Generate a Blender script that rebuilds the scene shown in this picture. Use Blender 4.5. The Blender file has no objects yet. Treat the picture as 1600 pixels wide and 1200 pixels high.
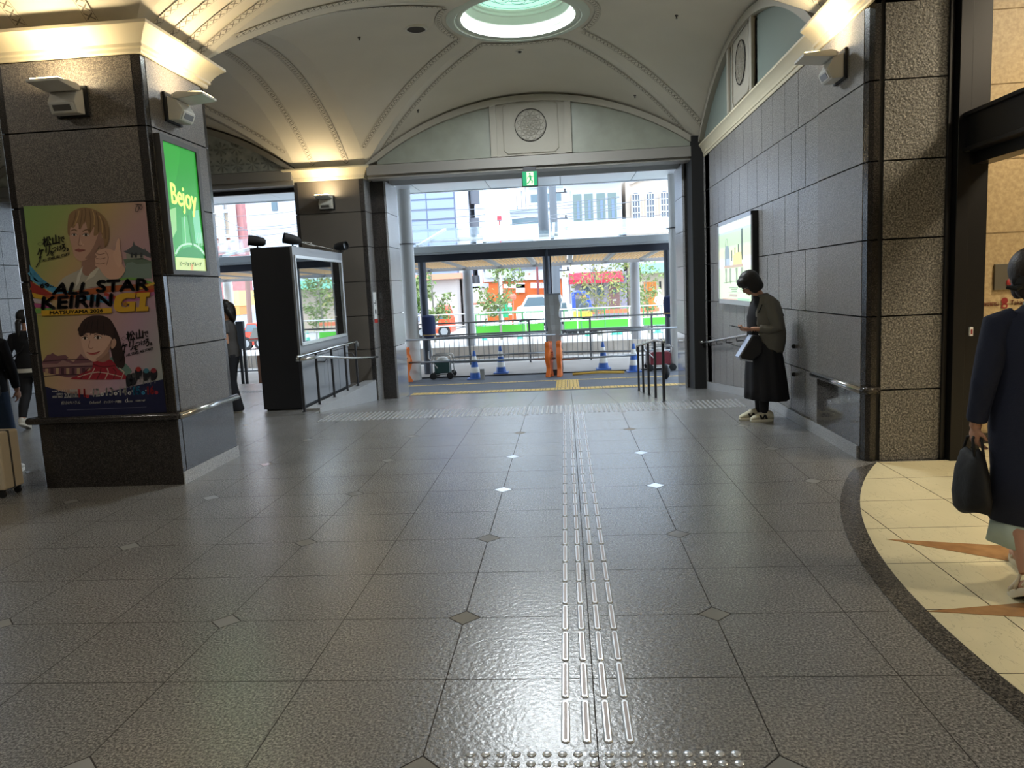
import bpy, bmesh, math, random
from mathutils import Vector, Matrix
from mathutils.geometry import tessellate_polygon
random.seed(7)
V = Vector
SC = bpy.context.scene
COL = SC.collection
PI = math.pi

# ------------------------------------------------------------------ camera
FPX, CAMH = 1178.29, 1.58
_p, _y, _r = [math.radians(a) for a in (7.217, -4.267, -2.713)]
_fw = V((math.sin(_y)*math.cos(_p), math.cos(_y)*math.cos(_p), -math.sin(_p)))
_ri = V((math.cos(_y), -math.sin(_y), 0)); _up = _ri.cross(_fw)
RI = math.cos(_r)*_ri + math.sin(_r)*_up; UP = -math.sin(_r)*_ri + math.cos(_r)*_up
CP = V((0, 0, CAMH))
cd = bpy.data.cameras.new('camera'); cam = bpy.data.objects.new('camera', cd); COL.objects.link(cam)
cd.sensor_width = 36; cd.lens = FPX/1600*36; cd.clip_end = 500; cd.clip_start = .05
m = Matrix((RI, UP, -_fw)).transposed().to_4x4(); m.translation = CP; cam.matrix_world = m
SC.camera = cam

# ------------------------------------------------------------------ world, sun, exposure
SC.view_settings.view_transform = 'Standard'; SC.view_settings.look = 'None'
SC.view_settings.gamma = 1; SC.view_settings.exposure = 0.0
SC.view_settings.use_curve_mapping = False
wd = bpy.data.worlds.new('sky'); SC.world = wd; wd.use_nodes = True
nt = wd.node_tree; bg = nt.nodes['Background']
tc = nt.nodes.new('ShaderNodeTexCoord'); ns = nt.nodes.new('ShaderNodeTexNoise'); rp = nt.nodes.new('ShaderNodeValToRGB')
ns.inputs['Scale'].default_value = 2.2; ns.inputs['Detail'].default_value = 4
nt.links.new(tc.outputs['Generated'], ns.inputs['Vector']); nt.links.new(ns.outputs['Fac'], rp.inputs['Fac'])
rp.color_ramp.elements[0].position = .35; rp.color_ramp.elements[0].color = (.55, .74, 1.0, 1)
rp.color_ramp.elements[1].position = .6; rp.color_ramp.elements[1].color = (.76, .88, 1.0, 1)
nt.links.new(rp.outputs['Color'], bg.inputs['Color']); bg.inputs['Strength'].default_value = 5.0
sl = bpy.data.lights.new('sun', 'SUN'); sl.energy = 2.2; sl.angle = math.radians(6); sl.color = (1, .96, .9)
so = bpy.data.objects.new('sun', sl); COL.objects.link(so)
so.rotation_euler = V((.35, .55, -1.0)).to_track_quat('-Z', 'Y').to_euler()

# ------------------------------------------------------------------ pixel -> world at a real distance
def ray(x, y): return (x-800)/FPX*RI - (y-600)/FPX*UP + _fw
def W(x, y, Y): d = ray(x, y); return CP + d*(Y/d.y)
def WX(x, y, X): d = ray(x, y); return CP + d*(X/d.x)
def G(x, y, z=0.): d = ray(x, y); return CP + d*((z-CAMH)/d.z)
def rampz(Y):
    if Y < 10.0: return 0.
    if Y < 14.8: return -(Y-10.0)*.0976
    if Y < 18.6: return -.468-(Y-14.8)*.0347
    return -.6

# ------------------------------------------------------------------ materials
def lin(h):
    h = h.lstrip('#'); c = [int(h[i:i+2], 16)/255 for i in (0, 2, 4)]
    return tuple((x/12.92 if x <= .04045 else ((x+.055)/1.055)**2.4) for x in c)+(1,)
MATS = {}
def mat(name, col, rough=.6, metal=0., emit=None, es=1., bump=0., bscale=40., spec=.5, alpha=1., trans=0., var=0., vscale=6.):
    if name in MATS: return MATS[name]
    m = bpy.data.materials.new(name); m.use_nodes = True; n = m.node_tree; b = n.nodes['Principled BSDF']
    c = lin(col) if isinstance(col, str) else col
    b.inputs['Base Color'].default_value = c; b.inputs['Roughness'].default_value = rough
    b.inputs['Metallic'].default_value = metal; b.inputs['Specular IOR Level'].default_value = spec
    b.inputs['Alpha'].default_value = alpha; b.inputs['Transmission Weight'].default_value = trans
    if emit: b.inputs['Emission Color'].default_value = lin(emit); b.inputs['Emission Strength'].default_value = es
    if bump or var:
        t = n.nodes.new('ShaderNodeTexCoord'); no = n.nodes.new('ShaderNodeTexNoise')
        no.inputs['Scale'].default_value = bscale; no.inputs['Detail'].default_value = 3
        n.links.new(t.outputs['Object'], no.inputs['Vector'])
        if bump:
            bu = n.nodes.new('ShaderNodeBump'); bu.inputs['Strength'].default_value = bump; bu.inputs['Distance'].default_value = .01
            n.links.new(no.outputs['Fac'], bu.inputs['Height']); n.links.new(bu.outputs['Normal'], b.inputs['Normal'])
        if var:
            n2 = n.nodes.new('ShaderNodeTexNoise'); n2.inputs['Scale'].default_value = vscale; n2.inputs['Detail'].default_value = 5
            n.links.new(t.outputs['Object'], n2.inputs['Vector'])
            r = n.nodes.new('ShaderNodeValToRGB'); r.color_ramp.elements[0].position = .3; r.color_ramp.elements[1].position = .7
            r.color_ramp.elements[0].color = tuple(max(0, x*(1-var)) for x in c[:3])+(1,)
            r.color_ramp.elements[1].color = tuple(min(1, x*(1+var)) for x in c[:3])+(1,)
            n.links.new(n2.outputs['Fac'], r.inputs['Fac']); n.links.new(r.outputs['Color'], b.inputs['Base Color'])
    MATS[name] = m; return m

def granite(name, cols, rough=.45, bump=.25, scale=110., spec=.5, bscale=None):
    m = bpy.data.materials.new(name); m.use_nodes = True; n = m.node_tree; b = n.nodes['Principled BSDF']; L = n.links.new
    t = n.nodes.new('ShaderNodeTexCoord')
    no = n.nodes.new('ShaderNodeTexNoise'); no.inputs['Scale'].default_value = scale; no.inputs['Detail'].default_value = 3; no.inputs['Roughness'].default_value = .7
    big = n.nodes.new('ShaderNodeTexNoise'); big.inputs['Scale'].default_value = 1.3; big.inputs['Detail'].default_value = 3
    L(t.outputs['Object'], no.inputs['Vector']); L(t.outputs['Object'], big.inputs['Vector'])
    r = n.nodes.new('ShaderNodeValToRGB'); e = r.color_ramp.elements
    e[0].position = .36; e[0].color = lin(cols[0]); e[1].position = .64; e[1].color = lin(cols[2])
    q = e.new(.5); q.color = lin(cols[1])
    L(no.outputs['Fac'], r.inputs['Fac'])
    mx = n.nodes.new('ShaderNodeMix'); mx.data_type = 'RGBA'; mx.blend_type = 'MULTIPLY'; mx.inputs[0].default_value = .35
    mr = n.nodes.new('ShaderNodeMapRange'); mr.inputs[1].default_value = .3; mr.inputs[2].default_value = .7; mr.inputs[3].default_value = .6; mr.inputs[4].default_value = 1.15
    L(big.outputs['Fac'], mr.inputs[0]); L(r.outputs['Color'], mx.inputs[6]); L(mr.outputs[0], mx.inputs[7]); L(mx.outputs[2], b.inputs['Base Color'])
    b.inputs['Roughness'].default_value = rough; b.inputs['Specular IOR Level'].default_value = spec
    if bump:
        n3 = n.nodes.new('ShaderNodeTexNoise'); n3.inputs['Scale'].default_value = bscale or scale*.6; n3.inputs['Detail'].default_value = 4
        L(t.outputs['Object'], n3.inputs['Vector'])
        bu = n.nodes.new('ShaderNodeBump'); bu.inputs['Strength'].default_value = bump; bu.inputs['Distance'].default_value = .01
        L(n3.outputs['Fac'], bu.inputs['Height']); L(bu.outputs['Normal'], b.inputs['Normal'])
    MATS[name] = m; return m

def floor_material():
    """flamed granite slabs: joints every .6 m, small polished square set on its corner at every second crossing"""
    m = granite('floor_granite', ('#4a4846', '#757370', '#a29e99'), rough=.27, bump=.22, scale=95., spec=1., bscale=42.)
    n = m.node_tree; L = n.links.new; b = n.nodes['Principled BSDF']
    geo = n.nodes.new('ShaderNodeNewGeometry'); sp = n.nodes.new('ShaderNodeSeparateXYZ'); L(geo.outputs['Position'], sp.inputs[0])
    def M(op, a, bb=None, c=None):
        k = n.nodes.new('ShaderNodeMath'); k.operation = op
        for i, v in enumerate((a, bb, c)):
            if v is None: continue
            if isinstance(v, (int, float)): k.inputs[i].default_value = v
            else: L(v, k.inputs[i])
        return k.outputs[0]
    def dist(o, off, pitch):   # distance to nearest multiple
        a = M('DIVIDE', M('SUBTRACT', o, off), pitch); f = M('SUBTRACT', a, M('ROUND', a)); return M('MULTIPLY', M('ABSOLUTE', f), pitch)
    jx = dist(sp.outputs['X'], .055, .6); jy = dist(sp.outputs['Y'], 4.645, .585)
    joint = M('MAXIMUM', M('LESS_THAN', jx, .0024), M('LESS_THAN', jy, .0030))
    dx = dist(sp.outputs['X'], -.545, 1.2); dy = dist(sp.outputs['Y'], 4.645, 1.17)
    sm = M('ADD', dx, dy); dia = M('LESS_THAN', sm, .077)
    flat = M('LESS_THAN', sp.outputs['Y'], 9.3); dia = M('MULTIPLY', dia, flat)
    edge = M('MULTIPLY', M('LESS_THAN', M('ABSOLUTE', M('SUBTRACT', sm, .077)), .0045), flat)
    joint = M('MAXIMUM', M('MULTIPLY', joint, M('SUBTRACT', 1., dia)), edge)
    src = b.inputs['Base Color'].links[0].from_socket
    m1 = n.nodes.new('ShaderNodeMix'); m1.data_type = 'RGBA'; L(dia, m1.inputs[0]); L(src, m1.inputs[6]); m1.inputs[7].default_value = lin('#8f8d89')
    m2 = n.nodes.new('ShaderNodeMix'); m2.data_type = 'RGBA'; L(joint, m2.inputs[0]); L(m1.outputs[2], m2.inputs[6]); m2.inputs[7].default_value = lin('#3c3a38')
    L(m2.outputs[2], b.inputs['Base Color'])
    L(M('ADD', M('SUBTRACT', .27, M('MULTIPLY', dia, .17)), M('MULTIPLY', joint, .3)), b.inputs['Roughness'])
    L(M('MULTIPLY', M('SUBTRACT', 1., joint), 1.), b.inputs['Specular IOR Level'])
    bu = [x for x in n.nodes if x.type == 'BUMP'][0]
    L(M('MULTIPLY', M('SUBTRACT', 1., dia), .22), bu.inputs['Strength'])
    return m

def marble_material():
    m = mat('cream_marble', '#ddd2ae', rough=.22, var=.05, vscale=3.)
    n = m.node_tree; L = n.links.new; b = n.nodes['Principled BSDF']
    geo = n.nodes.new('ShaderNodeNewGeometry'); sp = n.nodes.new('ShaderNodeSeparateXYZ'); L(geo.outputs['Position'], sp.inputs[0])
    def M(op, a, bb=None):
        k = n.nodes.new('ShaderNodeMath'); k.operation = op
        for i, v in enumerate((a, bb)):
            if v is None: continue
            if isinstance(v, (int, float)): k.inputs[i].default_value = v
            else: L(v, k.inputs[i])
        return k.outputs[0]
    def dist(o, off, pitch):
        a = M('DIVIDE', M('SUBTRACT', o, off), pitch); return M('MULTIPLY', M('ABSOLUTE', M('SUBTRACT', a, M('ROUND', a))), pitch)
    j = M('MAXIMUM', M('LESS_THAN', dist(sp.outputs['X'], 1.93, .62), .003), M('LESS_THAN', dist(sp.outputs['Y'], 4.645, .585), .003))
    mp = n.nodes.new('ShaderNodeMapping'); mp.inputs['Rotation'].default_value = (0, 0, .6); mp.inputs['Scale'].default_value = (4, 1.6, 1)
    tcx = n.nodes.new('ShaderNodeTexCoord'); L(tcx.outputs['Object'], mp.inputs[0])
    nv = n.nodes.new('ShaderNodeTexNoise'); nv.inputs['Scale'].default_value = 2.2; nv.inputs['Detail'].default_value = 7; nv.inputs['Distortion'].default_value = 1.2
    L(mp.outputs[0], nv.inputs['Vector'])
    vein = M('LESS_THAN', M('ABSOLUTE', M('SUBTRACT', nv.outputs['Fac'], .5)), .0035)
    src = b.inputs['Base Color'].links[0].from_socket
    m0 = n.nodes.new('ShaderNodeMix'); m0.data_type = 'RGBA'; L(M('MULTIPLY', vein, .45), m0.inputs[0]); L(src, m0.inputs[6]); m0.inputs[7].default_value = lin('#8d8672')
    m2 = n.nodes.new('ShaderNodeMix'); m2.data_type = 'RGBA'; L(j, m2.inputs[0]); L(m0.outputs[2], m2.inputs[6]); m2.inputs[7].default_value = lin('#3a342a')
    L(m2.outputs[2], b.inputs['Base Color'])
    return m

def ornament_material():
    """plaster band with a row of incised dashes crossing to a zigzag, driven by the band's own UV"""
    m = mat('plaster_ornament', '#cfc7b6', rough=.8)
    n = m.node_tree; L = n.links.new; b = n.nodes['Principled BSDF']
    uv = n.nodes.new('ShaderNodeUVMap'); sp = n.nodes.new('ShaderNodeSeparateXYZ'); L(uv.outputs[0], sp.inputs[0])
    def M(op, a, bb=None):
        k = n.nodes.new('ShaderNodeMath'); k.operation = op
        for i, v in enumerate((a, bb)):
            if v is None: continue
            if isinstance(v, (int, float)): k.inputs[i].default_value = v
            else: L(v, k.inputs[i])
        return k.outputs[0]
    tri = M('PINGPONG', sp.outputs['X'], .5)           # u along: 1 per motif
    d1 = M('ABSOLUTE', M('SUBTRACT', M('MULTIPLY', tri, 2.), sp.outputs['Y']))
    d2 = M('ABSOLUTE', M('SUBTRACT', M('SUBTRACT', 1., M('MULTIPLY', tri, 2.)), sp.outputs['Y']))
    line = M('LESS_THAN', M('MINIMUM', d1, d2), .09)
    core = M('MULTIPLY', M('GREATER_THAN', sp.outputs['Y'], .14), M('LESS_THAN', sp.outputs['Y'], .86))
    rim = M('GREATER_THAN', M('ABSOLUTE', M('SUBTRACT', sp.outputs['Y'], .5)), .46)
    f = M('MAXIMUM', M('MULTIPLY', line, core), rim)
    mx = n.nodes.new('ShaderNodeMix'); mx.data_type = 'RGBA'; L(f, mx.inputs[0]); mx.inputs[6].default_value = lin('#cfc7b6'); mx.inputs[7].default_value = lin('#7a7366')
    L(mx.outputs[2], b.inputs['Base Color'])
    bu = n.nodes.new('ShaderNodeBump'); bu.inputs['Strength'].default_value = .6; bu.inputs['Distance'].default_value = .01; bu.invert = True
    L(f, bu.inputs['Height']); L(bu.outputs['Normal'], b.inputs['Normal'])
    return m

M_FLOOR = floor_material(); M_MARBLE = marble_material(); M_ORN = ornament_material()
M_STONE = granite('brown_granite', ('#3a3632', '#5d5750', '#857d72'), rough=.4, bump=.2, scale=120)
M_DARKST = granite('dark_polished_granite', ('#1d1b1a', '#2e2b29', '#4a4541'), rough=.18, bump=.03, scale=120)
M_WALL = granite('grey_flamed_granite', ('#4c4a48', '#787573', '#b8b5b0'), rough=.34, bump=.5, scale=85, bscale=45)
M_POLISH = granite('polished_grey_granite', ('#3a3836', '#504d4a', '#6c6865'), rough=.07, bump=0, scale=110)
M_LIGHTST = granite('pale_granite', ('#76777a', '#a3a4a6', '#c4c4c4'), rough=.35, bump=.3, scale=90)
M_JOINT = mat('joint_black', '#141311', .8)
M_PLASTER = mat('vault_plaster', '#cfc8b8', .85, var=.03, vscale=1.5)
M_CORN = mat('cornice_plaster', '#c9bfa4', .6)
M_BEAM = mat('grey_painted_beam', '#8d8982', .5, metal=.2)
M_STEEL = mat('brushed_steel', '#b9b9b7', .22, metal=1.)
M_DSTEEL = mat('dark_steel', '#4a4a4c', .35, metal=.8)
M_BRONZE = mat('dark_bronze_frame', '#2b2a2b', .35, metal=.6)
M_WHITE = mat('white_paint', '#e8e8e4', .5)
M_OFFW = mat('offwhite_metal', '#cfccc2', .4)
M_BLACK = mat('black_matt', '#101012', .7)

# ------------------------------------------------------------------ mesh building
class MB:
    def __init__(s): s.v = []; s.f = []; s.mi = []; s.m = 0; s.uv = {}
    def face(s, pts, m=None, uv=None):
        i = len(s.v); s.v += [tuple(p) for p in pts]; s.f.append(tuple(range(i, i+len(pts)))); s.mi.append(s.m if m is None else m)
        if uv: s.uv[len(s.f)-1] = uv
    def raw(s, vs, fs, m=None):
        i = len(s.v); s.v += [tuple(p) for p in vs]
        for f in fs: s.f.append(tuple(i+k for k in f)); s.mi.append(s.m if m is None else m)
    def box(s, x0, x1, y0, y1, z0, z1, m=None):
        if x0 > x1: x0, x1 = x1, x0
        if y0 > y1: y0, y1 = y1, y0
        if z0 > z1: z0, z1 = z1, z0
        s.raw([(x0, y0, z0), (x1, y0, z0), (x1, y1, z0), (x0, y1, z0), (x0, y0, z1), (x1, y0, z1), (x1, y1, z1), (x0, y1, z1)],
              [(0, 3, 2, 1), (4, 5, 6, 7), (0, 1, 5, 4), (1, 2, 6, 5), (2, 3, 7, 6), (3, 0, 4, 7)], m); return s
    def obox(s, c, ax, ay, az, m=None):
        c, ax, ay, az = V(c), V(ax), V(ay), V(az)
        s.raw([c+i*ax+j*ay+k*az for k in (-1, 1) for (i, j) in ((-1, -1), (1, -1), (1, 1), (-1, 1))],
              [(0, 3, 2, 1), (4, 5, 6, 7), (0, 1, 5, 4), (1, 2, 6, 5), (2, 3, 7, 6), (3, 0, 4, 7)], m); return s
    def loft(s, rings, m=None, cap=True, closed=True):
        n = len(rings[0]); i = len(s.v)
        for r in rings: s.v += [tuple(p) for p in r]
        mm = s.m if m is None else m
        for a in range(len(rings)-1):
            for k in range(n if closed else n-1):
                k2 = (k+1) % n; s.f.append((i+a*n+k, i+a*n+k2, i+(a+1)*n+k2, i+(a+1)*n+k)); s.mi.append(mm)
        if cap and closed:
            s.f.append(tuple(i+k for k in reversed(range(n)))); s.mi.append(mm)
            s.f.append(tuple(i+(len(rings)-1)*n+k for k in range(n))); s.mi.append(mm)
        return s
    def tube(s, pts, r, n=10, m=None, cap=True):
        pts = [V(p) for p in pts]; rs = r if isinstance(r, (list, tuple)) else [r]*len(pts)
        rings = []; prev = None
        for i, p in enumerate(pts):
            t = (pts[min(i+1, len(pts)-1)]-pts[max(i-1, 0)]).normalized()
            if prev is None:
                a = t.cross(V((0, 0, 1)));
                if a.length < 1e-3: a = t.cross(V((0, 1, 0)))
            else: a = prev-t*prev.dot(t)
            a.normalize(); b = t.cross(a); prev = a
            rings.append([p+(a*math.cos(2*PI*k/n)+b*math.sin(2*PI*k/n))*rs[i] for k in range(n)])
        return s.loft(rings, m, cap)
    def lathe(s, c, prof, n=24, m=None, axis=None, cap=True):
        c = V(c); az = V(axis or (0, 0, 1)).normalized(); ax = az.cross(V((0, 1, 0)))
        if ax.length < 1e-3: ax = V((1, 0, 0))
        ax.normalize(); ay = az.cross(ax)
        return s.loft([[c+az*z+(ax*math.cos(2*PI*k/n)+ay*math.sin(2*PI*k/n))*max(r, 1e-4) for k in range(n)] for r, z in prof], m, cap)
    def ell(s, c, r, n=16, m=None, basis=None):
        c = V(c); B = basis or (V((1, 0, 0)), V((0, 1, 0)), V((0, 0, 1))); rings = []
        for j in range(1, n//2+1):
            a = PI*j/(n//2+1); rings.append([c+B[0]*r[0]*math.sin(a)*math.cos(2*PI*k/n)+B[1]*r[1]*math.sin(a)*math.sin(2*PI*k/n)-B[2]*r[2]*math.cos(a) for k in range(n)])
        return s.loft(rings, m)
    def prism(s, pts, d, m=None):
        """closed outline of 3D points extruded by vector d (handles concave outlines)"""
        pts = [V(p) for p in pts]; n = len(pts); d = V(d)
        tris = tessellate_polygon([pts])
        vs = pts+[p+d for p in pts]
        fs = [tuple(t) for t in tris]+[tuple(n+k for k in reversed(t)) for t in tris]+[(k, (k+1) % n, n+(k+1) % n, n+k) for k in range(n)]
        s.raw(vs, fs, m); return s
    def build(s, name, mats, parent=None, smooth=False, bevel=0., loc=None, fix=True):
        me = bpy.data.meshes.new(name)
        vs = s.v
        if loc is not None: L0 = V(loc); vs = [V(p)-L0 for p in s.v]
        me.from_pydata([tuple(p) for p in vs], [], s.f)
        if not isinstance(mats, (list, tuple)): mats = [mats]
        for q in mats: me.materials.append(q)
        me.polygons.foreach_set('material_index', s.mi)
        if s.uv:
            ul = me.uv_layers.new(name='UVMap')
            for fi, uv in s.uv.items():
                for k, li in enumerate(me.polygons[fi].loop_indices): ul.data[li].uv = uv[k]
        if fix:
            bm = bmesh.new(); bm.from_mesh(me); bmesh.ops.recalc_face_normals(bm, faces=bm.faces[:]); bm.to_mesh(me); bm.free()
        o = bpy.data.objects.new(name, me); COL.objects.link(o)
        if loc is not None: o.location = loc
        if parent is not None:
            o.parent = parent
            if loc is None: o.matrix_parent_inverse = Matrix.Translation(parent.location).inverted() if parent.rotation_euler.z == 0 and parent.type == 'EMPTY' and not parent.get('_local') else Matrix.Identity(4)
        if smooth:
            me.shade_smooth() if hasattr(me, 'shade_smooth') else None
            if smooth is not True: me.set_sharp_from_angle(angle=math.radians(smooth))
        if bevel:
            bv = o.modifiers.new('bevel', 'BEVEL'); bv.width = bevel; bv.segments = 2; bv.limit_method = 'ANGLE'
        return o
def tag(o, label, cat, group=None, kind=None):
    if label: o['label'] = label
    if cat: o['category'] = cat
    if group: o['group'] = group
    if kind: o['kind'] = kind
    return o
def empty(name, loc, label=None, cat=None, group=None, rz=0., local=False):
    o = bpy.data.objects.new(name, None); COL.objects.link(o); o.location = loc; o.rotation_euler = (0, 0, rz); o.empty_display_size = .1
    if local: o['_local'] = 1
    return tag(o, label, cat, group)
def struct(name, mb, mats, **k):
    o = mb.build(name, mats, **k); o['kind'] = 'structure'; return o
def copy_tree(o, parent=None):
    c = o.copy(); COL.objects.link(c)
    if parent is not None: c.parent = parent; c.matrix_parent_inverse = o.matrix_parent_inverse.copy()
    for ch in [x for x in o.children]: copy_tree(ch, c)
    return c
def spline(pts, k=6, closed=True):
    n = len(pts); out = []; P = [tuple(p) for p in pts]
    rng = range(n) if closed else range(n-1)
    for i in rng:
        g = (lambda j: P[j % n]) if closed else (lambda j: P[max(0, min(n-1, j))])
        a, b, c, d = g(i-1), g(i), g(i+1), g(i+2)
        for j in range(k):
            t = j/k; out.append(tuple(.5*((2*b[q])+(-a[q]+c[q])*t+(2*a[q]-5*b[q]+4*c[q]-d[q])*t*t+(-a[q]+3*b[q]-3*c[q]+d[q])*t**3) for q in range(len(b))))
    if not closed: out.append(P[-1])
    return out
# ------------------------------------------------------------------ printed graphics (flat artwork on a real panel)
_tc = {}
def text2d(s):
    if s in _tc: return _tc[s]
    c = bpy.data.curves.new('t', 'FONT'); c.body = s; o = bpy.data.objects.new('t', c); COL.objects.link(o); c.resolution_u = 3
    me = bpy.data.meshes.new_from_object(o)
    vs = [(v.co.x, v.co.y) for v in me.vertices]; fs = [tuple(p.vertices) for p in me.polygons]
    bpy.data.objects.remove(o); bpy.data.meshes.remove(me); bpy.data.curves.remove(c)
    x0 = min(v[0] for v in vs); x1 = max(v[0] for v in vs); y0 = min(v[1] for v in vs); y1 = max(v[1] for v in vs)
    _tc[s] = ([((a-x0)/(x1-x0), (b-y0)/(y1-y0)) for a, b in vs], fs); return _tc[s]
class Flat:
    def __init__(s, to3, crop=(0, 0, 1)): s.to3 = to3; s.crop = crop; s.mb = MB(); s.mats = []
    def mi(s, m):
        if m not in s.mats: s.mats.append(m)
        return s.mats.index(m)
    def P(s, p, lay): ox, oy, k = s.crop; return s.to3(ox+p[0]/k, oy+p[1]/k, lay)
    def poly(s, pts, m, lay=0, sm=0):
        if sm: pts = spline(pts, sm)
        v3 = [V((p[0], p[1], 0)) for p in pts]
        s.mb.raw([s.P(p, lay) for p in pts], [tuple(t) for t in tessellate_polygon([v3])], s.mi(m))
    def rect(s, x0, y0, x1, y1, m, lay=0): s.poly([(x0, y0), (x1, y0), (x1, y1), (x0, y1)], m, lay)
    def line(s, pts, w, m, lay=0, sm=0):
        if sm: pts = spline(pts, sm, False)
        L = []; R = []
        for i, p in enumerate(pts):
            a = pts[max(i-1, 0)]; b = pts[min(i+1, len(pts)-1)]; dx, dy = b[0]-a[0], b[1]-a[1]; l = math.hypot(dx, dy) or 1
            L.append((p[0]-dy/l*w/2, p[1]+dx/l*w/2)); R.append((p[0]+dy/l*w/2, p[1]-dx/l*w/2))
        for i in range(len(pts)-1): s.poly([L[i], L[i+1], R[i+1], R[i]], m, lay)
    def circ(s, cx, cy, rx, ry, m, lay=0, n=20): s.poly([(cx+rx*math.cos(2*PI*k/n), cy+ry*math.sin(2*PI*k/n)) for k in range(n)], m, lay)
    def text(s, t, bl, br, tl, m, lay=0, bold=0):
        vs, fs = text2d(t)
        offs = [(0, 0)] if not bold else [(0, 0), (bold, 0), (-bold, 0), (0, bold), (0, -bold)]
        for dx, dy in offs:
            s.mb.raw([s.P((bl[0]+u*(br[0]-bl[0])+v*(tl[0]-bl[0])+dx, bl[1]+u*(br[1]-bl[1])+v*(tl[1]-bl[1])+dy), lay) for u, v in vs], fs, s.mi(m))
    def build(s, name, parent=None, **k): return s.mb.build(name, s.mats, parent, fix=False, **k)
# ================================================================== ROOM SHELL
X0, X1, XL = -3.41, 2.46, -4.70          # bay edges
YA, YB, YC = 6.28, 7.40, 13.55           # pillar front, pillar back, street header
ZC = 3.64                                # underside of the cornice
XW = -10.57                               # next column row on the left
def grid_floor(mb, xs, ys, zf, m=None):
    for i in range(len(xs)-1):
        for j in range(len(ys)-1):
            mb.face([(xs[i], ys[j], zf(xs[i], ys[j])), (xs[i+1], ys[j], zf(xs[i+1], ys[j])), (xs[i+1], ys[j+1], zf(xs[i+1], ys[j+1])), (xs[i], ys[j+1], zf(xs[i], ys[j+1]))], m)
mb = MB(); mb.box(-16, 9, -10, 10.0, -.2, 0)
mb.prism([(X0-.09, 10.0, 0), (X0-.09, 14.8, rampz(14.8)), (X0-.09, 14.8, -.8), (X0-.09, 10.0, -.8)], (X1+.15-(X0-.09), 0, 0))
mb.box(-16, X0-.10, 10.0, 14.0, -.7, 0)
mb.box(-16, X0-.10, 14.0, 14.4, -.8, -.16); mb.box(-16, X0-.10, 14.4, 14.8, -.8, -.32)
struct('floor', mb, M_FLOOR)
# kerb that keeps the level floor beside the ramp
mb = MB(); mb.box(X0-.30, X0-.09, 10.3, 13.5, -.5, .035)
struct('trim_1', mb, M_LIGHTST)
# marble rotunda floor with its dark border ring
CXM, CYM, RM = 7.42, 3.2, 5.8
def arc_pts(R, xmax, ytop, n=60):
    a0 = math.asin((ytop-CYM)/R); out = []
    for k in range(n+1):
        a = a0+(-1.25-a0)*k/n; x = CXM-R*math.cos(a); y = CYM+R*math.sin(a); out.append((x, y))
    return out
inner = arc_pts(RM, 9, 6.33); outer = arc_pts(RM+.125, 9, 6.15)
def wedge(tri, z, m):
    pass
mb = MB(); pl = [(x, y, .002) for x, y in inner]+[(8.9, inner[-1][1], .002), (8.9, 12, .002), (3.4, 12, .002), (3.4, 6.33, .002)]
mb.prism(pl, (0, 0, .003)); struct('floor_rotunda', mb, M_MARBLE)
mb = MB()
for k in range(len(inner)-1):
    mb.face([(inner[k][0], inner[k][1], .0035), (inner[k+1][0], inner[k+1][1], .0035), (outer[k+1][0], outer[k+1][1], .0035), (outer[k][0], outer[k][1], .0035)])
struct('trim_2', mb, granite('ring_granite', ('#2b2926', '#4c4945', '#7a746b'), rough=.2, bump=.05, scale=110))
M_STAR = mat('brown_marble', '#a4794f', .25, var=.18, vscale=12)
mb = MB()
for a, b, c in (((1385, 844), (1580, 855), (1575, 878)), ((1446, 957), (1600, 944), (1600, 966)), ((1500, 785), (1565, 794), (1565, 804))):
    A, B, C_ = G(*a), G(*b), G(*c); B = A+(B-A)*2.2; C_ = A+(C_-A)*2.2
    mb.prism([V((p.x, p.y, .006)) for p in (A, B, C_)], (0, 0, .0015))
struct('trim_3', mb, M_STAR)

# ------------------------------------------------------------------ vaults
def seg(d, half, rise=1.0):
    R = (half*half+rise*rise)/(2*rise); d = min(abs(d), half); return math.sqrt(R*R-d*d)-(R-rise)
BX = [(XW, XL), (X0, X1)]; BY = [(-7.2, -.95), (.1, YA), (YB, YC)]
ZS = 3.88
def vault_z(x, y):
    zx = zy = 0; tx = ty = 1.
    for a, b in BX:
        if a < x < b: zx = seg(x-(a+b)/2, (b-a)/2); tx = abs(x-(a+b)/2)/((b-a)/2)
    for a, b in BY:
        if a < y < b: zy = seg(y-(a+b)/2, (b-a)/2); ty = abs(y-(a+b)/2)/((b-a)/2)
    r = max(tx, ty) if (tx < 1 and ty < 1) else 1.
    return ZS+max(zx, zy)+.27*(1-r*r)
ROC = .78
mb = MB()
for (xa, xb) in BX:
    for (ya, yb) in BY:
        cx, cy, hx, hy = (xa+xb)/2, (ya+yb)/2, (xb-xa)/2, (yb-ya)/2
        for k in range(4):
            N, Q = 22, 26; rows = []
            for i in range(N+1):
                row = []
                for j in range(Q+1):
                    q = -1+2*j/Q
                    ux, uy = [(q, -1), (1, q), (-q, 1), (-1, -q)][k]
                    rm = ROC/math.hypot(ux*hx, uy*hy); r = rm+(1-rm)*i/N
                    x, y = cx+ux*hx*r, cy+uy*hy*r
                    z = ZS+seg(q*r, 1., 1.)*0
                    d = q*r*(hx if k in (0, 2) else hy); z = ZS+seg(d, hx if k in (0, 2) else hy)+.27*(1-r*r)
                    row.append((x, y, z))
                rows.append(row)
            mb.loft(rows, 0, cap=False, closed=False)
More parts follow.
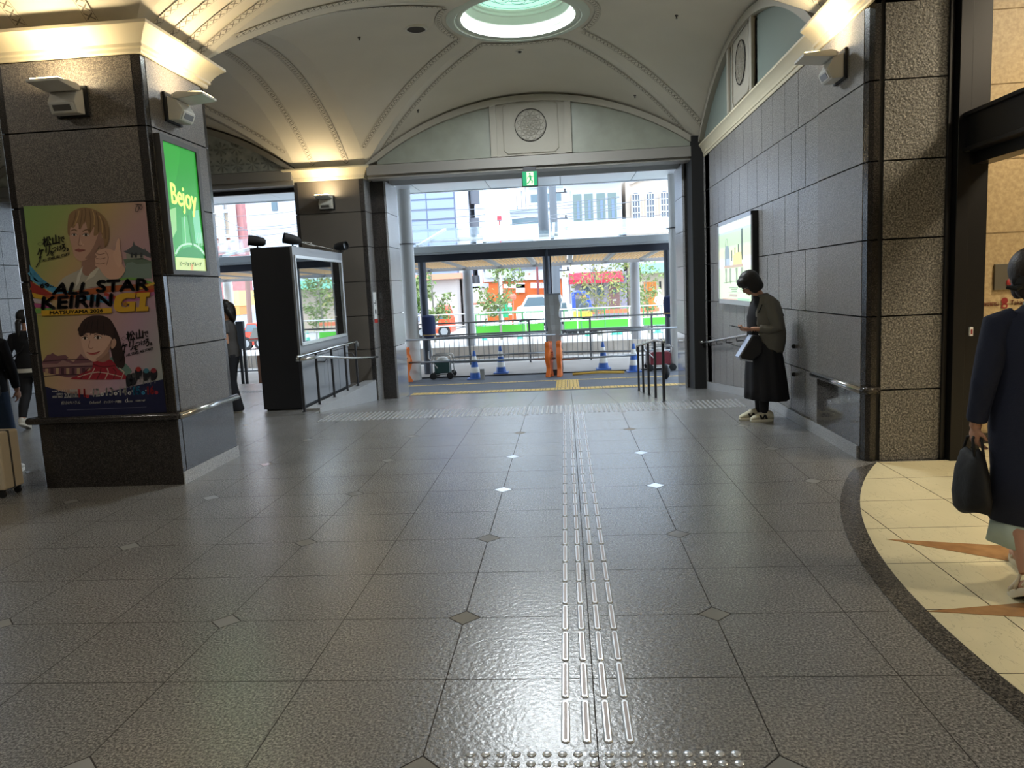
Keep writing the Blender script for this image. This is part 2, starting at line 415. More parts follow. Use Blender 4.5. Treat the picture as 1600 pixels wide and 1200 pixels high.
# arch intrados between columns
def arch_band(x0, x1, y0, y1, along):
    N = 30; rows = []
    for i in range(N+1):
        t = i/N
        if along == 'y': y = y0+(y1-y0)*t; z = ZS+seg(y-(y0+y1)/2, (y1-y0)/2); rows.append([(x0, y, z), (x1, y, z)])
        else: x = x0+(x1-x0)*t; z = ZS+seg(x-(x0+x1)/2, (x1-x0)/2); rows.append([(x, y0, z), (x, y1, z)])
    mb.loft(rows, 0, cap=False, closed=False)
for (ya, yb) in BY: arch_band(XL, X0, ya, yb, 'y'); arch_band(XW-1.3, XW, ya, yb, 'y'); 
for (xa, xb) in BX:
    arch_band(xa, xb, YA, YB, 'x'); arch_band(xa, xb, -.95, .1, 'x'); arch_band(xa, xb, YC, YC+.3, 'x')
# flat crown over the rotunda side and closing slab above everything
mb.box(X1+1.6, 9, -10, YB+.5, 4.3, 4.4); mb.box(-16, 9, -10, 15, 5.75, 5.85)
mb.box(-16, 9, 14.9, 15.0, 3.9, 5.85)
ceil = struct('ceiling', mb, [M_PLASTER, M_CORN], smooth=35, fix=False)
# ornamented ribs: bands that follow the vault
mb = MB()
def band_path(pts, w, drop=.012, motif=.16):
    """pts = list of (x,y,nx,ny) centre line with unit lateral; follows vault_z"""
    L = 0; prev = None
    for i in range(len(pts)-1):
        q = []
        for (x, y, nx, ny) in pts[i:i+2]:
            a = (x-nx*w/2, y-ny*w/2); b = (x+nx*w/2, y+ny*w/2)
            q.append((V((a[0], a[1], vault_z(*a)-drop)), V((b[0], b[1], vault_z(*b)-drop))))
        d = (q[1][0]-q[0][0]).length
        u0, u1 = L/motif, (L+d)/motif; L += d
        mb.face([q[0][0], q[1][0], q[1][1], q[0][1]], 0, uv=[(u0, 0), (u1, 0), (u1, 1), (u0, 1)])
for (xa, xb) in BX:
    for (ya, yb) in BY[1:]:
        cx, cy, hx, hy = (xa+xb)/2, (ya+yb)/2, (xb-xa)/2, (yb-ya)/2
        D = math.hypot(hx, hy)
        for sx in (-1, 1):
            for sy in (-1, 1):
                dx, dy = sx*hx/D, sy*hy/D; nx, ny = -dy, dx
                for s_ in (-1, 1):
                    off = s_*.20; pts = []
                    for i in range(31):
                        d = 1.06+(D-.28-1.06)*i/30; pts.append((cx+dx*d+nx*off, cy+dy*d+ny*off, nx, ny))
                    band_path(pts, .085)
        for k in range(4):         # ring around the oculus, between the ribs
            a0 = math.atan2([hy, hy, -hy, -hy][k], [hx, -hx, -hx, hx][k]); a0 += .2; a1 = a0+PI/2-.4; pts = []
            for i in range(17):
                a = a0+(a1-a0)*i/16; pts.append((cx+1.05*math.cos(a), cy+1.05*math.sin(a), math.cos(a), math.sin(a)))
            band_path(pts, .085)
# bands on the arches
for (ya, yb) in BY[1:]:
    for xc in (-4.36, -3.75):
        band_path([(xc, ya+.05+(yb-ya-.1)*i/36, 1, 0) for i in range(37)], .10)
for (xa, xb) in BX:
    for yc in (6.46, 6.72, 6.98, 7.24):
        band_path([(xa+.05+(xb-xa-.1)*i/36, yc, 0, 1) for i in range(37)], .09)
ob = struct('trim_4', mb, M_ORN, fix=False)

# oculus drum, moulded rings and stained glass disc
M_DRUM = mat('oculus_plaster', '#c9d2c4', .6)
M_GLASSD = mat('oculus_glass', '#bfe6d8', .3, emit='#a9dccb', es=.9)
M_LEAD = mat('leading', '#5c8f86', .5)
def oculus(cx, cy, zz, first):
    t = empty('oculus_skylight', (cx, cy, zz), 'round skylight with pale green patterned glass in the %s' % first, 'skylight', 'round skylights in the vault')
    b = MB(); b.lathe((cx, cy, zz), [(.95, -.02), (.93, -.035), (.84, -.04), (.82, -.02), (.79, -.03), (.755, -.02), (.75, .04), (.72, .05), (.72, .10), (.70, .12), (.67, .20), (.665, .22), (.64, .23), (.64, .26), (.62, .28), (.62, .34), (.95, .34)], n=64, cap=False)
    b.build('moulded_ring', M_DRUM, t, smooth=40, fix=False)
    b = MB(); b.lathe((cx, cy, zz+.30), [(.63, 0), (.63, .02)], n=64); b.build('glass_disc', M_GLASSD, t)
    b = MB()
    for R in (.30, .42, .56):
        b.tube([(cx+R*math.cos(2*PI*k/48), cy+R*math.sin(2*PI*k/48), zz+.297) for k in range(49)], .003, 5, cap=False)
    for k in range(8):
        a = 2*PI*k/8
        b.tube([(cx+(.28+.12*math.cos(2*PI*j/24))*math.cos(a+.32*math.sin(2*PI*j/24)), cy+(.28+.12*math.cos(2*PI*j/24))*math.sin(a+.32*math.sin(2*PI*j/24)), zz+.297) for j in range(25)], .003, 5, cap=False)
        b.tube([(cx, cy, zz+.297), (cx+.3*math.cos(a), cy+.3*math.sin(a), zz+.297)], .0025, 5)
    b.build('leading', M_LEAD, t)
oculus((X0+X1)/2, (YB+YC)/2, vault_z((X0+X1)/2+.79, (YB+YC)/2), 'vault before the street exit')
oculus((X0+X1)/2, (.1+YA)/2, vault_z((X0+X1)/2+.79, (.1+YA)/2), 'vault over the camera')
for i, (cx, cy) in enumerate((((X0+X1)/2, (YB+YC)/2), ((X0+X1)/2, (.1+YA)/2))):
    al = bpy.data.lights.new('skylight_lamp', 'AREA'); al.shape = 'DISK'; al.size = 1.1; al.energy = (270, 22)[i]; al.color = ((.88, .95, 1.), (.95, 1., .97))[i]
    ao = bpy.data.objects.new('skylight_lamp', al); COL.objects.link(ao); ao.location = (cx, cy, 5.26)

# small ceiling fittings
t = empty('ceiling_speaker', (0, 0, 0)); c = None
def on_vault(px, py, guess):
    Y = guess
    for _ in range(30):
        p = W(px, py, Y); z = vault_z(p.x, p.y); Y += (z-p.z)*1.6 if abs(z-p.z) < 1 else math.copysign(.5, z-p.z)
    return W(px, py, Y)
bpy.data.objects.remove(t)
p = on_vault(650, 44, 9.5)
t = empty('ceiling_speaker', p, 'round dark ceiling speaker grille set in the vault left of the skylight', 'speaker')
b = MB(); b.lathe((p.x, p.y, p.z-.015), [(.125, -.006), (.118, .03)], 28); b.build('grille', mat('speaker_grille', '#3c3833', .8), t)
b = MB(); b.lathe((p.x, p.y, p.z-.02), [(.118, 0), (.14, -.008), (.146, .0), (.146, .03)], 28, cap=False); b.build('rim', M_OFFW, t)
for (px, py, g, lab) in ((812, 79, 11.5, 'small round ceiling sensor just below the skylight'), ):
    p = on_vault(px, py, g); t = empty('ceiling_sensor', p, lab, 'sensor')
    b = MB(); b.lathe(p, [(.06, .02), (.06, -.01), (.05, -.015)], 20); b.build('housing', M_OFFW, t)
    b = MB(); b.lathe(p, [(.03, -.01), (.025, -.03)], 14); b.build('lens', M_BLACK, t)
for (px, py, g, lab) in ((561, 58, 8.8, 'tiny dark sprinkler head left of the ceiling speaker'), (653, 172, 12.6, 'tiny dark sprinkler head above the left of the exit lunette'),
                         (992, 149, 12.4, 'tiny dark sprinkler head above the right of the exit lunette'), (1057, 24, 9.6, 'tiny dark sprinkler head right of the skylight')):
    p = on_vault(px, py, g); b = MB(); b.lathe(p, [(.022, .01), (.022, -.01), (.008, -.012), (.008, -.035), (.016, -.04)], 12)
    o = b.build('sprinkler_head', mat('sprinkler', '#3f3a34', .4, metal=.6), loc=p); tag(o, lab, 'sprinkler', 'sprinkler heads in the vault')

# ------------------------------------------------------------------ stone columns (courses with dark joints)
COURSES = [0, .60, 1.21, 1.83, 2.45, 3.07, ZC]
def column(name_, x0, x1, y0, y1, z0=0, mats=None, chx=True, label_struct=True):
    mb = MB(); mb.box(x0+.02, x1-.02, y0+.02, y1-.02, z0-.5, ZC+.3, 2)
    cs = [z0]+[c for c in COURSES if c > z0+.05]
    for i in range(len(cs)-1):
        a, b = cs[i]+(.006 if i else 0), cs[i+1]-.006
        mm = 1 if i == 0 and z0 > -.2 else 0
        # front and back slabs are split by a narrow darker corner strip
        mb.box(x0+.075, x1-.085, y0, y1, a, b, mm)
        mb.box(x0, x1, y0+.075, y1-.075, a, b, mm)
        for (cx, cy) in ((x1, y0), (x0, y0), (x1, y1), (x0, y1)):
            sx = 1 if cx == x1 else -1; sy = 1 if cy == y1 else -1
            mb.prism([(cx-sx*.085, cy-sy*.004, a), (cx-sx*.012, cy-sy*.004, a), (cx-sx*.004, cy-sy*.012, a), (cx-sx*.004, cy-sy*.075, a), (cx-sx*.085, cy-sy*.075, a)], (0, 0, b-a), 1)
    return struct(name_, mb, mats or [M_STONE, M_DARKST, M_JOINT], smooth=False, bevel=0)
column('wall_pillar', XL, X0, YA, YB)
column('wall_pillar.001', XL-.07, X0-.08, 13.55, 14.55, -.46)
column('wall_pillar.002', XW-1.3, XW, YA, YB)
column('wall_pillar.003', XW-1.3, XW, 13.0, 14.5)
column('wall_pillar.004', XL, X0, -.95, .1)
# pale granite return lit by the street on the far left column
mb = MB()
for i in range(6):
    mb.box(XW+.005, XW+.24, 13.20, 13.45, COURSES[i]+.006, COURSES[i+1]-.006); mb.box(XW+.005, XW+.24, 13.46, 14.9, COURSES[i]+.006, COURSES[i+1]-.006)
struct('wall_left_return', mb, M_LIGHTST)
# cornices
PROF = [(.0, ZC), (.022, ZC), (.03, ZC+.012), (.03, ZC+.035), (.05, ZC+.045), (.05, ZC+.07), (.062, ZC+.085), (.085, ZC+.12), (.13, ZC+.165), (.165, ZC+.185), (.165, ZC+.21), (.15, ZC+.215), (-.02, ZC+.215)]
def cornice(name_, x0, x1, y0, y1, k=1., m=None):
    mb = MB(); mb.loft([[(x0-o*k, y0-o*k, z), (x1+o*k, y0-o*k, z), (x1+o*k, y1+o*k, z), (x0-o*k, y1+o*k, z)] for o, z in PROF], cap=False)
    mb.box(x0+.02, x1-.02, y0+.02, y1-.02, ZC+.1, ZC+.32, 1)
    return struct(name_, mb, [m or M_CORN, M_JOINT], smooth=30)
cornice('trim_5', XL, X0, YA, YB); cornice('trim_6', XL-.07, X0-.08, 13.55, 14.55, .9); cornice('trim_7', XW-1.3, XW, YA, YB); cornice('trim_8', XL, X0, -.95, .1)
cornice('trim_9', XW-1.3, XW, 13.0, 14.5, .6)
# stone rails (rounded) around the pillar at 0.6 m and white skirting
def rail_ring(name_, pts, z, r=.03, m=None):
    mb = MB(); mb.tube([(x, y, z) for x, y in pts], r, 12); return struct(name_, mb, m or M_DARKST, smooth=40)
rail_ring('trim_10', [(XL-.05, YB), (XL-.05, YA-.03), (X0+.03, YA-.03)], .615, .032)
mb = MB(); mb.tube([(X0+.035, YA-.02, .615), (X0+.035, YB+.02, .615)], .03, 12)
o = mb.build('bumper_rail', M_STEEL, smooth=True); tag(o, 'short polished steel bumper rail on the lit side of the poster pillar', 'rail')
mb = MB(); mb.box(X0, X0+.012, YA, YB, 0, .11); struct('baseboard_1', mb, M_LIGHTST)

# ------------------------------------------------------------------ right wall
mb = MB(); mb.box(X1+.02, X1+1.2, YB+.16, 13.35, -.6, 3.9, 1)
CR = COURSES
for i in range(6):
    a, b = CR[i]+.005, CR[i+1]-.005
    if i == 0: a = -.5
    y = 7.57; k = 0
    stag = (i % 2)*.24+.02
    ys = [7.57]+[7.95+stag+.48*j for j in range(12) if 7.95+stag+.48*j < 13.2]+[13.37]
    for j in range(len(ys)-1): mb.box(X1, X1+.03, ys[j]+.006, ys[j+1]-.006, a, b)
struct('wall_right', mb, [M_WALL, M_JOINT])
# pilaster with polished lower panel, rounded dark edge, front blocks
mb = MB(); mb.box(X1+.03, 3.05, 6.42, 7.57, 0, 3.95, 2)
for i in range(6):
    a, b = CR[i]+.006, CR[i+1]-.006
    mb.box(X1-.012, X1+.04, 6.47, 7.565, a, b, 1 if i == 0 else 0)
for i in range(8):
    a = (CR+[4.26, 4.88])[i]+.006; b = (CR[:6]+[3.69, 4.3, 4.92])[i+1]-.006
    mb.prism([(X1-.008, 6.465, a), (X1+.005, 6.405, a), (X1+.04, 6.385, a), (X1+.085, 6.385, a), (X1+.085, 6.465, a)], (0, 0, b-a), 3)
    mb.box(X1+.12, 3.055, 6.385, 6.5, a, b, 4)
mb.box(X1+.085, X1+.12, 6.40, 6.5, 0, 5, 2)
struct('wall_right_pilaster', mb, [granite('grey_granite_plain', ('#5a5754', '#7a7672', '#9a958e'), rough=.4, bump=.2, scale=110), M_POLISH, M_JOINT, M_DARKST,
       granite('rough_bush_hammered_granite', ('#33312e', '#67645f', '#a09b92'), rough=.5, bump=.9, scale=70, bscale=38)])
mb = MB(); mb.prism([(X1-.012, 6.5, -.02), (X1-.012, 10, -.02), (X1-.012, 13.3, -.36), (X1-.012, 13.3, -.2), (X1-.012, 10, .11), (X1-.012, 6.5, .11)], (-.014, 0, 0))
struct('baseboard_2', mb, M_LIGHTST)
# cornice along the right wall (plain) and over the pilaster (bold)
def cornice_x(name_, y0, y1, k, m, cap=True):
    mb = MB(); mb.loft([[(X1-o*k, y0, z) for o, z in PROF], [(X1-o*k, y1, z) for o, z in PROF]], cap=True); return struct(name_, mb, m, smooth=30, fix=False)
cornice_x('trim_11', 7.60, 13.5, .55, M_CORN); cornice_x('trim_12', 6.3, 7.60, 1., M_CORN)
# lunette over the right wall
def lunette(name_, to3, half, m_in, m_fr, medal=True, pat=None):
    """to3(a,z,d): a across, z up from springing, d depth towards the room"""
    b = MB(); n = 28; ar = [(-half+2*half*k/n) for k in range(n+1)]
    top = [(a, seg(a, half)) for a in ar]
    cen = .70
    def strip(a0, a1, mi, d0, inset=.06):
        xs = [a0+(a1-a0)*k/14 for k in range(15)]
        b.prism([to3(x, 0.02, d0) for x in (a0, a1)]+[to3(x, max(.021, seg(x, half)-inset), d0) for x in reversed(xs)], to3(0, 0, d0-.03)-to3(0, 0, d0), mi)
    strip(-half+.2, -cen, 0, .02); strip(cen, half-.2, 0, .02)
    strip(-cen+.09, cen-.09, 1, .05, .02)
    for sx in (-1, 1): strip(min(sx*cen, sx*(cen-.11)), max(sx*cen, sx*(cen-.11)), 1, .09, .0)
    # arch trim
    for k in range(n):
        (a0, z0), (a1, z1) = top[k], top[k+1]
        if max(abs(a0), abs(a1)) > half: continue
        q0, q1 = max(z0-.085, 0), max(z1-.085, 0)
        P = [to3(a0, z0+.02, .10), to3(a1, z1+.02, .10), to3(a1, q1, .10), to3(a0, q0, .10)]
        d = to3(0, 0, -.03)-to3(0, 0, .10); Q = [p+d for p in P]
        b.raw(P+Q, [(0, 1, 2, 3), (4, 7, 6, 5), (0, 4, 5, 1), (3, 2, 6, 7)], 1)
    o = struct(name_, b, [m_in, m_fr, M_JOINT])
    if medal:
        zc = .52; R = .27
        t = empty('rosette_medallion', to3(0, zc, .06))
        g = MB(); N = 40
        P = [to3(R*1.0*math.cos(2*PI*k/N), zc+R*math.sin(2*PI*k/N), .062) for k in range(N+1)]
        g.tube(P, .007, 6, 1, cap=False)
        for rr, cnt in ((.17, 12), (.09, 12)):
            for k in range(cnt):
                a = 2*PI*k/cnt
                g.tube([to3((rr*math.cos(a)+.085*math.cos(t_)), zc+(rr*math.sin(a)+.085*math.sin(t_)), .062) for t_ in [2*PI*j/16 for j in range(17)]], .004, 5, 0, cap=False)
        g.build('tracery', [m_fr, M_JOINT], t)
        g = MB()
        hw, z0, z1 = .47, .06, .90
        P = [(-hw, z0+.06), (-hw+.06, z0), (hw-.06, z0), (hw, z0+.06), (hw, z1-.06), (hw-.06, z1), (-hw+.06, z1), (-hw, z1-.06), (-hw, z0+.06)]
        g.tube([to3(a, z, .062) for a, z in P], .008, 6, cap=False)
        g.build('moulded_border', m_fr, t)
        return t
CXB = (X0+X1)/2; CYB = (YB+YC)/2
M_FROST = mat('etched_glass_dim', '#8f9184', .35, var=.08, vscale=5); M_FRAME = mat('lunette_frame', '#a09a8c', .6)
M_FROSTR = mat('frosted_glass_green', '#7e8a84', .3)
t1 = lunette('window_1', lambda a, z, d: V((CXB+a, YC-.02-d, ZS-.04+z)), (X1-X0)/2, M_FROST, M_FRAME)
tag(t1, 'round rosette panel in the lunette above the street exit', 'medallion', 'plaster rosettes in the lunettes')
t2 = lunette('window_2', lambda a, z, d: V((X1-d, CYB-a, ZS-.04+z)), (YC-YB)/2, M_FROSTR, M_FRAME)
tag(t2, 'round rosette panel in the lunette above the right wall', 'medallion', 'plaster rosettes in the lunettes')
# left bay lunette with patterned glass
cxl = (XW+XL)/2
lunette('window_3', lambda a, z, d: V((cxl+a, YC-.02-d, ZS-.04+z)), (XL-XW)/2, mat('pressed_glass', '#b2b3a6', .25, var=.2, vscale=9), M_FRAME, medal=False)
mb = MB()
for ix in range(15):
    for iz in range(3):
        cx_, cz_ = cxl-.9+ix*.28, ZS+.12+iz*.28
        if seg(cx_-cxl, (XL-XW)/2)-.12 < cz_-ZS+.08: continue
        for k in range(8):
            a = 2*PI*k/8; mb.prism([(cx_+.02*math.cos(a), YC-.052, cz_+.02*math.sin(a)), (cx_+.125*math.cos(a-.14), YC-.052, cz_+.125*math.sin(a-.14)), (cx_+.125*math.cos(a+.14), YC-.052, cz_+.125*math.sin(a+.14))], (0, -.006, 0))
struct('trim_13', mb, mat('pressed_star', '#82857a', .3))
# closing walls above arches (so no gaps show)
mb = MB(); mb.box(-16, 9, YC+.05, YC+.25, ZS-.1, 5.8); mb.box(X1+.06, X1+.3, 6.45, 13.8, ZS-.1, 5.8); struct('wall_upper', mb, M_PLASTER)

# ------------------------------------------------------------------ street header, jambs, soffit
mb = MB(); mb.box(X0+.02, X1+.3, YC-.12, YC+.3, ZC+.03, ZC+.20); mb.box(X0+.02, X1+.3, YC-.06, YC+.3, ZC-.02, ZC+.03)
mb.box(XW, XL-.05, YC-.12, YC+.3, ZC+.03, ZC+.20); mb.box(XW, XL-.05, YC-.06, YC+.3, ZC-.05, ZC+.03)
mb.box(XL, X0, YC+.2, YC+.3, ZC, ZC+.2)
struct('trim_14', mb, M_BEAM)
M_SOFF = mat('white_soffit_panel', '#cfd3d8', .35, spec=.5)
mb = MB()
for i in range(12):
    xa = -14+i*1.75
    for (ya, yb) in ((13.86, 15.5), (15.52, 17.2), (17.22, 19.4)): mb.box(xa+.008, xa+1.742, ya, yb, 4.10 if ya > 14.5 else 3.86, 4.14 if ya > 14.5 else 3.9)
mb.box(-14, 7, 19.4, 19.5, 4.08, 4.6, 0)
mb.box(-14, 7, 13.8, 19.5, 4.15, 4.6, 1)
struct('ceiling_canopy', mb, [M_SOFF, M_BEAM])
mb = MB(); mb.box(XW, XL, 13.86, 13.95, 3.52, 3.62, 0); mb.box(X0, X1, 14.5, 14.54, 3.62, 3.86, 1); mb.box(XW, XL, 14.5, 14.54, 3.62, 3.86, 1)
struct('trim_15', mb, [M_DSTEEL, M_SOFF])
# jambs
mb = MB()
for i in range(6):
    a, b = ([-.45]+COURSES[1:])[i]+.005, COURSES[i+1]-.005
    mb.box(X0-.09, X0-.075, YC+.02, YC+.5, a, b, 0)                    # lit return of the column
    mb.box(X0-.08, -3.235, YC+.42, 14.0, a, b, 1)                      # dark polished strip facing in
    mb.box(-3.235, -3.20, 13.99, 14.9, a, b, 2 if i else 3)
    mb.box(X1-.02, X1+.01, YC-.2, YC+.45, a, b, 0)
    mb.box(2.20, X1-.06, YC+.42, 14.0, a, b, 1); mb.box(X1-.06, X1-.0, YC-.12, YC+.0, a, b, 1)
    mb.box(2.165, 2.20, 13.99, 14.9, a, b, 2 if i else 3)
mb.box(-3.9, -3.24, 14.0, 14.9, -.5, 4.2, 1); mb.box(2.2, 4.5, 14.0, 14.9, -.5, 4.2, 1); mb.box(-3.9, -3.49, 13.9, 14.6, -.5, ZC, 1)
mb.box(2.24, 4, 13.4, 14.4, -.6, 4, 4); mb.box(X1, X1+1.5, 13.0, 14.9, -.6, 4, 4)
struct('wall_exit_jambs', mb, [M_WALL, M_DARKST, M_LIGHTST, granite('polished_pale_granite', ('#6c6c6e', '#8f8f91', '#ababab'), rough=.08, bump=0, scale=90), M_JOINT])

# ------------------------------------------------------------------ rotunda door on the right
mb = MB()
mb.box(3.055, 3.09, 6.36, 6.5, 0, 5); mb.box(3.105, 3.20, 6.30, 6.5, 0, 5); mb.box(3.20, 3.36, 6.34, 6.9, 0, 5)
mb.box(3.36, 3.41, 6.5, 6.9, 0, 2.45); mb.box(3.09, 3.105, 6.38, 6.5, 0, 5)
struct('door_1', mb, M_BRONZE, bevel=.004)
mb = MB(); mb.box(3.17, 3.30, 2.0, 6.40, 2.49, 2.75); mb.box(3.14, 3.33, 2.0, 6.40, 2.735, 2.765); mb.box(3.14, 3.33, 2.0, 6.40, 2.47, 2.50); mb.box(3.24, 3.40, 2.0, 6.5, 2.38, 2.48)
mb.box(3.2, 3.32, 1.9, 2.05, 0, 5)
struct('trim_16', mb, M_BRONZE, bevel=.004)
M_BEIGE = granite('beige_limestone', ('#a58d68', '#b39b74', '#bfa880'), rough=.5, bump=.03, scale=25)
mb = MB(); mb.box(3.36, 9, 6.92, 7.05, 0, 5, 0)
for z in (.62, 1.24, 1.86, 2.48, 3.1, 3.7): mb.box(3.36, 9, 6.915, 6.921, z, z+.006, 1)
for x in (4.1, 5.0, 5.9): mb.box(x, x+.006, 6.915, 6.921, 0, 5, 1)
mb.box(3.41, 9, 6.9, 6.95, 0, .1, 2)
mb.box(9, 9.1, -10, 7, 0, 5, 0)
struct('wall_rotunda', mb, [M_BEIGE, mat('limestone_joint', '#8f7a5a', .8), M_DARKST])
mb = MB(); mb.box(-16, 9, -10.1, -10, 0, 6); mb.box(-16.1, -16, -10, 13, 0, 6); struct('wall_back', mb, mat('unseen_wall', '#6a645c', .7))  # unseen back wall, added to limit light from behind the viewer
# unseen ceiling lamps added as warm fill, behind the viewer and in the rotunda
def fill_light(x, y, z, en, colr, size=.5, name='fill_light', lab=None, grp=None):
    t = empty(name, (x, y, z)); tag(t, lab or 'unseen ceiling lamp added to fill the concourse behind the viewer', 'added fill light', grp or 'added concourse fill lamps')
    b = MB(); b.lathe((x, y, z), [(.14, .0), (.14, -.02), (.11, -.02)], 24, cap=False); b.build('rim', M_OFFW, t)
    b = MB(); b.lathe((x, y, z-.005), [(.11, 0), (.11, -.002)], 24); b.build('diffuser', mat('lamp_diffuser', '#fff2d8', .5, emit='#ffe9c4', es=6), t)
    l = bpy.data.lights.new('lamp', 'AREA'); l.shape = 'DISK'; l.size = size; l.energy = en; l.color = colr
    o = bpy.data.objects.new('lamp', l); COL.objects.link(o); o.location = (x, y, z-.04)
for (x, y) in ((-2.6, -2.6), (1.6, -2.6), (-2.6, -5.5), (1.6, -5.5), (-7.3, 3.2), (-7.3, -4)):
    fill_light(x, y, vault_z(x, y)-.01, 58, (1, .93, .82), .6)
for (x, y) in ((4.6, 5.3), (5.2, 2.6)):
    fill_light(x, y, 4.29, 105, (1, .86, .62), .5, lab='warm ceiling lamp added to light the marble rotunda floor', grp='added rotunda fill lamps')
# ================================================================== WALL LAMPS
def wall_lamp(pos, n, label, en=9., spot=True):
    """up-lighter: dark back plate, grey lamp body with framed window, hinged flat head reaching out from the wall"""
    pos, n = V(pos), V(n).normalized(); u = V((0, 0, 1)); r = n.cross(u)
    t = empty('wall_lamp', pos, label, 'wall lamp', 'up-lighters below the cornice')
    b = MB(); b.obox(pos+n*.012, r*.14, n*.012, u*.125); b.build('back_plate', M_BLACK, t, bevel=.004)
    b = MB(); P = [(0.024, -.11), (.024, .09), (.11, .06), (.16, -.03), (.12, -.115)]
    b.loft([[pos+r*s*.115+n*a+u*z for a, z in P] for s in (-1, 1)]); b.build('lamp_body', M_OFFW, t, bevel=.006)
    b = MB(); c = pos+n*.146+u*(-.072); nn = (n*.085+u*-.04).normalized(); uu = nn.cross(r).normalized()
    b.obox(c, r*.10, nn*.006, uu*.036, 0); b.obox(c+nn*.004, r*.075, nn*.005, uu*.024, 1); b.build('body_window', [M_OFFW, mat('lamp_window', '#5a5650', .3)], t)
    b = MB(); hd = (n*.97+u*-.02).normalized(); hu = r.cross(hd).normalized()
    if hu.z < 0: hu = -hu
    c0 = pos+n*.09+u*.085
    P = [(0, -.02), (0, .02), (.04, .035), (.27, .022), (.27, .0), (.05, -.025)]
    b.loft([[c0+r*s*.135+hd*a+hu*z for a, z in P] for s in (-1, 1)]); hdp = b.build('lamp_head', M_OFFW, t, bevel=.004)
    b = MB(); b.obox(c0+hd*.15+hu*.031, r*.115, hd*.10, hu*.003); b.build('lamp_glass', mat('lamp_glow', '#fff0cf', .4, emit='#ffdf9c', es=14), hdp)
    for s in (-1, 1): b = MB(); b.lathe(c0+r*s*.12, [(.018, -.012), (.018, .012)], 14, axis=r); b.build('hinge', M_STEEL, t)
    if spot:
        l = bpy.data.lights.new('lamp', 'AREA'); l.shape = 'RECTANGLE'; l.size = .22; l.size_y = .16; l.energy = en*2.0; l.color = (1, .80, .50)
        o = bpy.data.objects.new('lamp', l); COL.objects.link(o); o.location = c0+hd*.15+hu*.045; d = (u*1.0-n*.30).normalized(); o.rotation_euler = d.to_track_quat('-Z', 'Y').to_euler()
wall_lamp((-4.03, YA, 3.29), (0, -1, 0), 'grey up-lighter on the front of the poster pillar, above the big poster')
wall_lamp((X0, 6.72, 3.29), (1, 0, 0), 'grey up-lighter on the side of the poster pillar, above the green lightbox')
wall_lamp((-4.17, 13.55, 3.25), (0, -1, 0), 'grey up-lighter on the far pillar behind the black display cabinet')
wall_lamp((X1-.012, 6.95, 3.33), (-1, 0, 0), 'grey up-lighter on the right wall pilaster')

# ================================================================== BIG POSTER on the pillar
def gradmat(name, stops, expr):
    """printed colour wash running across the sheet; expr = (ax, az, off) on world position"""
    m = bpy.data.materials.new(name); m.use_nodes = True; n = m.node_tree; b = n.nodes['Principled BSDF']; L = n.links.new
    g = n.nodes.new('ShaderNodeTexCoord'); d = n.nodes.new('ShaderNodeVectorMath'); d.operation = 'DOT_PRODUCT'; d.inputs[1].default_value = (expr[0], expr[2], expr[1])
    L(g.outputs['Object'], d.inputs[0]); a = n.nodes.new('ShaderNodeMath'); a.operation = 'ADD'; a.inputs[1].default_value = expr[3]; L(d.outputs['Value'], a.inputs[0])
    r = n.nodes.new('ShaderNodeValToRGB'); e = r.color_ramp.elements; e[0].position = stops[0][0]; e[0].color = lin(stops[0][1]); e[1].position = stops[-1][0]; e[1].color = lin(stops[-1][1])
    for p, c in stops[1:-1]: q = e.new(p); q.color = lin(c)
    L(a.outputs[0], r.inputs['Fac']); L(r.outputs['Color'], b.inputs['Base Color']); b.inputs['Roughness'].default_value = .35
    return m
def pm(c, rough=.38): return mat('print_'+c.strip('#'), c, rough)
SKIN, SKD, SKL = '#b9917c', '#94705f', '#caa48e'
px_, pd_ = empty('event_poster', (-4.05, 6.27, .63), 'tall cycling race poster reading ALL STAR KEIRIN on the front of the pillar', 'poster'), None
b = MB(); b.box(-4.60, -3.495, 6.266, 6.28, .64, 2.46); b.build('poster_board', M_BLACK, px_)
F = Flat(lambda x, y, l: W(x, y, 6.264-l*.0005))
TL, TR, BR, BL = (36.5, 322.5), (227, 315.5), (260, 643.5), (77, 655.5)
def q(u, v):   # bilinear on the poster quad in photo pixels
    return tuple((TL[i]*(1-u)+TR[i]*u)*(1-v)+(BL[i]*(1-u)+BR[i]*u)*v for i in (0, 1))
bgA = gradmat('poster_wash_top', [(.0, '#7fa05a'), (.22, '#92a05c'), (.42, '#b59a6a'), (.62, '#b08d8c'), (1., '#a98a98')], (.52, -.42, 0, 3.42))
bgB = gradmat('poster_wash_low', [(.0, '#7fa05a'), (.14, '#a79a5c'), (.38, '#b38f7a'), (.66, '#a98a98'), (1., '#8b9c93')], (.62, -.30, 0, 3.38))
F.poly([TL, TR, q(1, .51), q(0, .51)], bgA, 0); F.poly([q(0, .51), q(1, .51), BR, BL], bgB, 0)
F.crop = (30, 310, 6.317)
# castle
F.poly([(1022, 520), (1062, 512), (1118, 470), (1130, 418), (1142, 458), (1195, 485), (1236, 508), (1240, 488), (1250, 510), (1296, 545), (1298, 590), (1260, 575), (1230, 560), (1120, 560), (1060, 540)], pm('#4e5254'), 1)
F.poly([(1055, 545), (1230, 560), (1230, 600), (1060, 600)], pm('#8c8c80'), 1)
for x in (1100, 1140, 1195): F.rect(x, 535, x+22, 585, pm('#35383a'), 2)
F.poly([(1030, 600), (1220, 590), (1305, 620), (1308, 700), (1190, 690), (1100, 720), (1045, 660)], pm('#5f6e5c'), 1)
F.poly([(1060, 640), (1120, 625), (1160, 650), (1300, 640), (1310, 790), (1000, 800), (1040, 720)], pm('#74857a'), 2)
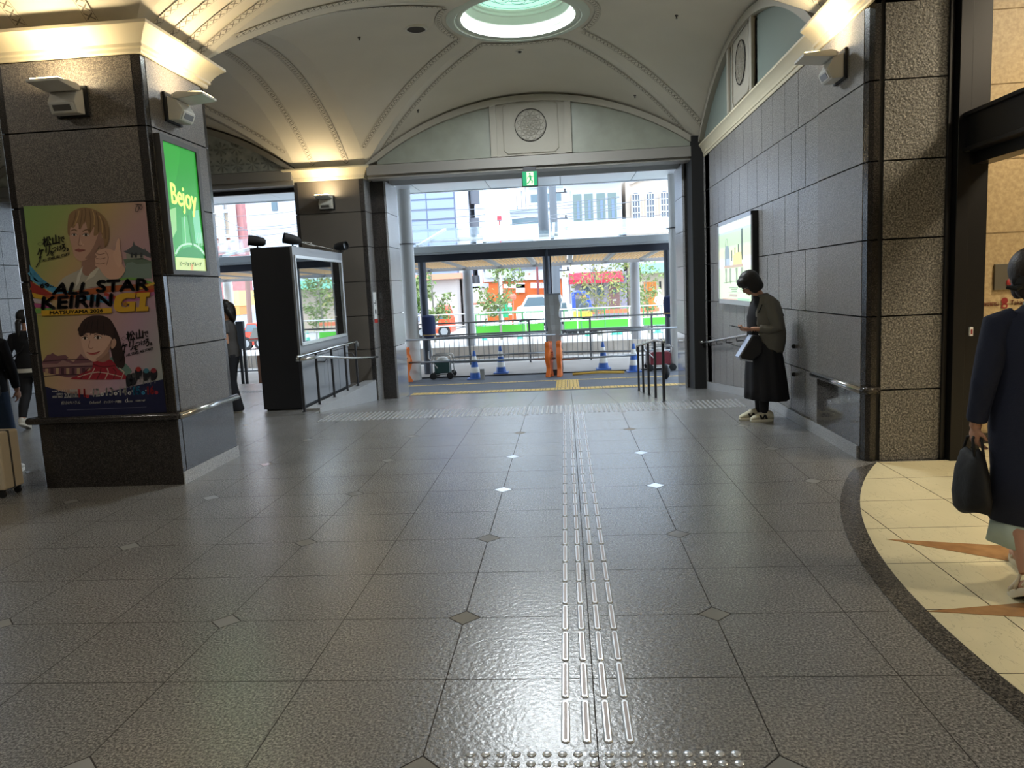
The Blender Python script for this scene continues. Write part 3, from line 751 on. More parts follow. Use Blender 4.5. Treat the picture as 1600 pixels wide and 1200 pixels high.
# ribbons
def ribbon(pts, w, c, lay): F.line(pts, w, pm(c), lay, 5)
ribbon([(104, 720), (190, 800), (300, 880), (420, 930), (600, 960), (830, 1000), (930, 1010)], 60, '#4e93b4', 3)
F.poly([(100, 655), (160, 720), (270, 840), (250, 880), (180, 850), (112, 800)], pm('#4a8fb0'), 3)
ribbon([(116, 870), (240, 925), (330, 970), (500, 960), (800, 905), (1100, 880), (1330, 870)], 60, '#a3552a', 4)
F.poly([(108, 815), (200, 870), (330, 950), (250, 960), (125, 930)], pm('#8d2c24'), 5)
F.poly([(125, 930), (250, 965), (300, 1010), (140, 975)], pm('#c79b2c'), 5)
F.poly([(135, 985), (300, 1020), (330, 1050), (150, 1030)], pm('#b7a8ae'), 5)
F.poly([(145, 1035), (300, 1050), (320, 1085), (155, 1075)], pm('#a84f7c'), 5)
F.poly([(152, 1090), (330, 1080), (330, 1115), (170, 1140)], pm('#6d9a4e'), 5)
ribbon([(520, 900), (700, 860), (1000, 800), (1180, 800), (1330, 850)], 26, '#6f9a48', 5)
ribbon([(840, 940), (1000, 990), (1150, 940), (1330, 905)], 32, '#a83a2c', 5)
ribbon([(860, 975), (1010, 1020), (1180, 990), (1335, 935)], 30, '#a8628c', 5)
ribbon([(1130, 905), (1240, 870), (1335, 835)], 22, '#c9a13a', 6)
# man: jacket, neck, face, hair, fist
F.poly([(380, 880), (430, 790), (520, 740), (600, 700), (632, 660), (700, 690), (770, 660), (860, 700), (960, 770), (1010, 850), (760, 870), (540, 905)], pm('#a8a191'), 6, 4)
F.poly([(632, 600), (760, 500), (800, 650), (720, 745), (650, 760), (618, 700)], pm(SKD), 7, 4)
F.poly([(628, 665), (615, 740), (590, 830), (550, 890), (575, 760)], pm('#c9c3b4'), 8); F.poly([(800, 668), (740, 770), (680, 800), (648, 830), (700, 740), (760, 690)], pm('#c4bda9'), 8)
F.poly([(500, 300), (500, 400), (520, 480), (540, 560), (575, 605), (620, 618), (690, 590), (745, 530), (790, 470), (812, 390), (800, 250), (650, 190), (530, 230)], pm(SKIN), 9, 5)
F.poly([(690, 590), (745, 530), (790, 470), (812, 390), (806, 300), (770, 380), (740, 460), (700, 530), (650, 590)], pm(SKD), 10, 4)
F.poly([(800, 410), (832, 390), (845, 430), (830, 490), (800, 500)], pm(SKD), 9, 4)
F.poly([(478, 340), (480, 230), (500, 150), (570, 105), (650, 90), (745, 112), (825, 170), (872, 250), (888, 330), (880, 420), (848, 480), (830, 400), (800, 330), (770, 360), (735, 365), (740, 280), (690, 350), (650, 230), (600, 310), (575, 240), (540, 290), (505, 290), (498, 370)], pm('#8a6b47'), 11, 4)
for a in ((560, 130, 520, 280), (620, 110, 590, 300), (690, 110, 700, 330), (760, 140, 780, 330), (820, 200, 850, 400), (650, 100, 640, 250)):
    F.line([(a[0], a[1]), ((a[0]+a[2])/2+10, (a[1]+a[3])/2-15), (a[2], a[3])], 9, pm('#6b5035'), 12, 4)
for a in ((590, 120, 550, 260), (720, 110, 740, 260), (790, 170, 820, 340)):
    F.line([(a[0], a[1]), ((a[0]+a[2])/2+10, (a[1]+a[3])/2-15), (a[2], a[3])], 8, pm('#b8945f'), 12, 4)
def eye(cx, cy, w, h, lay=12, sl=0):
    F.poly([(cx-w, cy+sl), (cx-w*.3, cy-h), (cx+w*.5, cy-h*.8), (cx+w, cy-sl), (cx+w*.3, cy+h*.7), (cx-w*.5, cy+h*.6)], pm('#d8cdc2'), lay, 4)
    F.circ(cx, cy-h*.1, h*.95, h*.95, pm('#2a1c14'), lay+1); F.line([(cx-w*1.1, cy+sl), (cx-w*.3, cy-h*1.15), (cx+w*.5, cy-h), (cx+w*1.1, cy-sl)], h*.35, pm('#2c1e17'), lay+1, 4)
eye(543, 360, 26, 12); eye(658, 362, 32, 14)
F.line([(510, 320), (545, 308), (572, 322)], 10, pm('#6b5035'), 12, 4); F.line([(625, 325), (670, 308), (710, 325)], 11, pm('#6b5035'), 12, 4)
F.line([(600, 360), (590, 420), (582, 450), (600, 466), (625, 458)], 7, pm(SKD), 12, 4); F.poly([(600, 370), (616, 440), (640, 455), (610, 465)], pm(SKL), 11, 3)
F.poly([(548, 510), (585, 495), (602, 500), (655, 510), (605, 530), (575, 526)], pm('#9b5c52'), 12, 4); F.line([(548, 511), (600, 512), (655, 511)], 4, pm('#6b3a34'), 13, 3)
F.poly([(790, 510), (752, 550), (765, 575), (748, 600), (755, 640), (750, 665), (790, 690), (830, 750), (900, 800), (985, 790), (1045, 710), (1010, 640), (1000, 590), (940, 520), (860, 495)], pm('#c99f88'), 13, 4)
F.poly([(925, 560), (950, 500), (958, 440), (978, 395), (994, 410), (992, 470), (1015, 620), (980, 680)], pm('#cfa58e'), 14, 4)
for y0 in (545, 590, 640): F.line([(760, y0), (800, y0+8), (850, y0-4)], 6, pm('#7c5a49'), 14, 3)
F.line([(850, 520), (880, 580), (860, 660)], 6, pm('#8b6855'), 14, 3)
# slogan
def slogan(dx, dy, lay=15):
    K = pm('#171312')
    F.text('松山', (235+dx, 478+dy), (400+dx, 445+dy), (228+dx, 385+dy), K, lay, 3); F.text('で', (405+dx, 440+dy), (450+dx, 430+dy), (400+dx, 385+dy), K, lay, 2)
    F.text('ケリ', (178+dx, 600+dy), (300+dx, 560+dy), (180+dx, 500+dy), K, lay, 3); F.text('を', (305+dx, 570+dy), (345+dx, 560+dy), (303+dx, 520+dy), K, lay, 2)
    F.text('つけ', (325+dx, 532+dy), (420+dx, 512+dy), (322+dx, 480+dy), K, lay, 2); F.text('ろ。', (420+dx, 530+dy), (485+dx, 515+dy), (415+dx, 455+dy), K, lay, 3)
    F.line([(215+dx, 570+dy), (200+dx, 620+dy), (165+dx, 680+dy)], 10, K, lay, 3)
    F.text('ALL STARS, ALL START!', (232+dx, 630+dy), (496+dx, 562+dy), (230+dx, 602+dy), K, lay, 1.5)
    F.line([(180+dx, 450+dy), (205+dx, 430+dy), (230+dx, 445+dy), (210+dx, 470+dy), (180+dx, 450+dy)], 3, K, lay)
slogan(0, 0)
K = pm('#120f10'); GO = pm('#c79a2b')
F.text('69', (208, 885), (297, 880), (206, 843), K, 15, 2.5); F.text('TH', (305, 879), (340, 877), (305, 865), K, 15, 1.5)
for dx in (0,):
    F.text('ALL', (325, 948), (680, 940), (355, 840), K, 18, 9); F.text('STAR', (765, 925), (1272, 905), (770, 812), K, 18, 9)
    F.text('KEIRIN', (222, 1092), (910, 1060), (232, 975), K, 18, 9)
for (ox_, oy_, c_, ly) in ((8, 9, pm('#6b4a14'), 16), (0, 0, GO, 17)):
    F.poly([(x+ox_, y+oy_) for x, y in [(1148, 936), (1140, 985), (1060, 980), (1020, 1000), (1003, 1040), (1010, 1068), (1040, 1075), (1085, 1068), (1090, 1040), (1060, 1042), (1064, 1020), (1148, 1016), (1138, 1112), (1000, 1122), (955, 1110), (935, 1080), (935, 1020), (955, 965), (1000, 940), (1060, 932)]], c_, ly)
    F.poly([(x+ox_, y+oy_) for x, y in [(1160, 934), (1288, 926), (1284, 968), (1252, 972), (1242, 1066), (1276, 1066), (1270, 1108), (1150, 1114), (1154, 1074), (1182, 1072), (1192, 974), (1158, 974)]], c_, ly)
st = [];
for k in range(10):
    r_ = 36 if k % 2 == 0 else 15; a = -PI/2+k*PI/5+.25; st.append((1048+r_*math.cos(a), 1042+r_*math.sin(a)))
F.poly(st, pm('#9c6a1e'), 18)
F.poly([(218, 1112), (914, 1085), (918, 1135), (226, 1165)], pm('#8a6a1c'), 16); F.poly([(216, 1106), (912, 1079), (914, 1128), (222, 1157)], GO, 17)
F.text('MATSUYAMA 2026', (303, 1146), (825, 1124), (303, 1114), K, 18, 3)
F.text('KEIRIN', (1150, 66), (1210, 64), (1150, 57), K, 15, 1)
F.line([(1150, 95), (1165, 75), (1182, 90), (1170, 128), (1148, 125), (1150, 95)], 5, K, 15, 4); F.line([(1182, 100), (1200, 70), (1214, 85), (1205, 108), (1182, 100)], 5, K, 15, 4)
# lower half
F.crop = (50, 480, 6.317)
F.poly([(100, 545), (130, 500), (150, 470), (185, 465), (200, 450), (250, 480), (330, 470), (362, 500), (340, 510), (410, 540), (440, 510), (480, 460), (520, 500), (600, 530), (610, 700), (330, 690), (110, 640)], pm('#6f4a50'), 2)
F.poly([(100, 560), (250, 560), (300, 520), (400, 560), (600, 545), (600, 570), (110, 600)], pm('#8f6d68'), 3)
for k in range(9): F.rect(130+k*52, 600, 160+k*52, 660, pm('#4b2f36' if k % 2 else '#a08468'), 3)
for yy in (520, 590, 668): F.line([(105, yy+15), (300, yy), (600, yy-5)], 8, pm('#3c262c'), 4)
F.poly([(770, 500), (880, 520), (980, 620), (960, 660), (900, 690), (800, 640)], pm('#5f7a70'), 2, 4)
# woman: hair back, neck, shirt, face, fringe
F.poly([(462, 240), (480, 170), (530, 110), (610, 85), (700, 85), (770, 120), (820, 200), (860, 290), (880, 360), (900, 440), (920, 520), (900, 600), (840, 590), (800, 520), (770, 400), (700, 200)], pm('#2b1d1b'), 4, 4)
F.poly([(600, 480), (760, 440), (770, 560), (640, 580)], pm('#8d6a5a'), 5)
F.poly([(600, 560), (612, 520), (700, 545), (770, 515), (820, 560), (840, 600), (930, 680), (935, 712), (410, 712), (440, 680), (520, 640), (590, 615)], pm('#8e2430'), 6, 3)
for k in range(6): F.line([(480+k*80, 712), (520+k*78, 640), (560+k*60, 600)], 10, pm('#b9a193' if k % 2 else '#5e1a22'), 7)
F.line([(450, 690), (650, 640), (900, 690)], 9, pm('#b9a193'), 7, 3); F.line([(600, 560), (700, 590), (820, 575)], 12, pm('#641a22'), 7, 3)
F.poly([(478, 270), (488, 350), (510, 430), (545, 500), (600, 535), (660, 520), (730, 470), (775, 390), (790, 300), (760, 200), (620, 160), (510, 200)], pm('#c29c88'), 8, 5)
F.poly([(660, 520), (730, 470), (775, 390), (785, 320), (745, 390), (690, 460), (630, 510)], pm('#a07a68'), 9, 4)
F.poly([(780, 330), (812, 308), (832, 345), (815, 395), (782, 405)], pm('#b08a76'), 9, 4)
F.poly([(462, 270), (465, 200), (500, 135), (570, 90), (660, 82), (740, 100), (800, 170), (812, 250), (800, 320), (770, 290), (700, 270), (640, 255), (600, 262), (560, 255), (520, 262), (490, 290)], pm('#33221e'), 10, 4)
for a in ((560, 140, 520, 268), (600, 130, 575, 275), (650, 120, 640, 270), (700, 130, 715, 280), (530, 150, 492, 285)): F.line([(a[0], a[1]), (a[2], a[3])], 7, pm('#1d1311'), 11)
eye(522, 308, 28, 14, 11); eye(650, 302, 36, 16, 11)
F.line([(492, 285), (525, 272), (550, 280)], 6, pm('#3f2a24'), 11, 3); F.line([(612, 275), (655, 262), (700, 275)], 7, pm('#3f2a24'), 11, 3)
F.line([(572, 330), (560, 380), (560, 400), (585, 408), (605, 398)], 6, pm('#8f6959'), 11, 4)
F.poly([(545, 445), (580, 450), (610, 448), (670, 436), (640, 460), (600, 470), (565, 464)], pm('#a8504e'), 11, 4); F.line([(540, 443), (600, 456), (675, 434)], 3.5, pm('#6b2c2c'), 12, 4)
slogan(700, -140)
NAV = pm('#16193a')
F.crop = (0, 0, 1)
F.poly([q(0, .845), q(.2, .885), q(.4, .9), q(.62, .88), q(1, .845), BR, BL], NAV, 9)
F.crop = (50, 480, 6.317)
for (cx, cy, c) in ((1050, 620, '#8f2c28'), (1128, 635, '#3a6f80'), (1200, 632, '#7f2c34'), (960, 690, '#2b2b30'), (1000, 680, '#3c3c3c')):
    F.poly([(cx-34, cy+18), (cx-20, cy-22), (cx+14, cy-26), (cx+38, cy+20), (cx+22, cy+80), (cx-24, cy+90)], pm('#1b1c22'), 10, 3)
    F.circ(cx, cy-8, 27, 24, pm(c), 11)
    F.line([(cx-24, cy+60), (cx-30, cy+130)], 8, pm('#5f6062'), 10); F.line([(cx+18, cy+60), (cx+14, cy+120)], 8, pm('#6f7072'), 10)
WT = pm('#c9c6c0'); RD = pm('#b03438'); BU = pm('#3a8fb8')
F.text('オールスター開催記念', (255, 838), (448, 832), (255, 815), WT, 12, 1); F.text('松山競輪', (198, 838), (248, 836), (198, 824), WT, 12, .6)
F.text('KEIRIN', (245, 866), (302, 864), (245, 850), WT, 12, 1); F.text('NIGHT RACE', (202, 897), (302, 893), (202, 876), WT, 12, 1)
F.text('2026.8.', (318, 895), (455, 888), (316, 848), WT, 12, 2)
for s_, x, w, y, c in (('11', 462, 62, 888, RD), ('12', 604, 64, 882, WT), ('13', 734, 66, 874, WT), ('14', 868, 66, 870, WT), ('15', 1004, 62, 864, BU), ('16', 1142, 62, 860, RD)):
    F.text(s_, (x, y), (x+w, y-4), (x-4, y-78), c, 12, 3)
for i, (s_, x, y, c) in enumerate((('火', 548, 880, RD), ('水', 692, 860, WT), ('木', 826, 852, WT), ('金', 962, 848, WT), ('土', 1098, 846, BU), ('日', 1228, 842, RD))):
    F.circ(x, y, 17, 17, c, 12); F.text(s_, (x-10, y+10), (x+10, y+9), (x-10, y-10), NAV, 13, .6)
for x, y in ((584, 842), (718, 838), (852, 830), (988, 826), (1124, 822)): F.circ(x, y, 6, 6, WT, 12)
F.text('松山けいりん', (286, 962), (476, 954), (292, 930), WT, 12, 1); F.text('Dokanto!', (570, 955), (674, 948), (572, 930), WT, 12, 1)
F.text('オッズパーク競輪', (708, 950), (884, 942), (710, 924), WT, 12, 1); F.text('d', (918, 940), (945, 938), (918, 898), WT, 12); F.text('チャリロト', (946, 940), (992, 938), (946, 922), WT, 12, .6)
F.text('KEIRIN.JP', (1024, 936), (1120, 930), (1024, 918), WT, 12, 1)
F.line([(345, 1015), (700, 1003), (1130, 985)], 4, pm('#6a6a80'), 12)
F.build('printed_sheet', px_)

# ================================================================== GREEN LIGHTBOX
gx = empty('green_lightbox', (X0+.03, 6.82, 1.88), 'tall narrow green backlit sign reading Bejoy on the side of the pillar', 'lightbox sign')
XF = X0+.045
F = Flat(lambda x, y, l: WX(x, y, XF+l*.0006), (240, 200, 5))
def fr(pts_out, pts_in, name, m, par, to3, d):
    b = MB(); n = len(pts_out); O = [to3(*p) for p in pts_out]; I = [to3(*p) for p in pts_in]
    for k in range(n):
        k2 = (k+1) % n; A = [O[k], O[k2], I[k2], I[k]]; b.raw(A+[p+d for p in A], [(0, 1, 2, 3), (4, 7, 6, 5), (0, 4, 5, 1), (1, 5, 6, 2), (2, 6, 7, 3), (3, 7, 4, 0)])
    return b.build(name, m, par)
to_ = lambda x, y: WX(240+x/5, 200+y/5, XF+.012)
fr([(45, 35), (352, 165), (442, 1150), (158, 1142)], [(70, 95), (332, 190), (420, 1118), (175, 1108)], 'frame', mat('lightbox_frame', '#4a4744', .45, metal=.3), gx, to_, V((-.055, 0, 0)))
def em(name, c, s): return mat(name, c, .3, emit=c, es=s)
GS = .52
F.poly([(60, 60), (345, 175), (430, 1130), (165, 1120)], em('lb_green', '#2fa53a', GS), 0)
F.poly([(76, 100), (200, 150), (170, 420), (100, 480)], em('lb_green2', '#35ad3e', GS), 1, 4)
F.poly([(170, 1008), (412, 1020), (420, 1120), (176, 1112)], em('lb_cream', '#d6ea9a', GS), 3)
F.poly([(120, 640), (175, 620), (180, 800), (150, 860), (170, 1000), (165, 1000)], em('lb_pale', '#9ddc8a', GS), 1)
F.poly([(215, 700), (265, 690), (300, 1000), (230, 940)], em('lb_mid', '#58c06a', GS), 1); F.poly([(300, 650), (350, 640), (385, 900), (330, 900)], em('lb_mint', '#7fd6a4', GS), 1)  # pale shapes here: the street's reflection, drawn into the lit face
F.line([(172, 985), (210, 925), (280, 905), (350, 930), (405, 995)], 16, em('lb_white', '#bfeccb', GS), 2, 5)
F.poly([(180, 1008), (230, 945), (290, 930), (350, 955), (400, 1015)], em('lb_deep', '#1f9434', GS), 2, 3)
for k in range(5): F.line([(335+k*14, 820), (350+k*12, 920)], 4, em('lb_white', '#bfeccb', GS), 2)
F.line([(268, 680), (300, 860), (318, 1010)], 12, em('lb_deep', '#1f9434', GS), 3, 3)
F.line([(240, 690), (252, 900)], 5, em('lb_white', '#bfeccb', GS), 3)
F.text('Bejoy', (150, 640), (346, 705), (130, 425), em('lb_letter', '#dcf0a2', GS), 5, 4)
F.text('ビージョイグループ', (206, 1074), (374, 1082), (206, 1042), em('lb_text', '#4e6a2c', .2), 5, .8)
F.rect(290, 1065, 312, 1112, em('lb_orange', '#e8b070', GS), 4)
F.build('lit_face', gx)
al = bpy.data.lights.new('lightbox_glow', 'AREA'); al.shape = 'RECTANGLE'; al.size = .55; al.size_y = 1.0; al.energy = 1.2; al.color = (.4, 1, .45)
ao = bpy.data.objects.new('lightbox_glow', al); COL.objects.link(ao); ao.location = (XF+.02, 6.82, 2.45); ao.rotation_euler = (0, -PI/2, 0)

# ================================================================== LIGHTBOX on the right wall
XR = X1-.085
rx = empty('wall_lightbox', (XR, 11.1, 1.2), 'large pale backlit picture in a silver frame on the right wall behind the woman', 'lightbox sign')
to_ = lambda x, y: WX(1100+x/7.06, 310+y/7.06, XR)
c4 = [to_(155, 285), to_(524, 128), to_(524, 1190), to_(165, 1155)]
Yn, Yf = c4[1].y, c4[0].y; zt, zb_ = (c4[0].z+c4[1].z)/2, (c4[3].z+c4[2].z)/2
b = MB(); b.box(XR+.01, X1, Yn, Yf, zb_, zt); b.build('case', M_BLACK, rx)
b = MB(); w = .05
for (y0, y1, z0, z1) in ((Yn, Yf, zt-w, zt), (Yn, Yf, zb_, zb_+w*1.3), (Yn, Yn+.02, zb_, zt), (Yf-w, Yf, zb_, zt)): b.box(XR-.008, XR+.01, y0, y1, z0, z1)
b.build('frame', mat('silver_frame', '#b4b6ba', .35, metal=.6), rx)
def to_r(u, v, l): return V((XR+.004-l*.0008, Yf-.05+(Yn+.02-Yf+.05)*u, zt-w+(zb_+w*1.3-zt+w)*v))
F = Flat(to_r); RS = .78
def er(c): return em('rb_'+c.strip('#'), c, RS)
F.rect(0, 0, 1, 1, er('#cfe3c4'), 0); F.rect(0, 0, 1, .10, er('#e6f1f2'), 1); F.rect(0, .1, 1, .13, er('#b9cfc6'), 1); F.rect(0, .13, 1, .3, er('#bcd3b4'), 1)
F.rect(0, .34, 1, .46, er('#e2e8bf'), 1); F.rect(0, .46, 1, .58, er('#e4edf3'), 1); F.rect(.12, .58, 1, 1, er('#d3ebc8'), 1)
for x, w_, y0 in ((.72, .05, .12), (.62, .03, .30), (.52, .03, .33), (.42, .03, .36)): F.rect(x, y0, x+w_, .5, er('#51605a'), 3)
F.poly([(.2, .57), (.2, .36), (.23, .29), (.33, .29), (.36, .38), (.37, .57)], er('#8397a0'), 3); F.line([(.22, .3), (.25, .2), (.29, .2), (.31, .3)], .008, er('#51605a'), 3)
F.poly([(.48, .55), (.48, .44), (.55, .40), (.72, .40), (.75, .55)], er('#d6cc94'), 4); F.rect(.18, .55, .78, .585, er('#bda898'), 5); F.rect(.25, .46, .38, .55, er('#a9b9cc'), 4)
for x in (.24, .38, .58, .74): F.poly([(x-.035, .59), (x+.035, .59), (x+.028, .70), (x+.035, .76), (x, .80), (x-.03, .75), (x-.022, .68)], er('#93a08f'), 4)
F.line([(.15, .78), (.5, .76), (.85, .77)], .008, er('#6c7a6c'), 4)
for i, (u0, u1) in enumerate(((.34, .62), (.4, .6), (.42, .58))): F.rect(u0, .84+i*.022, u1, .85+i*.022, er('#7d8a80'), 4)
F.rect(.1, .985, .6, 1, er('#c9a9a0'), 4); F.rect(.6, .97, .95, 1, er('#a3cdae'), 4); F.rect(.3, .90, .85, .905, er('#9fae9f'), 4); F.rect(.35, .925, .6, .96, er('#b5a7a0'), 4)
F.build('lit_picture', rx)
al = bpy.data.lights.new('lightbox_glow', 'AREA'); al.shape = 'RECTANGLE'; al.size = 1.9; al.size_y = 1.1; al.energy = 3; al.color = (.9, 1, .92)
ao = bpy.data.objects.new('lightbox_glow', al); COL.objects.link(ao); ao.location = (XR-.02, (Yn+Yf)/2, (zt+zb_)/2); ao.rotation_euler = (0, PI/2, 0)

# ================================================================== EXIT SIGN
ex = W(828, 279, 13.35)
t = empty('exit_sign', ex, 'small green running-man emergency exit sign hanging below the street beam', 'exit sign')
cz = ex.z; cxx = ex.x
b = MB(); b.box(cxx-.14, cxx+.14, 13.32, 13.40, cz-.14, cz+.13); b.box(cxx-.11, cxx+.11, 13.34, 13.40, cz+.13, ZC); b.build('housing', M_DSTEEL, t, bevel=.006)
F = Flat(lambda x, y, l: V((cxx+x, 13.318-l*.001, cz-y))); EG = em('exit_green', '#128a58', .7); EW = em('exit_white', '#c9e8b4', .8)
F.rect(-.125, -.115, .125, .125, EG, 0); F.rect(-.055, -.105, .065, .115, EW, 1)
F.circ(.0, -.075, .014, .014, EG, 2)
F.line([(0, -.055), (.012, -.0), (.008, .03)], .03, EG, 2); F.line([(.005, -.045), (-.035, -.02), (-.04, .01)], .012, EG, 2); F.line([(.01, -.04), (.04, -.02), (.055, -.035)], .012, EG, 2)
F.line([(.008, .025), (.045, .05), (.03, .085)], .017, EG, 2); F.line([(.005, .025), (-.02, .065), (-.05, .09)], .017, EG, 2)
F.build('lit_face', t)

# ================================================================== DISPLAY CABINET (left of the ramp)
kx0, kx1, ky0, ky1, kz = -4.36, -3.76, 10.42, 12.82, 2.31
t = empty('display_cabinet', ((kx0+kx1)/2, ky0, 0), 'tall black display cabinet with a framed glass window beside the left ramp rail', 'display cabinet')
M_KB = mat('cabinet_black', '#202126', .45); M_KG = mat('cabinet_grey', '#8b8d90', .45, metal=.35)
b = MB(); b.box(kx0, kx1-.03, ky0, ky1, .02, kz, 0); b.box(kx0+.03, kx1-.05, ky0+.03, ky1-.03, 0, .02, 0); b.build('body', M_KB, t, bevel=.006)
b = MB(); gz0, gz1, gy0, gy1 = .93, 2.17, ky0+.06, ky1-.10
for (y0, y1, z0, z1) in ((ky0, ky1, gz1, kz), (ky0, ky1, .72, gz0), (ky0, gy0, gz0, gz1), (gy1, ky1, gz0, gz1)): b.box(kx1-.03, kx1, y0+.001, y1-.001, z0, z1)
b.build('side_panel', M_KG, t)
b = MB()
for (y0, y1, z0, z1) in ((gy0, gy1, gz1-.025, gz1+.02), (gy0, gy1, gz0-.02, gz0+.025), (gy0-.01, gy0+.03, gz0, gz1), (gy1-.03, gy1+.01, gz0, gz1)): b.box(kx1-.002, kx1+.02, y0, y1, z0, z1)
b.build('window_frame', mat('aluminium', '#cfd0d0', .3, metal=.8), t, bevel=.003)
b = MB(); b.box(kx1-.02, kx1-.004, gy0, gy1, gz0, gz1); b.build('glass', mat('mirror_glass', '#c2c8cc', .02, metal=1.), t)
for i in range(4):
    b = MB(); y0 = ky0+.03+i*.585; b.box(kx1-.03, kx1-.004, y0, y0+.57, .06, .71); b.build('lower_door', M_KG, t, bevel=.004)
for i, (px, py, ang, lab) in enumerate(((402, 383, .6, 'black spotlight on the front left corner of the display cabinet'), (457, 381, 1.0, 'black spotlight on top of the display cabinet, middle of three'), (532, 389, 1.7, 'black spotlight on the far end of the display cabinet'))):
    Y = (10.55, 10.60, 12.55)[i]; p = W(px, py, Y); p.z = kz
    s = empty('spotlight', p, lab, 'spotlight', 'spotlights on the display cabinet')
    b = MB(); b.lathe(p, [(.05, 0), (.05, .012)], 16); b.tube([p, p+V((0, 0, .07))], .012, 8); b.build('base', M_BLACK, s)
    d = V((-math.cos(ang), -.35, .15)) if i < 2 else V((.9, -.35, .05)); d.normalize(); c = p+V((0, 0, .10))
    b = MB(); b.lathe(c-d*.12, [(.03, 0), (.055, .03), (.07, .10), (.075, .24), (.068, .24), (.06, .12)], 20, axis=d); b.build('lamp_head', M_BLACK, s, smooth=40)
    b = MB(); b.lathe(c+d*.07, [(.062, 0), (.062, .01)], 18, axis=d); b.build('lens', mat('spot_lens', '#2e3033', .1), s)
cp = W(478, 385, 10.9); cp.z = kz+.012
b = MB(); b.tube([cp+V((.05*math.cos(a)*1.3+.02*a/3, .16*math.sin(a), .04+.03*math.sin(a*.7))) for a in [k*.35 for k in range(30)]], .007, 6); b.tube([cp+V((.05, .1, .03)), cp+V((.06, .6, .02)), cp+V((.03, 1.2, .012))], .006, 6)
tag(b.build('cable', mat('grey_cable', '#9c9a94', .5), smooth=True), 'loose coiled grey cable lying on top of the display cabinet', 'cable')

# ================================================================== HANDRAILS
def post_rail(name, posts, rails, label, r=.021, wall=()):
    o = empty(name, (posts[0][0].x, posts[0][0].y, posts[0][0].z) if posts else rails[0][0], label, 'handrail')
    for a, bb in posts:
        b = MB(); b.tube([a, bb], .019, 10); b.lathe(a, [(.035, 0), (.035, .006)], 14); b.build('post', M_DSTEEL, o, smooth=40)
    for r_ in rails: b = MB(); b.tube(r_, r, 12); b.build('rail', M_STEEL, o, smooth=True)
    for w_ in wall: b = MB(); b.tube(w_, .009, 8); b.build('bracket', M_DSTEEL, o, smooth=True)
    return o
XRR = 1.265
def onp(px, py, X): return WX(px, py, X)
bot = [(1039, 628), (1024, 619), (1013, 614.5), (1004.2, 611), (996.3, 607)]; tp = [(1039, 538), (1024, 535.5), (1013, 538), (1004.2, 540), (996.3, 542.5)]
P_ = []
for i, (b_, t_) in enumerate(zip(bot, tp)):
    Y = (10.02, 10.95, 11.85, 12.7, 13.5)[i]; zt_ = (.80, .735, .64, .55, .46)[i]
    P_.append((V((XRR, Y, rampz(Y))), V((XRR, Y, zt_))))
post_rail('ramp_handrail', P_, [[V((XRR, 9.92, .78)), V((XRR, 9.93, .81)), V((XRR, 10.9, .75)), V((XRR, 13.6, .455)), V((XRR, 13.66, .42)), V((XRR, 13.66, .36))]], 'free-standing steel handrail with five posts on the right of the exit ramp')
P_ = []
for (bx, by), (tx, ty) in zip([(479.5, 647), (509, 633), (535, 621.5), (555, 611.5), (574, 603.5)], [(473, 560), (503.5, 550), (529, 543.5), (551.5, 537), (570, 531)]):
    a = G(bx, by, .02 if by < 640 else 0); a.x = -3.62; P_.append((V((-3.62, a.y, .03)), V((-3.62, a.y, .80))))
ys = [p[0].y for p in P_]
post_rail('ramp_handrail', P_, [[V((-3.62, ys[0]-.12, .74)), V((-3.62, ys[0]-.10, .80)), V((-3.62, ys[-1]+.1, .80)), V((-3.62, ys[-1]+.14, .77)), V((-3.62, ys[-1]+.14, .70))],
    [V((-3.58, ys[0]-.12, .76)), V((-3.46, ys[0]+.3, .76)), V((-3.46, 12.0, .58)), V((-3.46, 13.2, .48)), V((-3.44, 13.5, .46))]],
    'steel handrail with five posts and a second lower rail beside the display cabinet', wall=[[V((-3.62, y, .70)), V((-3.62, y, .66)), V((-3.50, y, .655)), V((-3.46, y, .74-.09*max(0, y-10.3)))] for y in ys[1:4]])
o = post_rail('wall_handrail', [], [[V((2.37, 13.2, .50)), V((2.37, 12.9, .53)), V((2.37, 10.0, .84)), V((2.37, 9.4, .86)), V((2.42, 9.36, .86))]], 'steel handrail on brackets along the right wall behind the woman',
    wall=[[V((2.37, y, .53+(12.9-y)*.107)), V((2.37, y, .47+(12.9-y)*.107)), V((2.46, y, .47+(12.9-y)*.107))] for y in (12.7, 12.1, 11.4, 10.7, 10.1)])
o = post_rail('wall_handrail', [], [[V((2.37, 13.3, .50)), V((2.30, 13.8, .48)), V((2.12, 14.4, .44))]], 'short steel rail end at the right jamb of the exit')
mb = MB(); mb.tube([(X1-.045, 7.60, .60), (X1-.045, 6.36, .605)], .028, 14); mb.ell((X1-.045, 7.60, .60), (.028, .028, .028), 12)
o = mb.build('bumper_rail', M_STEEL, smooth=True); tag(o, 'short polished steel bumper rail on the right wall pilaster', 'rail')
mb = MB(); mb.tube([(X1-.045, 6.37, .605), (X1+.0, 6.33, .605), (X1+.09, 6.34, .605)], .03, 14); struct('trim_17', mb, M_DARKST, smooth=True)
t = empty('door_stud', (0, 0, 0)); bpy.data.objects.remove(t)
for (px, py, lab) in ((1241.5, 541, 'upper black round wall plug right of the woman'), (1241.5, 585, 'lower black round wall plug right of the woman')):
    p = WX(px, py, X1); b = MB(); b.lathe(p, [(.022, 0), (.022, .02), (.012, .03)], 16, axis=(-1, 0, 0)); tag(b.build('wall_plug', M_BLACK, loc=p), lab, 'wall plug', 'black wall plugs')
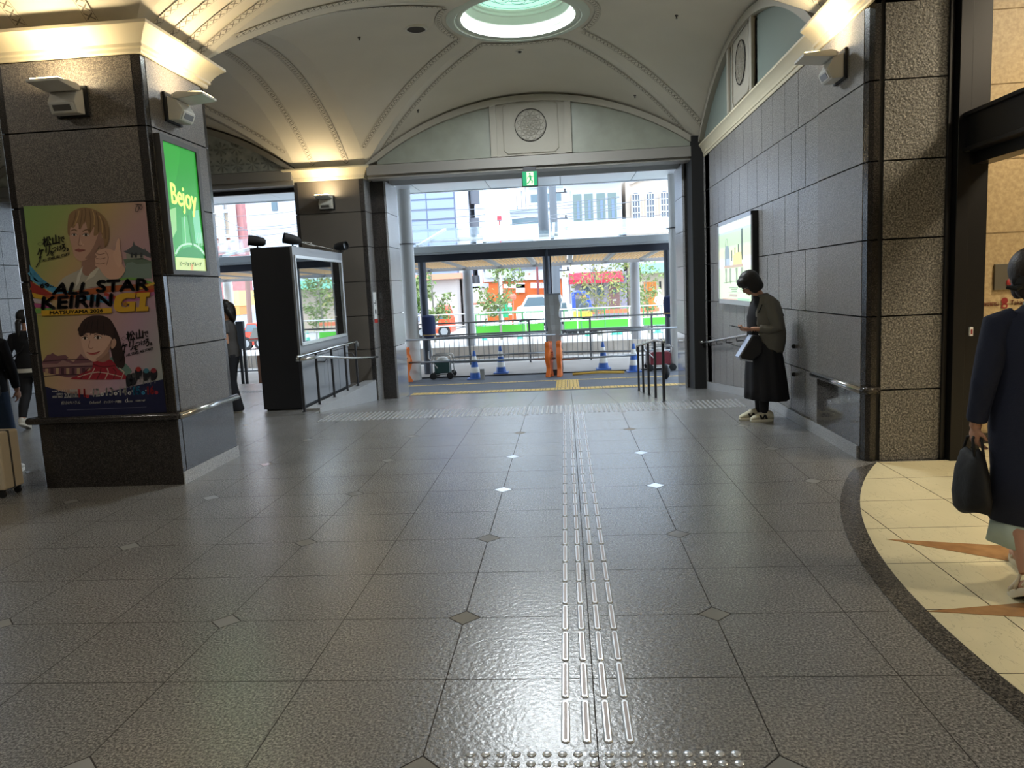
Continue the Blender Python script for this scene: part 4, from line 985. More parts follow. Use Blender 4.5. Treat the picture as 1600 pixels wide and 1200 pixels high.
# small white notice on the lit return of the far pillar
p = V((X0-.072, 13.75, 1.35)); t = empty('wall_notice', p, 'narrow white notice with a red foot on the edge of the far pillar', 'notice')
F = Flat(lambda x, y, l: V((X0-.07+l*.001, 13.75+x, 1.35-y)), (0, 0, 1)); F.rect(-.12, -.28, .12, .28, M_WHITE, 0); F.rect(-.12, .21, .12, .28, pm('#c0392b'), 1); F.text('→', (-.08, -.02), (.08, -.02), (-.08, -.14), M_BLACK, 1); F.circ(.0, .08, .05, .05, M_BLACK, 1)
F.build('printed_face', t)
# rotunda fittings: fire-alarm panel, sticker band
p0, p1 = W(1553.5, 413, 6.91), W(1584, 452, 6.91)
t = empty('alarm_panel', (p0+p1)/2, 'grey metal fire alarm panel with a red button on the beige rotunda wall', 'alarm panel')
b = MB(); b.box(p0.x, p0.x+.34, 6.895, 6.915, p1.z, p0.z); b.build('cover', mat('panel_metal', '#6f6a60', .4, metal=.5), t, bevel=.003)
b = MB(); b.box(p0.x+.12, p0.x+.24, 6.889, 6.896, p0.z-.17, p0.z-.07); b.build('notice', M_OFFW, t)
b = MB(); b.lathe((p0.x+.13, 6.896, p1.z+.06), [(.035, 0), (.035, .012), (.02, .02)], 20, axis=(0, -1, 0)); b.build('button', mat('red_button', '#a02c2c', .4), t)
p = W(1542, 473, 6.91); t = empty('wall_lettering', p, 'small dark red lettering and round emblem on the beige rotunda wall', 'wall lettering')
F = Flat(lambda x, y, l: V((p.x+x, 6.913-l*.001, p.z-y))); DR = pm('#8c3030')
F.text('IYOTETSU', (-.02, .03), (.10, .03), (-.02, -.0), DR, 1, .001); F.circ(.15, -.01, .028, .028, DR, 1); F.circ(.15, .035, .028, .022, DR, 1); F.circ(.15, .035, .014, .010, M_BEIGE, 2)
F.text('Takashimaya', (.20, .04), (.46, .04), (.20, -.01), DR, 1, .001); F.build('letters', t)
p = W(1517, 518, 6.29); b = MB(); b.box(p.x-.012, p.x+.012, 6.28, 6.30, p.z-.035, p.z+.035); b.box(p.x-.006, p.x+.006, 6.276, 6.28, p.z-.02, p.z+.02, 1)
tag(b.build('door_sticker', [M_WHITE, pm('#8c3030')], loc=p), 'tiny white sticker on the dark bronze rotunda door frame', 'sticker')

# ================================================================== TACTILE PAVING
M_BAR = mat('stud_steel', '#d2d4d8', .3, metal=.55); M_BART = mat('stud_insert', '#8b7f78', .45, metal=.6)
def stadium(L, w, z, n=7): return [(x_+w/2*math.cos(a), L/2-w/2+w/2*math.sin(a), z) for x_ in (0,) for a in [PI*k/n for k in range(n+1)]]+[(w/2*math.cos(a), -L/2+w/2+w/2*math.sin(a), z) for a in [PI+PI*k/n for k in range(n+1)]]
b = MB(); b.loft([stadium(.272, .032, 0), stadium(.270, .030, .003), stadium(.264, .022, .0055), stadium(.262, .018, .0055)], 0, cap=False); b.face(stadium(.262, .018, .0055), 0)
b.face([(x, y*.97, .0058) for x, y, z in stadium(.25, .012, 0)], 1)
bar0 = b.build('tactile_bar', [M_BAR, M_BART]); tag(bar0, 'raised steel bar stud in the four-row guiding strip running to the exit', 'tactile stud', 'guiding strip bars'); first = True
y0 = 2.45+.136
for i in range(24):
    for j in range(4):
        o = bar0 if first else bar0.copy()
        if not first: COL.objects.link(o)
        first = False; o.location = (-.055+.0745*j, y0+.2905*i, 0)
b = MB(); b.lathe((0, 0, 0), [(.0165, 0), (.0155, .003), (.011, .0055)], 12)
dot0 = b.build('tactile_dome', M_BAR, smooth=40)
pts1 = [(-.382+.0527*j, 2.39-.0527*i) for i in range(3) for j in range(18)]
rowsF = [9.37+.0585*i for i in range(11)]; colsF = [-3.22+.0600*j for j in range(91)]
allF = [(x, y) for y in rowsF for x in colsF]
nF = 246
for k, (x, y) in enumerate(pts1):
    o = dot0 if k == 0 else dot0.copy()
    if k: COL.objects.link(o)
    o.location = (x, y, 0); tag(o, 'round steel warning stud in the rows at the near end of the guiding strip', 'tactile stud', 'near warning studs')
for k, (x, y) in enumerate(allF[:nF]):
    o = dot0.copy(); COL.objects.link(o); o.location = (x, y, 0); tag(o, 'round steel warning stud in the nearest rows of the band across the ramp head', 'tactile stud', 'warning studs across the ramp head')
b = MB()
rest = [(x, y, 0) for x, y in allF[nF:]]+[(-7.2+.06*j, 12.6+.06*i, 0) for i in range(6) for j in range(44)]
for (x, y, z) in rest: b.raw([(x+r*math.cos(PI*k/3), y+r*math.sin(PI*k/3), z+h) for r, h in ((.0165, 0), (.011, .0055)) for k in range(6)], [(k, (k+1) % 6, 6+(k+1) % 6, 6+k) for k in range(6)]+[tuple(range(6, 12))])
o = b.build('tactile_domes', M_BAR); tag(o, 'field of round steel warning studs in the far rows across the ramp head', 'tactile studs', kind='stuff')
# ================================================================== STREET
M_ASPH = mat('asphalt', '#5b6068', .75, bump=.3, bscale=60, var=.12, vscale=3)
M_PAVE = mat('pale_paving', '#a39d97', .7, var=.06, vscale=2)
M_YEL = mat('yellow_tactile', '#d9b45a', .6, var=.06, vscale=8)
M_YELG = mat('yellow_tactile_groove', '#a9893c', .7)
M_CONC = mat('concrete', '#b3aca3', .75, var=.12, vscale=3)
def sbox(name, x0, x1, y0, y1, z0, z1, m, kind='structure', label=None, cat=None):
    b = MB(); b.box(x0, x1, y0, y1, z0, z1); o = b.build(name, m)
    if kind: o['kind'] = kind
    if label: tag(o, label, cat)
    return o
mb = MB(); xs = [-26, 14]; ys = [14.8, 18.6, 19.0]; grid_floor(mb, xs, ys, lambda x, y: rampz(y)); struct('ground_asphalt', mb, M_ASPH)
mb = MB(); mb.box(-70, 70, 22.6, 120, -.8, -.62); struct('ground_road', mb, mat('road_concrete', '#a9a6a2', .8, var=.08, vscale=1))
mb = MB(); mb.box(-40, 20, 19.0, 22.7, -.9, -.575, 0); mb.box(-26, 14, 18.93, 19.04, -.7, -.575, 1); struct('ground_pavement', mb, [M_PAVE, M_BLACK])
mb = MB(); mb.box(-40, 20, 24.2, 24.4, -.7, -.22, 0); mb.box(-40, 20, 24.4, 27, -.7, -.23, 1)
for i in range(80): mb.box(-26+i*.5, -26+i*.5+.012, 24.19, 24.21, -.7, -.22, 2)
struct('ground_platform', mb, [M_CONC, M_PAVE, mat('conc_joint', '#837c73', .8)])
# yellow tactile lines in the asphalt
mb = MB()
def strip_x(x0, x1, y0, w, n, m0=0):
    for i in range(n):
        xa = x0+(x1-x0)*i/n; xb = x0+(x1-x0)*(i+1)/n-.015
        mb.face([(xa, y0, rampz(y0)+.004), (xb, y0, rampz(y0)+.004), (xb, y0+w, rampz(y0+w)+.004), (xa, y0+w, rampz(y0+w)+.004)], m0)
        for k in range(3):
            xc = xa+(xb-xa)*(k+.5)/3; mb.face([(xc-.012, y0+.03, rampz(y0)+.006), (xc+.012, y0+.03, rampz(y0)+.006), (xc+.012, y0+w-.03, rampz(y0+w)+.006), (xc-.012, y0+w-.03, rampz(y0+w)+.006)], 1)
strip_x(-3.2, 3.4, 14.95, .42, 22); strip_x(-9, 3.4, 17.0, .16, 30); strip_x(-26, 10, 20.1, .3, 90)
for i in range(4): strip_x(-.25, .25, 15.4+i*.42, .40, 2)
struct('trim_18', mb, [M_YEL, M_YELG], fix=False)

# round canopy columns
M_COLW = mat('column_white', '#c6c6c2', .5, bump=.05, bscale=6)
for (px, lab) in ((647, 'thick round off-white canopy column left of the exit view'), (1060, 'thick round off-white canopy column at the right jamb')):
    x = W(px, 568, 18.75).x-(0 if px < 800 else .0); t = empty('canopy_column', (x, 18.75, -.6), lab, 'column', 'round canopy columns')
    zj = W(px, 381 if px < 800 else 356, 18.6).z
    b = MB(); b.lathe((x, 18.75, -.62), [(.170, 0), (.172, zj+.62)], 28); b.lathe((x, 18.75, zj), [(.168, .012), (.168, 4.1-zj)], 28); b.build('shaft', M_COLW, t, smooth=40)
    b = MB(); b.lathe((x, 18.75, zj), [(.19, 0), (.235, .0), (.235, .018), (.19, .018)], 28); b.build('joint_ring', M_DSTEEL, t, smooth=40)

# ------------------------------------------------------------------ tram shelter
YS = 19.7
M_SPOST = mat('shelter_post_grey', '#4c5058', .4, metal=.4); M_SPOSTB = mat('shelter_post_light', '#8f9092', .5)
M_FASC = mat('shelter_fascia', '#b7bcbd', .4); M_TIM = mat('timber_slats', '#e6c08a', .6, var=.08, vscale=20)
t = empty('tram_shelter', (-.4, YS, -.6), 'long tram stop shelter with dark posts and timber slatted ceiling across the exit', 'shelter')
zb1, zb2, zf = 2.36, 2.58, 2.86
b = MB(); b.box(-17, 3.3, YS, YS+.22, zb1, zb2-.04); b.build('beam', mat('shelter_beam_dark', '#33363f', .4, metal=.3), t)
b = MB(); b.box(-17, 3.3, YS-.16, YS+.3, zb2-.04, zb2+.02, 0); b.box(-17, 3.3, YS-.22, YS-.10, zb2+.0, zb2+.18, 0); b.box(-17, 3.3, YS+2.2, YS+2.3, zb2+.42, zb2+.50, 0); b.build('gutter', M_FASC, t, bevel=.02)
for i in range(12):
    x = -16+i*1.75; b = MB()
    b.loft([[(x-.04, YS-.1, zb2+.15), (x+.04, YS-.1, zb2+.15), (x+.04, YS-.1, zb2+.22), (x-.04, YS-.1, zb2+.22)], [(x-.04, YS+4.8, zb2+.95), (x+.04, YS+4.8, zb2+.95), (x+.04, YS+4.8, zb2+1.02), (x-.04, YS+4.8, zb2+1.02)]]); b.build('glazing_bar', M_FASC, t)
b = MB(); b.loft([[(-17, YS-.1, zb2+.21), (3.3, YS-.1, zb2+.21), (3.3, YS-.1, zb2+.22), (-17, YS-.1, zb2+.22)], [(-17, YS+4.8, zb2+1.01), (3.3, YS+4.8, zb2+1.01), (3.3, YS+4.8, zb2+1.02), (-17, YS+4.8, zb2+1.02)]])
b.build('roof_glass', mat('roof_glass', '#8fa6ae', .05, alpha=.25), t)
SLC = [W(x, 400, YS+.5).x for x in (628, 706, 779, 850, 882, 925, 968, 1012, 1052)]
x = -16.6
xsr = [-16.6+1.12*i for i in range(19)]
for i, x in enumerate(xsr[:-1]):
    if x > 3.1: break
    xa, xb = x+.09, x+1.03; b = MB()
    for k in range(12):      # slats run across, on battens
        yy = YS+.35+k*.33
        zz = zb1+.06-(yy-YS)*.018
        b.box(xa, xb, yy, yy+.16, zz, zz+.03)
    for k in range(9):
        xx = xa+.03+k*.105; b.loft([[(xx, y_, zb1+.03-(y_-YS)*.018), (xx+.05, y_, zb1+.03-(y_-YS)*.018), (xx+.05, y_, zb1+.058-(y_-YS)*.018), (xx, y_, zb1+.058-(y_-YS)*.018)] for y_ in (YS+.3, YS+4.3)])
    b.build('slat_panel', M_TIM, t)
    b = MB(); b.loft([[(x-.05, y_, zb1-(y_-YS)*.018), (x+.05, y_, zb1-(y_-YS)*.018), (x+.05, y_, zb1+.12), (x-.05, y_, zb1+.12)] for y_ in (YS+.2, YS+4.5)]); b.build('rafter', M_SPOSTB, t)
b = MB(); b.box(-17, 3.3, YS+4.4, YS+4.55, zb1-.14, zb1+.05); b.build('rear_beam', M_SPOSTB, t)
for px in (1045, 857, 663):
    x = W(px, 480, YS+.1).x; b = MB(); b.lathe((x, YS+.11, -.6), [(.105, 0), (.105, zb1+.6)], 20); b.build('front_post', M_SPOST, t, smooth=40)
x = W(857, 480, YS+.1).x
b = MB(); b.tube([(x+.0, YS-.08, -.55), (x+.0, YS-.08, zb2)], .035, 8); b.tube([(x+.1, YS-.08, -.55), (x+.1, YS-.08, zb1)], .02, 8); b.build('downpipe', M_SPOST, t, smooth=True)
x = W(848, 320, YS+2.5).x
b = MB(); b.lathe((x, YS+2.5, zb2+.5), [(.20, 0), (.20, .03), (.15, .04), (.15, 3.5)], 24); b.build('mast', mat('mast_grey', '#565c63', .5), t, smooth=40)
for px in (733, 993, 359):
    x = W(px, 480, 24.5).x; b = MB(); b.lathe((x, 24.5, -.25), [(.15, 0), (.15, zb1+.25)], 22); b.build('rear_post', M_SPOSTB if px > 400 else M_WHITE, t, smooth=40)

# utility mast with insulators seen behind
def pole(px, py0, py1, Y, r, label, m, fit=True):
    a, c = W(px, py0, Y), W(px, py1, Y); c.z = -.6; t = empty('utility_pole', (a.x, Y, -.6), label, 'pole')
    b = MB(); b.tube([(a.x, Y, -.6), (a.x, Y, a.z)], [r, r*.8], 12); b.build('pole_shaft', m, t, smooth=40)
    if fit:
        for k in range(5):
            z = a.z-.5-k*1.0
            b = MB(); b.box(a.x-.1, a.x+.55, Y-.03, Y+.03, z, z+.04); b.lathe((a.x+.48, Y, z+.04), [(.03, 0), (.05, .03), (.03, .06), (.05, .09), (.02, .12)], 10); b.build('crossarm', M_DSTEEL, t)
        b = MB(); b.lathe((a.x+.05, Y-.15, a.z-3.5), [(.16, 0), (.16, .5)], 12); b.build('transformer', M_COLW, t)
pole(861, 240, 0, 30, .17, 'grey utility pole with crossarms just right of the shelter mast', mat('pole_grey', '#5d6268', .6))
pole(780, 400, 0, 44, .12, 'thin pale utility pole left of the orange shop front', M_COLW, False)
pole(838, 390, 0, 42, .07, 'thin dark red lamp post in front of the orange shop', mat('dark_red', '#6b2a2a', .5), False)
pole(882, 395, 0, 46, .22, 'stout pale utility pole left of the red awning cafe', M_COLW, False)
pole(893, 400, 0, 47, .16, 'second pale utility pole beside the red awning cafe', M_COLW, False)
# overhead wires
def wires(name_, lst, label):
    lab_ = ['overhead wire left of the mast, %s of five' % k for k in ('topmost', 'second', 'middle', 'fourth', 'lowest')]+['overhead wire right of the mast, %s of three' % k for k in ('highest', 'middle', 'lowest')]+['overhead wire beyond the left opening, %s of four level ones' % k for k in ('highest', 'second', 'third', 'lowest')]+['slanting overhead wire above the display cabinet in the left opening']
    for i, (a, bq, Y) in enumerate(lst):
        A, B = W(*a, Y), W(*bq, Y); d = B-A; A = A-d*.5; B = B+d*.5
        b = MB(); b.tube([A+(B-A)*k/8+V((0, 0, -.25*(1-(k/4-1)**2)+.0)) for k in range(9)], .011, 4)
        o = b.build('overhead_wire', mat('wire', '#6f737a', .6)); tag(o, lab_[i], 'wire')
wires('w', [((620, 322), (850, 312), 30), ((620, 337), (850, 318), 30), ((610, 345), (850, 330), 29), ((610, 357), (850, 336), 28), ((620, 368), (850, 352), 28), ((880, 318), (1050, 298), 30), ((880, 334), (1050, 326), 29), ((860, 350), (1050, 341), 28), ((340, 330), (455, 323), 30),
            ((340, 346), (455, 343), 29), ((340, 350), (455, 347), 28), ((340, 361), (455, 355), 28), ((330, 325), (450, 378), 27)], 'thin overhead tram wire crossing the view above the shelter roof')

# ------------------------------------------------------------------ railings, barriers
def railing(name, x0, x1, Y, z0, z1, n, m, label, posts=6, rails=(0., 1.), extra=None):
    t = empty(name, ((x0+x1)/2, Y, z0), label, 'railing')
    for f in rails: b = MB(); b.tube([(x0, Y, z0+(z1-z0)*f+(.08 if f == 0 else 0)), (x1, Y, z0+(z1-z0)*f+(.08 if f == 0 else 0))], .022, 8); b.build('rail', m, t)
    for k in range(n):
        x = x0+(x1-x0)*k/(n-1); b = MB(); b.tube([(x, Y, z0+.08), (x, Y, z0+(z1-z0)*(sorted(rails)[-2] if len(rails) > 2 else 1))], .0075, 6); b.build('bar', m, t)
    for k in range(posts):
        x = x0+(x1-x0)*k/(posts-1); b = MB(); b.box(x-.025, x+.025, Y-.02, Y+.02, z0, z1); b.build('post', m, t)
    return t
M_RAILG = mat('railing_grey', '#6e7377', .4, metal=.5)
railing('platform_railing', W(640, 520, 21.8).x, 4.2, 21.8, -.575, .66, 62, M_RAILG, 'grey steel railing with thin upright bars across the far edge of the pavement', 6, (0., .72, 1.))
railing('platform_railing', -15, W(605, 520, 21.8).x-.3, 21.8, -.575, .45, 70, M_RAILG, 'grey steel railing with thin upright bars behind the woman at the left opening', 8, (0., 1.))
railing('platform_railing', -7, 6, 27.2, -.3, .75, 2, M_COLW, 'plain white two-bar railing beyond the tram platform', 8, (.6, 1.))
# animal-shaped barrier ends with pipes
M_OR = mat('orange_plastic', '#e8762c', .4)
def guard(x, Y, rz, label, H=.86):
    t = empty('barrier_stand', (0, 0, 0), label, 'barrier stand', 'orange animal-faced barrier stands', local=True)
    b = MB(); P = [(-.17, 0), (-.13, .10), (-.09, .2), (-.12, .30), (-.16, .40), (-.18, .52), (-.15, .64), (-.12, .72), (-.14, .80), (-.10, .86), (-.05, .82), (.05, .82), (.10, .86), (.14, .80), (.12, .72), (.15, .64), (.18, .52), (.16, .40), (.12, .30), (.09, .2), (.13, .10), (.17, 0), (.06, 0), (.0, .08), (-.06, 0)]
    P = spline(P, 3); k = H/.86
    b.prism([(x_*k, -.05, z_*k) for x_, z_ in P], (0, .10, 0)); b.build('body', M_OR, t, bevel=.01)
    b = MB(); b.lathe((0, -.05, .55*k), [(.13, 0), (.12, .02), (.0, .03)], 20, axis=(0, -1, 0)); f = b.build('face', mat('orange_light', '#f0965a', .4), t)
    b = MB()
    for s in (-1, 1): b.ell((s*.045, -.078, .59*k), (.013, .008, .016), 8)
    b.ell((0, -.082, .54*k), (.02, .01, .014), 8); b.build('face_marks', mat('brown_mark', '#5a2f1c', .5), f)
    t.location = (x, Y, rampz(Y) if Y < 18.6 else -.6); t.rotation_euler = (0, 0, rz); return t
gx1 = W(632, 560, 18.2).x; gx2 = W(858, 560, 18.2).x; gx3 = W(874, 560, 18.2).x
guard(gx1, 18.2, .55, 'orange animal-faced barrier stand at the left jamb'); guard(gx2, 18.2, 1.25, 'orange animal-faced barrier stand left of the wrapped signboard'); guard(gx3, 18.2, 1.45, 'orange animal-faced barrier stand right of the wrapped signboard')
M_PIPE = mat('galvanised_pipe', '#8c9092', .35, metal=.7)
def pipe(a, c, label, Y, Y2=None, r=.024):
    A, B = W(*a, Y), W(*c, Y2 or Y); b = MB(); b.tube([A, B], r, 10); tag(b.build('barrier_pipe', M_PIPE, smooth=True), label, 'pipe', 'barrier pipes')
pipe((627, 532), (868, 523), 'upper barrier pipe between the left stand and the wrapped signboard', 18.2)
pipe((632, 567), (868, 560), 'lower barrier pipe between the left stand and the wrapped signboard', 18.2)
pipe((655, 530), (860, 519), 'upper barrier pipe of the rear run left of the wrapped signboard', 19.2)
pipe((706, 558), (862, 550), 'lower barrier pipe of the rear run left of the wrapped signboard', 19.2)
pipe((874, 524), (1066, 511), 'upper barrier pipe running right of the wrapped signboard', 18.2)
pipe((878, 562), (994, 554), 'lower barrier pipe running right of the wrapped signboard', 18.2)
pipe((880, 550), (1066, 547), 'middle barrier pipe of the rear run right of the wrapped signboard', 19.2)
pipe((884, 517), (1066, 512), 'upper barrier pipe of the rear run right of the wrapped signboard', 19.3)
# traffic cones
M_CB = mat('cone_blue', '#2f5fae', .45); M_CW = mat('cone_white', '#e6e6e0', .4)
def cone(px, py, Y, label, z=-.6, H=.70, m1=None):
    x = W(px, py, Y).x; t = empty('traffic_cone', (x, Y, z), label, 'traffic cone', 'striped traffic cones')
    b = MB(); b.box(x-.19, x+.19, Y-.19, Y+.19, z, z+.03); b.build('base', m1 or M_CB, t, bevel=.01)
    R = lambda h: .14-(.14-.028)*h/H
    b = MB(); n = 5
    for k in range(n):
        h0, h1 = .03+(H-.03)*k/n, .03+(H-.03)*(k+1)/n
        b.lathe((x, Y, z), [(R(h0), h0), (R(h1), h1)], 20, m=k % 2, cap=(k == n-1))
    b.build('cone_body', [m1 or M_CB, M_CW], t, smooth=40)
cone(741, 560, 18.35, 'blue and white striped traffic cone nearest, right of the left generator', -.59)
cone(782, 555, 19.3, 'blue and white striped traffic cone behind the railing pipes, left of the middle post', -.575)
cone(942, 545, 19.3, 'blue and white striped traffic cone right of the wrapped signboard', -.575)
cone(990, 550, 18.7, 'blue and white striped traffic cone left of the right generator', -.6)
# wrapped signboard on black foot
p = W(868, 540, 18.6); t = empty('wrapped_signboard', (p.x, 18.6, -.6), 'tall narrow signboard wrapped in grey plastic sheet on a black foot', 'signboard')
zt_ = W(864, 461, 18.6).z
b = MB(); b.box(p.x-.16, p.x+.16, 18.5, 18.75, -.6, -.45); b.build('foot', M_BLACK, t)
b = MB()
rings = []
for k in range(16):
    z = -.45+(zt_+.45)*k/15; w_ = .165+.012*math.sin(k*2.1)+(.01 if k > 12 else 0); d_ = .07+.01*math.cos(k*1.7); o_ = -.05+.06*(1-k/15)
    rings.append([(p.x+o_+w_*sx*(1+.06*math.sin(k*1.3+j)), 18.6+d_*sy, z) for j, (sx, sy) in enumerate(((-1, -1), (-.4, -1.2), (.2, -.9), (1, -1), (1, 1), (.1, 1.1), (-1, 1)))])
b.loft(rings); b.build('plastic_wrap', mat('grey_plastic_sheet', '#9c9e9c', .22, bump=.5, bscale=12), t)
b = MB(); b.box(p.x-.20, p.x+.16, 18.52, 18.70, zt_, zt_+.04); b.build('cap', mat('sign_cap', '#7c8084', .4), t)
# generators
def generator(px0, px1, Y, z, body, label):
    x0, x1 = W(px0, 560, Y).x, W(px1, 560, Y).x; w = x1-x0; t = empty('generator', ((x0+x1)/2, Y, z), label, 'generator', 'portable generators')
    b = MB(); P = [(x0+.12*w, z+.14), (x1-.12*w, z+.14), (x1-.12*w, z+.42), (x1-.2*w, z+.46), (x0+.2*w, z+.46), (x0+.12*w, z+.42)]
    b.prism([(x, Y-.2, zz) for x, zz in P], (0, .4, 0)); b.build('engine_body', body, t, bevel=.02)
    b = MB(); b.lathe(((x0+x1)/2, Y, z+.46), [(.14, 0), (.13, .06), (.05, .09)], 18); b.build('fuel_tank', mat('tank_white', '#d5d3cc', .4), t)
    b = MB()
    for yy in (Y-.24, Y+.24):
        b.tube([(x0+.02*w, yy, z+.12), (x0+.04*w, yy, z+.56), (x0+.1*w, yy, z+.6), (x1-.1*w, yy, z+.6), (x1-.04*w, yy, z+.56), (x1-.02*w, yy, z+.12), (x0+.02*w, yy, z+.12)], .018, 8)
        b.tube([(x0-.1*w, yy, z+.72), (x0-.12*w, yy, z+.55), (x0+.3*w, yy, z+.28)], .016, 8)
    b.build('tube_frame', mat('tube_grey', '#a9a9a6', .3, metal=.6), t, smooth=40)
    for xx in (x0+.08*w, x1-.08*w):
        for yy in (Y-.28, Y+.28): b = MB(); b.lathe((xx, yy-.03, z+.085), [(.03, -.01), (.085, 0), (.085, .06), (.03, .07)], 18, axis=(0, 1, 0)); b.build('wheel', M_BLACK, t, smooth=40)
generator(676, 707, 18.9, -.6, mat('gen_green', '#2c4a48', .4), 'dark green portable generator in a tube frame beside the left column')
generator(1010, 1052, 18.9, -.6, mat('gen_red', '#7c3038', .4), 'dark red portable generator in a tube frame beside the right column')
# covered balloon lamps
def lamp_cover(px, py0, py1, Y, label):
    a, c = W(px, py0, Y), W(px, py1, Y); h = a.z-c.z; t = empty('covered_work_light', (a.x, Y, -.6), label, 'work light', 'covered work lights')
    b = MB(); b.lathe((a.x, Y, c.z), [(.08, -.06), (.15, .02), (.165, .1), (.175, h*.6), (.165, h*.93), (.12, h), (.02, h+.01)], 18); b.build('cloth_cover', mat('navy_cloth', '#26335f', .7, bump=.4, bscale=10), t, smooth=40)
    b = MB(); b.lathe((a.x, Y, c.z), [(.172, .03), (.175, .06)], 18, cap=False); b.build('tan_band', mat('tan_band', '#b99a6c', .6), t)
    b = MB(); b.tube([(a.x, Y, c.z), (a.x+.02, Y, -.1)], .022, 8); b.build('pole', M_PIPE, t)
lamp_cover(669, 493, 526, 18.8, 'work light under a navy cloth cover on the left generator mast')
lamp_cover(1047, 462, 492, 19.3, 'work light under a navy cloth cover beside the right column')
# planks, mats at the kerb
b = MB(); A, B = W(894, 566, 18.3), W(975, 563, 18.3); b.tube([(A.x, 18.3, -.56), ((A.x+B.x)/2, 18.25, -.53), (B.x, 18.4, -.57)], .03, 8)
tag(b.build('cable_cover', mat('yellow_rubber', '#c9a040', .6)), 'yellow rubber cable cover lying at the kerb below the right cones', 'cable cover')
p = W(1066, 577, 14.95); b = MB(); b.ell((2.12, 16.4, rampz(16.4)+.17), (.09, .2, .17), 16); tag(b.build('rounded_dark_object', M_BLACK, smooth=True), 'dark rounded object half hidden by the foot of the right jamb', 'unidentified_object')  # unidentified thing, stood in for by a plain dark rounded form
p = W(753, 568, 18.2); b = MB(); b.box(p.x-.05, p.x+.05, 18.15, 18.25, -.6, -.33); tag(b.build('kerb_post', mat('post_grey', '#8a8a86', .5)), 'short grey kerb post right of the nearest blue cone', 'post')
# left opening: information lectern, dark sign
p = W(408, 560, 18.8); t = empty('information_lectern', (p.x, 18.8, -.6), 'slanted colourful information board on two brown posts beyond the left opening', 'information board')
for dx in (-.02, .75): b = MB(); b.box(p.x+dx-.07, p.x+dx+.07, 18.75, 18.85, -.6, .18); b.build('post', mat('brown_post', '#7b5238', .6), t)
b = MB(); P = [W(389, 534, 18.75), W(440, 530, 18.75), W(440, 512, 19.1), W(396, 515, 19.1)]; b.prism(P, (0, 0, .04)); b.build('sloping_board', mat('map_white', '#dfdcd0', .4), t)
F = Flat(lambda x, y, l: P[0]+(P[1]-P[0])*x+(P[3]-P[0])*y+V((0, 0, .045+.003*l))); F.rect(.0, .0, 1, .12, pm('#c8452e'), 0); F.rect(.3, .3, .5, .7, pm('#e2c23a'), 0); F.rect(.6, .2, .75, .5, pm('#58b04a'), 0); F.rect(.75, .5, .95, .9, pm('#d87a38'), 0); F.build('map_print', t)
p = W(375, 520, 17.5); t = empty('dark_signboard', (p.x, 17.5, -.55), 'dark grey free-standing signboard behind the woman in grey', 'signboard')
b = MB(); q0, q1 = W(376, 502, 17.5), W(383, 545, 17.5); b.box(q0.x-.12, q1.x+.02, 17.45, 17.55, q1.z, q0.z); b.build('panel', mat('sign_dark', '#3e4147', .5), t, bevel=.01)
b = MB(); b.box(q0.x-.1, q0.x-.05, 17.47, 17.53, -.57, q1.z); b.box(q1.x-.05, q1.x, 17.47, 17.53, -.57, q1.z); b.build('leg', M_BLACK, t)

# ------------------------------------------------------------------ construction site beyond
M_GRN = mat('site_green', '#4fae33', .5); M_GRND = mat('site_green_rail', '#4f9a58', .5)
def site_fence(px0, px1, pyb, pyt, Y, label):
    a, c = W(px0, pyb, Y), W(px1, pyb, Y); zt = W(px0, pyt, Y).z; zb = a.z; t = empty('site_fence', ((a.x+c.x)/2, Y, -.6), label, 'fence', 'green site fences')
    b = MB(); b.box(a.x, c.x, Y-.02, Y+.02, zb, zb+.36*(zt-zb)+.05); b.build('kick_panel', M_GRN, t)
    b = MB(); b.tube([(a.x, Y, zb), (a.x, Y, zt), (c.x, Y, zt), (c.x, Y, zb), (a.x, Y, zb)], .03, 8); b.build('frame', M_GRND, t)
    n = max(2, int((c.x-a.x)/.16))
    for k in range(1, n): x = a.x+(c.x-a.x)*k/n; b = MB(); b.tube([(x, Y, zb), (x, Y, zt)], .010, 5); b.build('bar', M_GRND, t)
Yf = 30
site_fence(745, 781, 523, 492, Yf, 'green site fence panel left of the thin tree'); site_fence(782, 817, 521, 490, Yf, 'green site fence panel with the tree in front, left of the middle post'); site_fence(818, 850, 520, 488, Yf, 'green site fence panel touching the middle post on its left')
site_fence(882, 908, 515, 485, Yf, 'green site fence panel right of the wrapped signboard'); site_fence(909, 945, 513, 483, Yf, 'green site fence panel below the red awning'); site_fence(946, 981, 511, 481, Yf, 'green site fence panel left of the right rear post'); site_fence(1006, 1041, 508, 478, Yf, 'green site fence panel below the orange doors')
M_CG = mat('cone_teal', '#59bfa2', .5)
for i, (px, Y) in enumerate(((756, 32), (812, 32.5), (918, 32), (960, 33), (968, 32), (1028, 33))):
    cone(px, 510, Y, ('teal and white site cone behind the leftmost green fence', 'teal and white site cone left of the middle post', 'teal and white site cone by the yellow digger', 'teal and white site cone under the pale trees', 'teal and white site cone close left of the right rear post', 'teal and white site cone below the orange doors')[i], -.62, .75, M_CG)
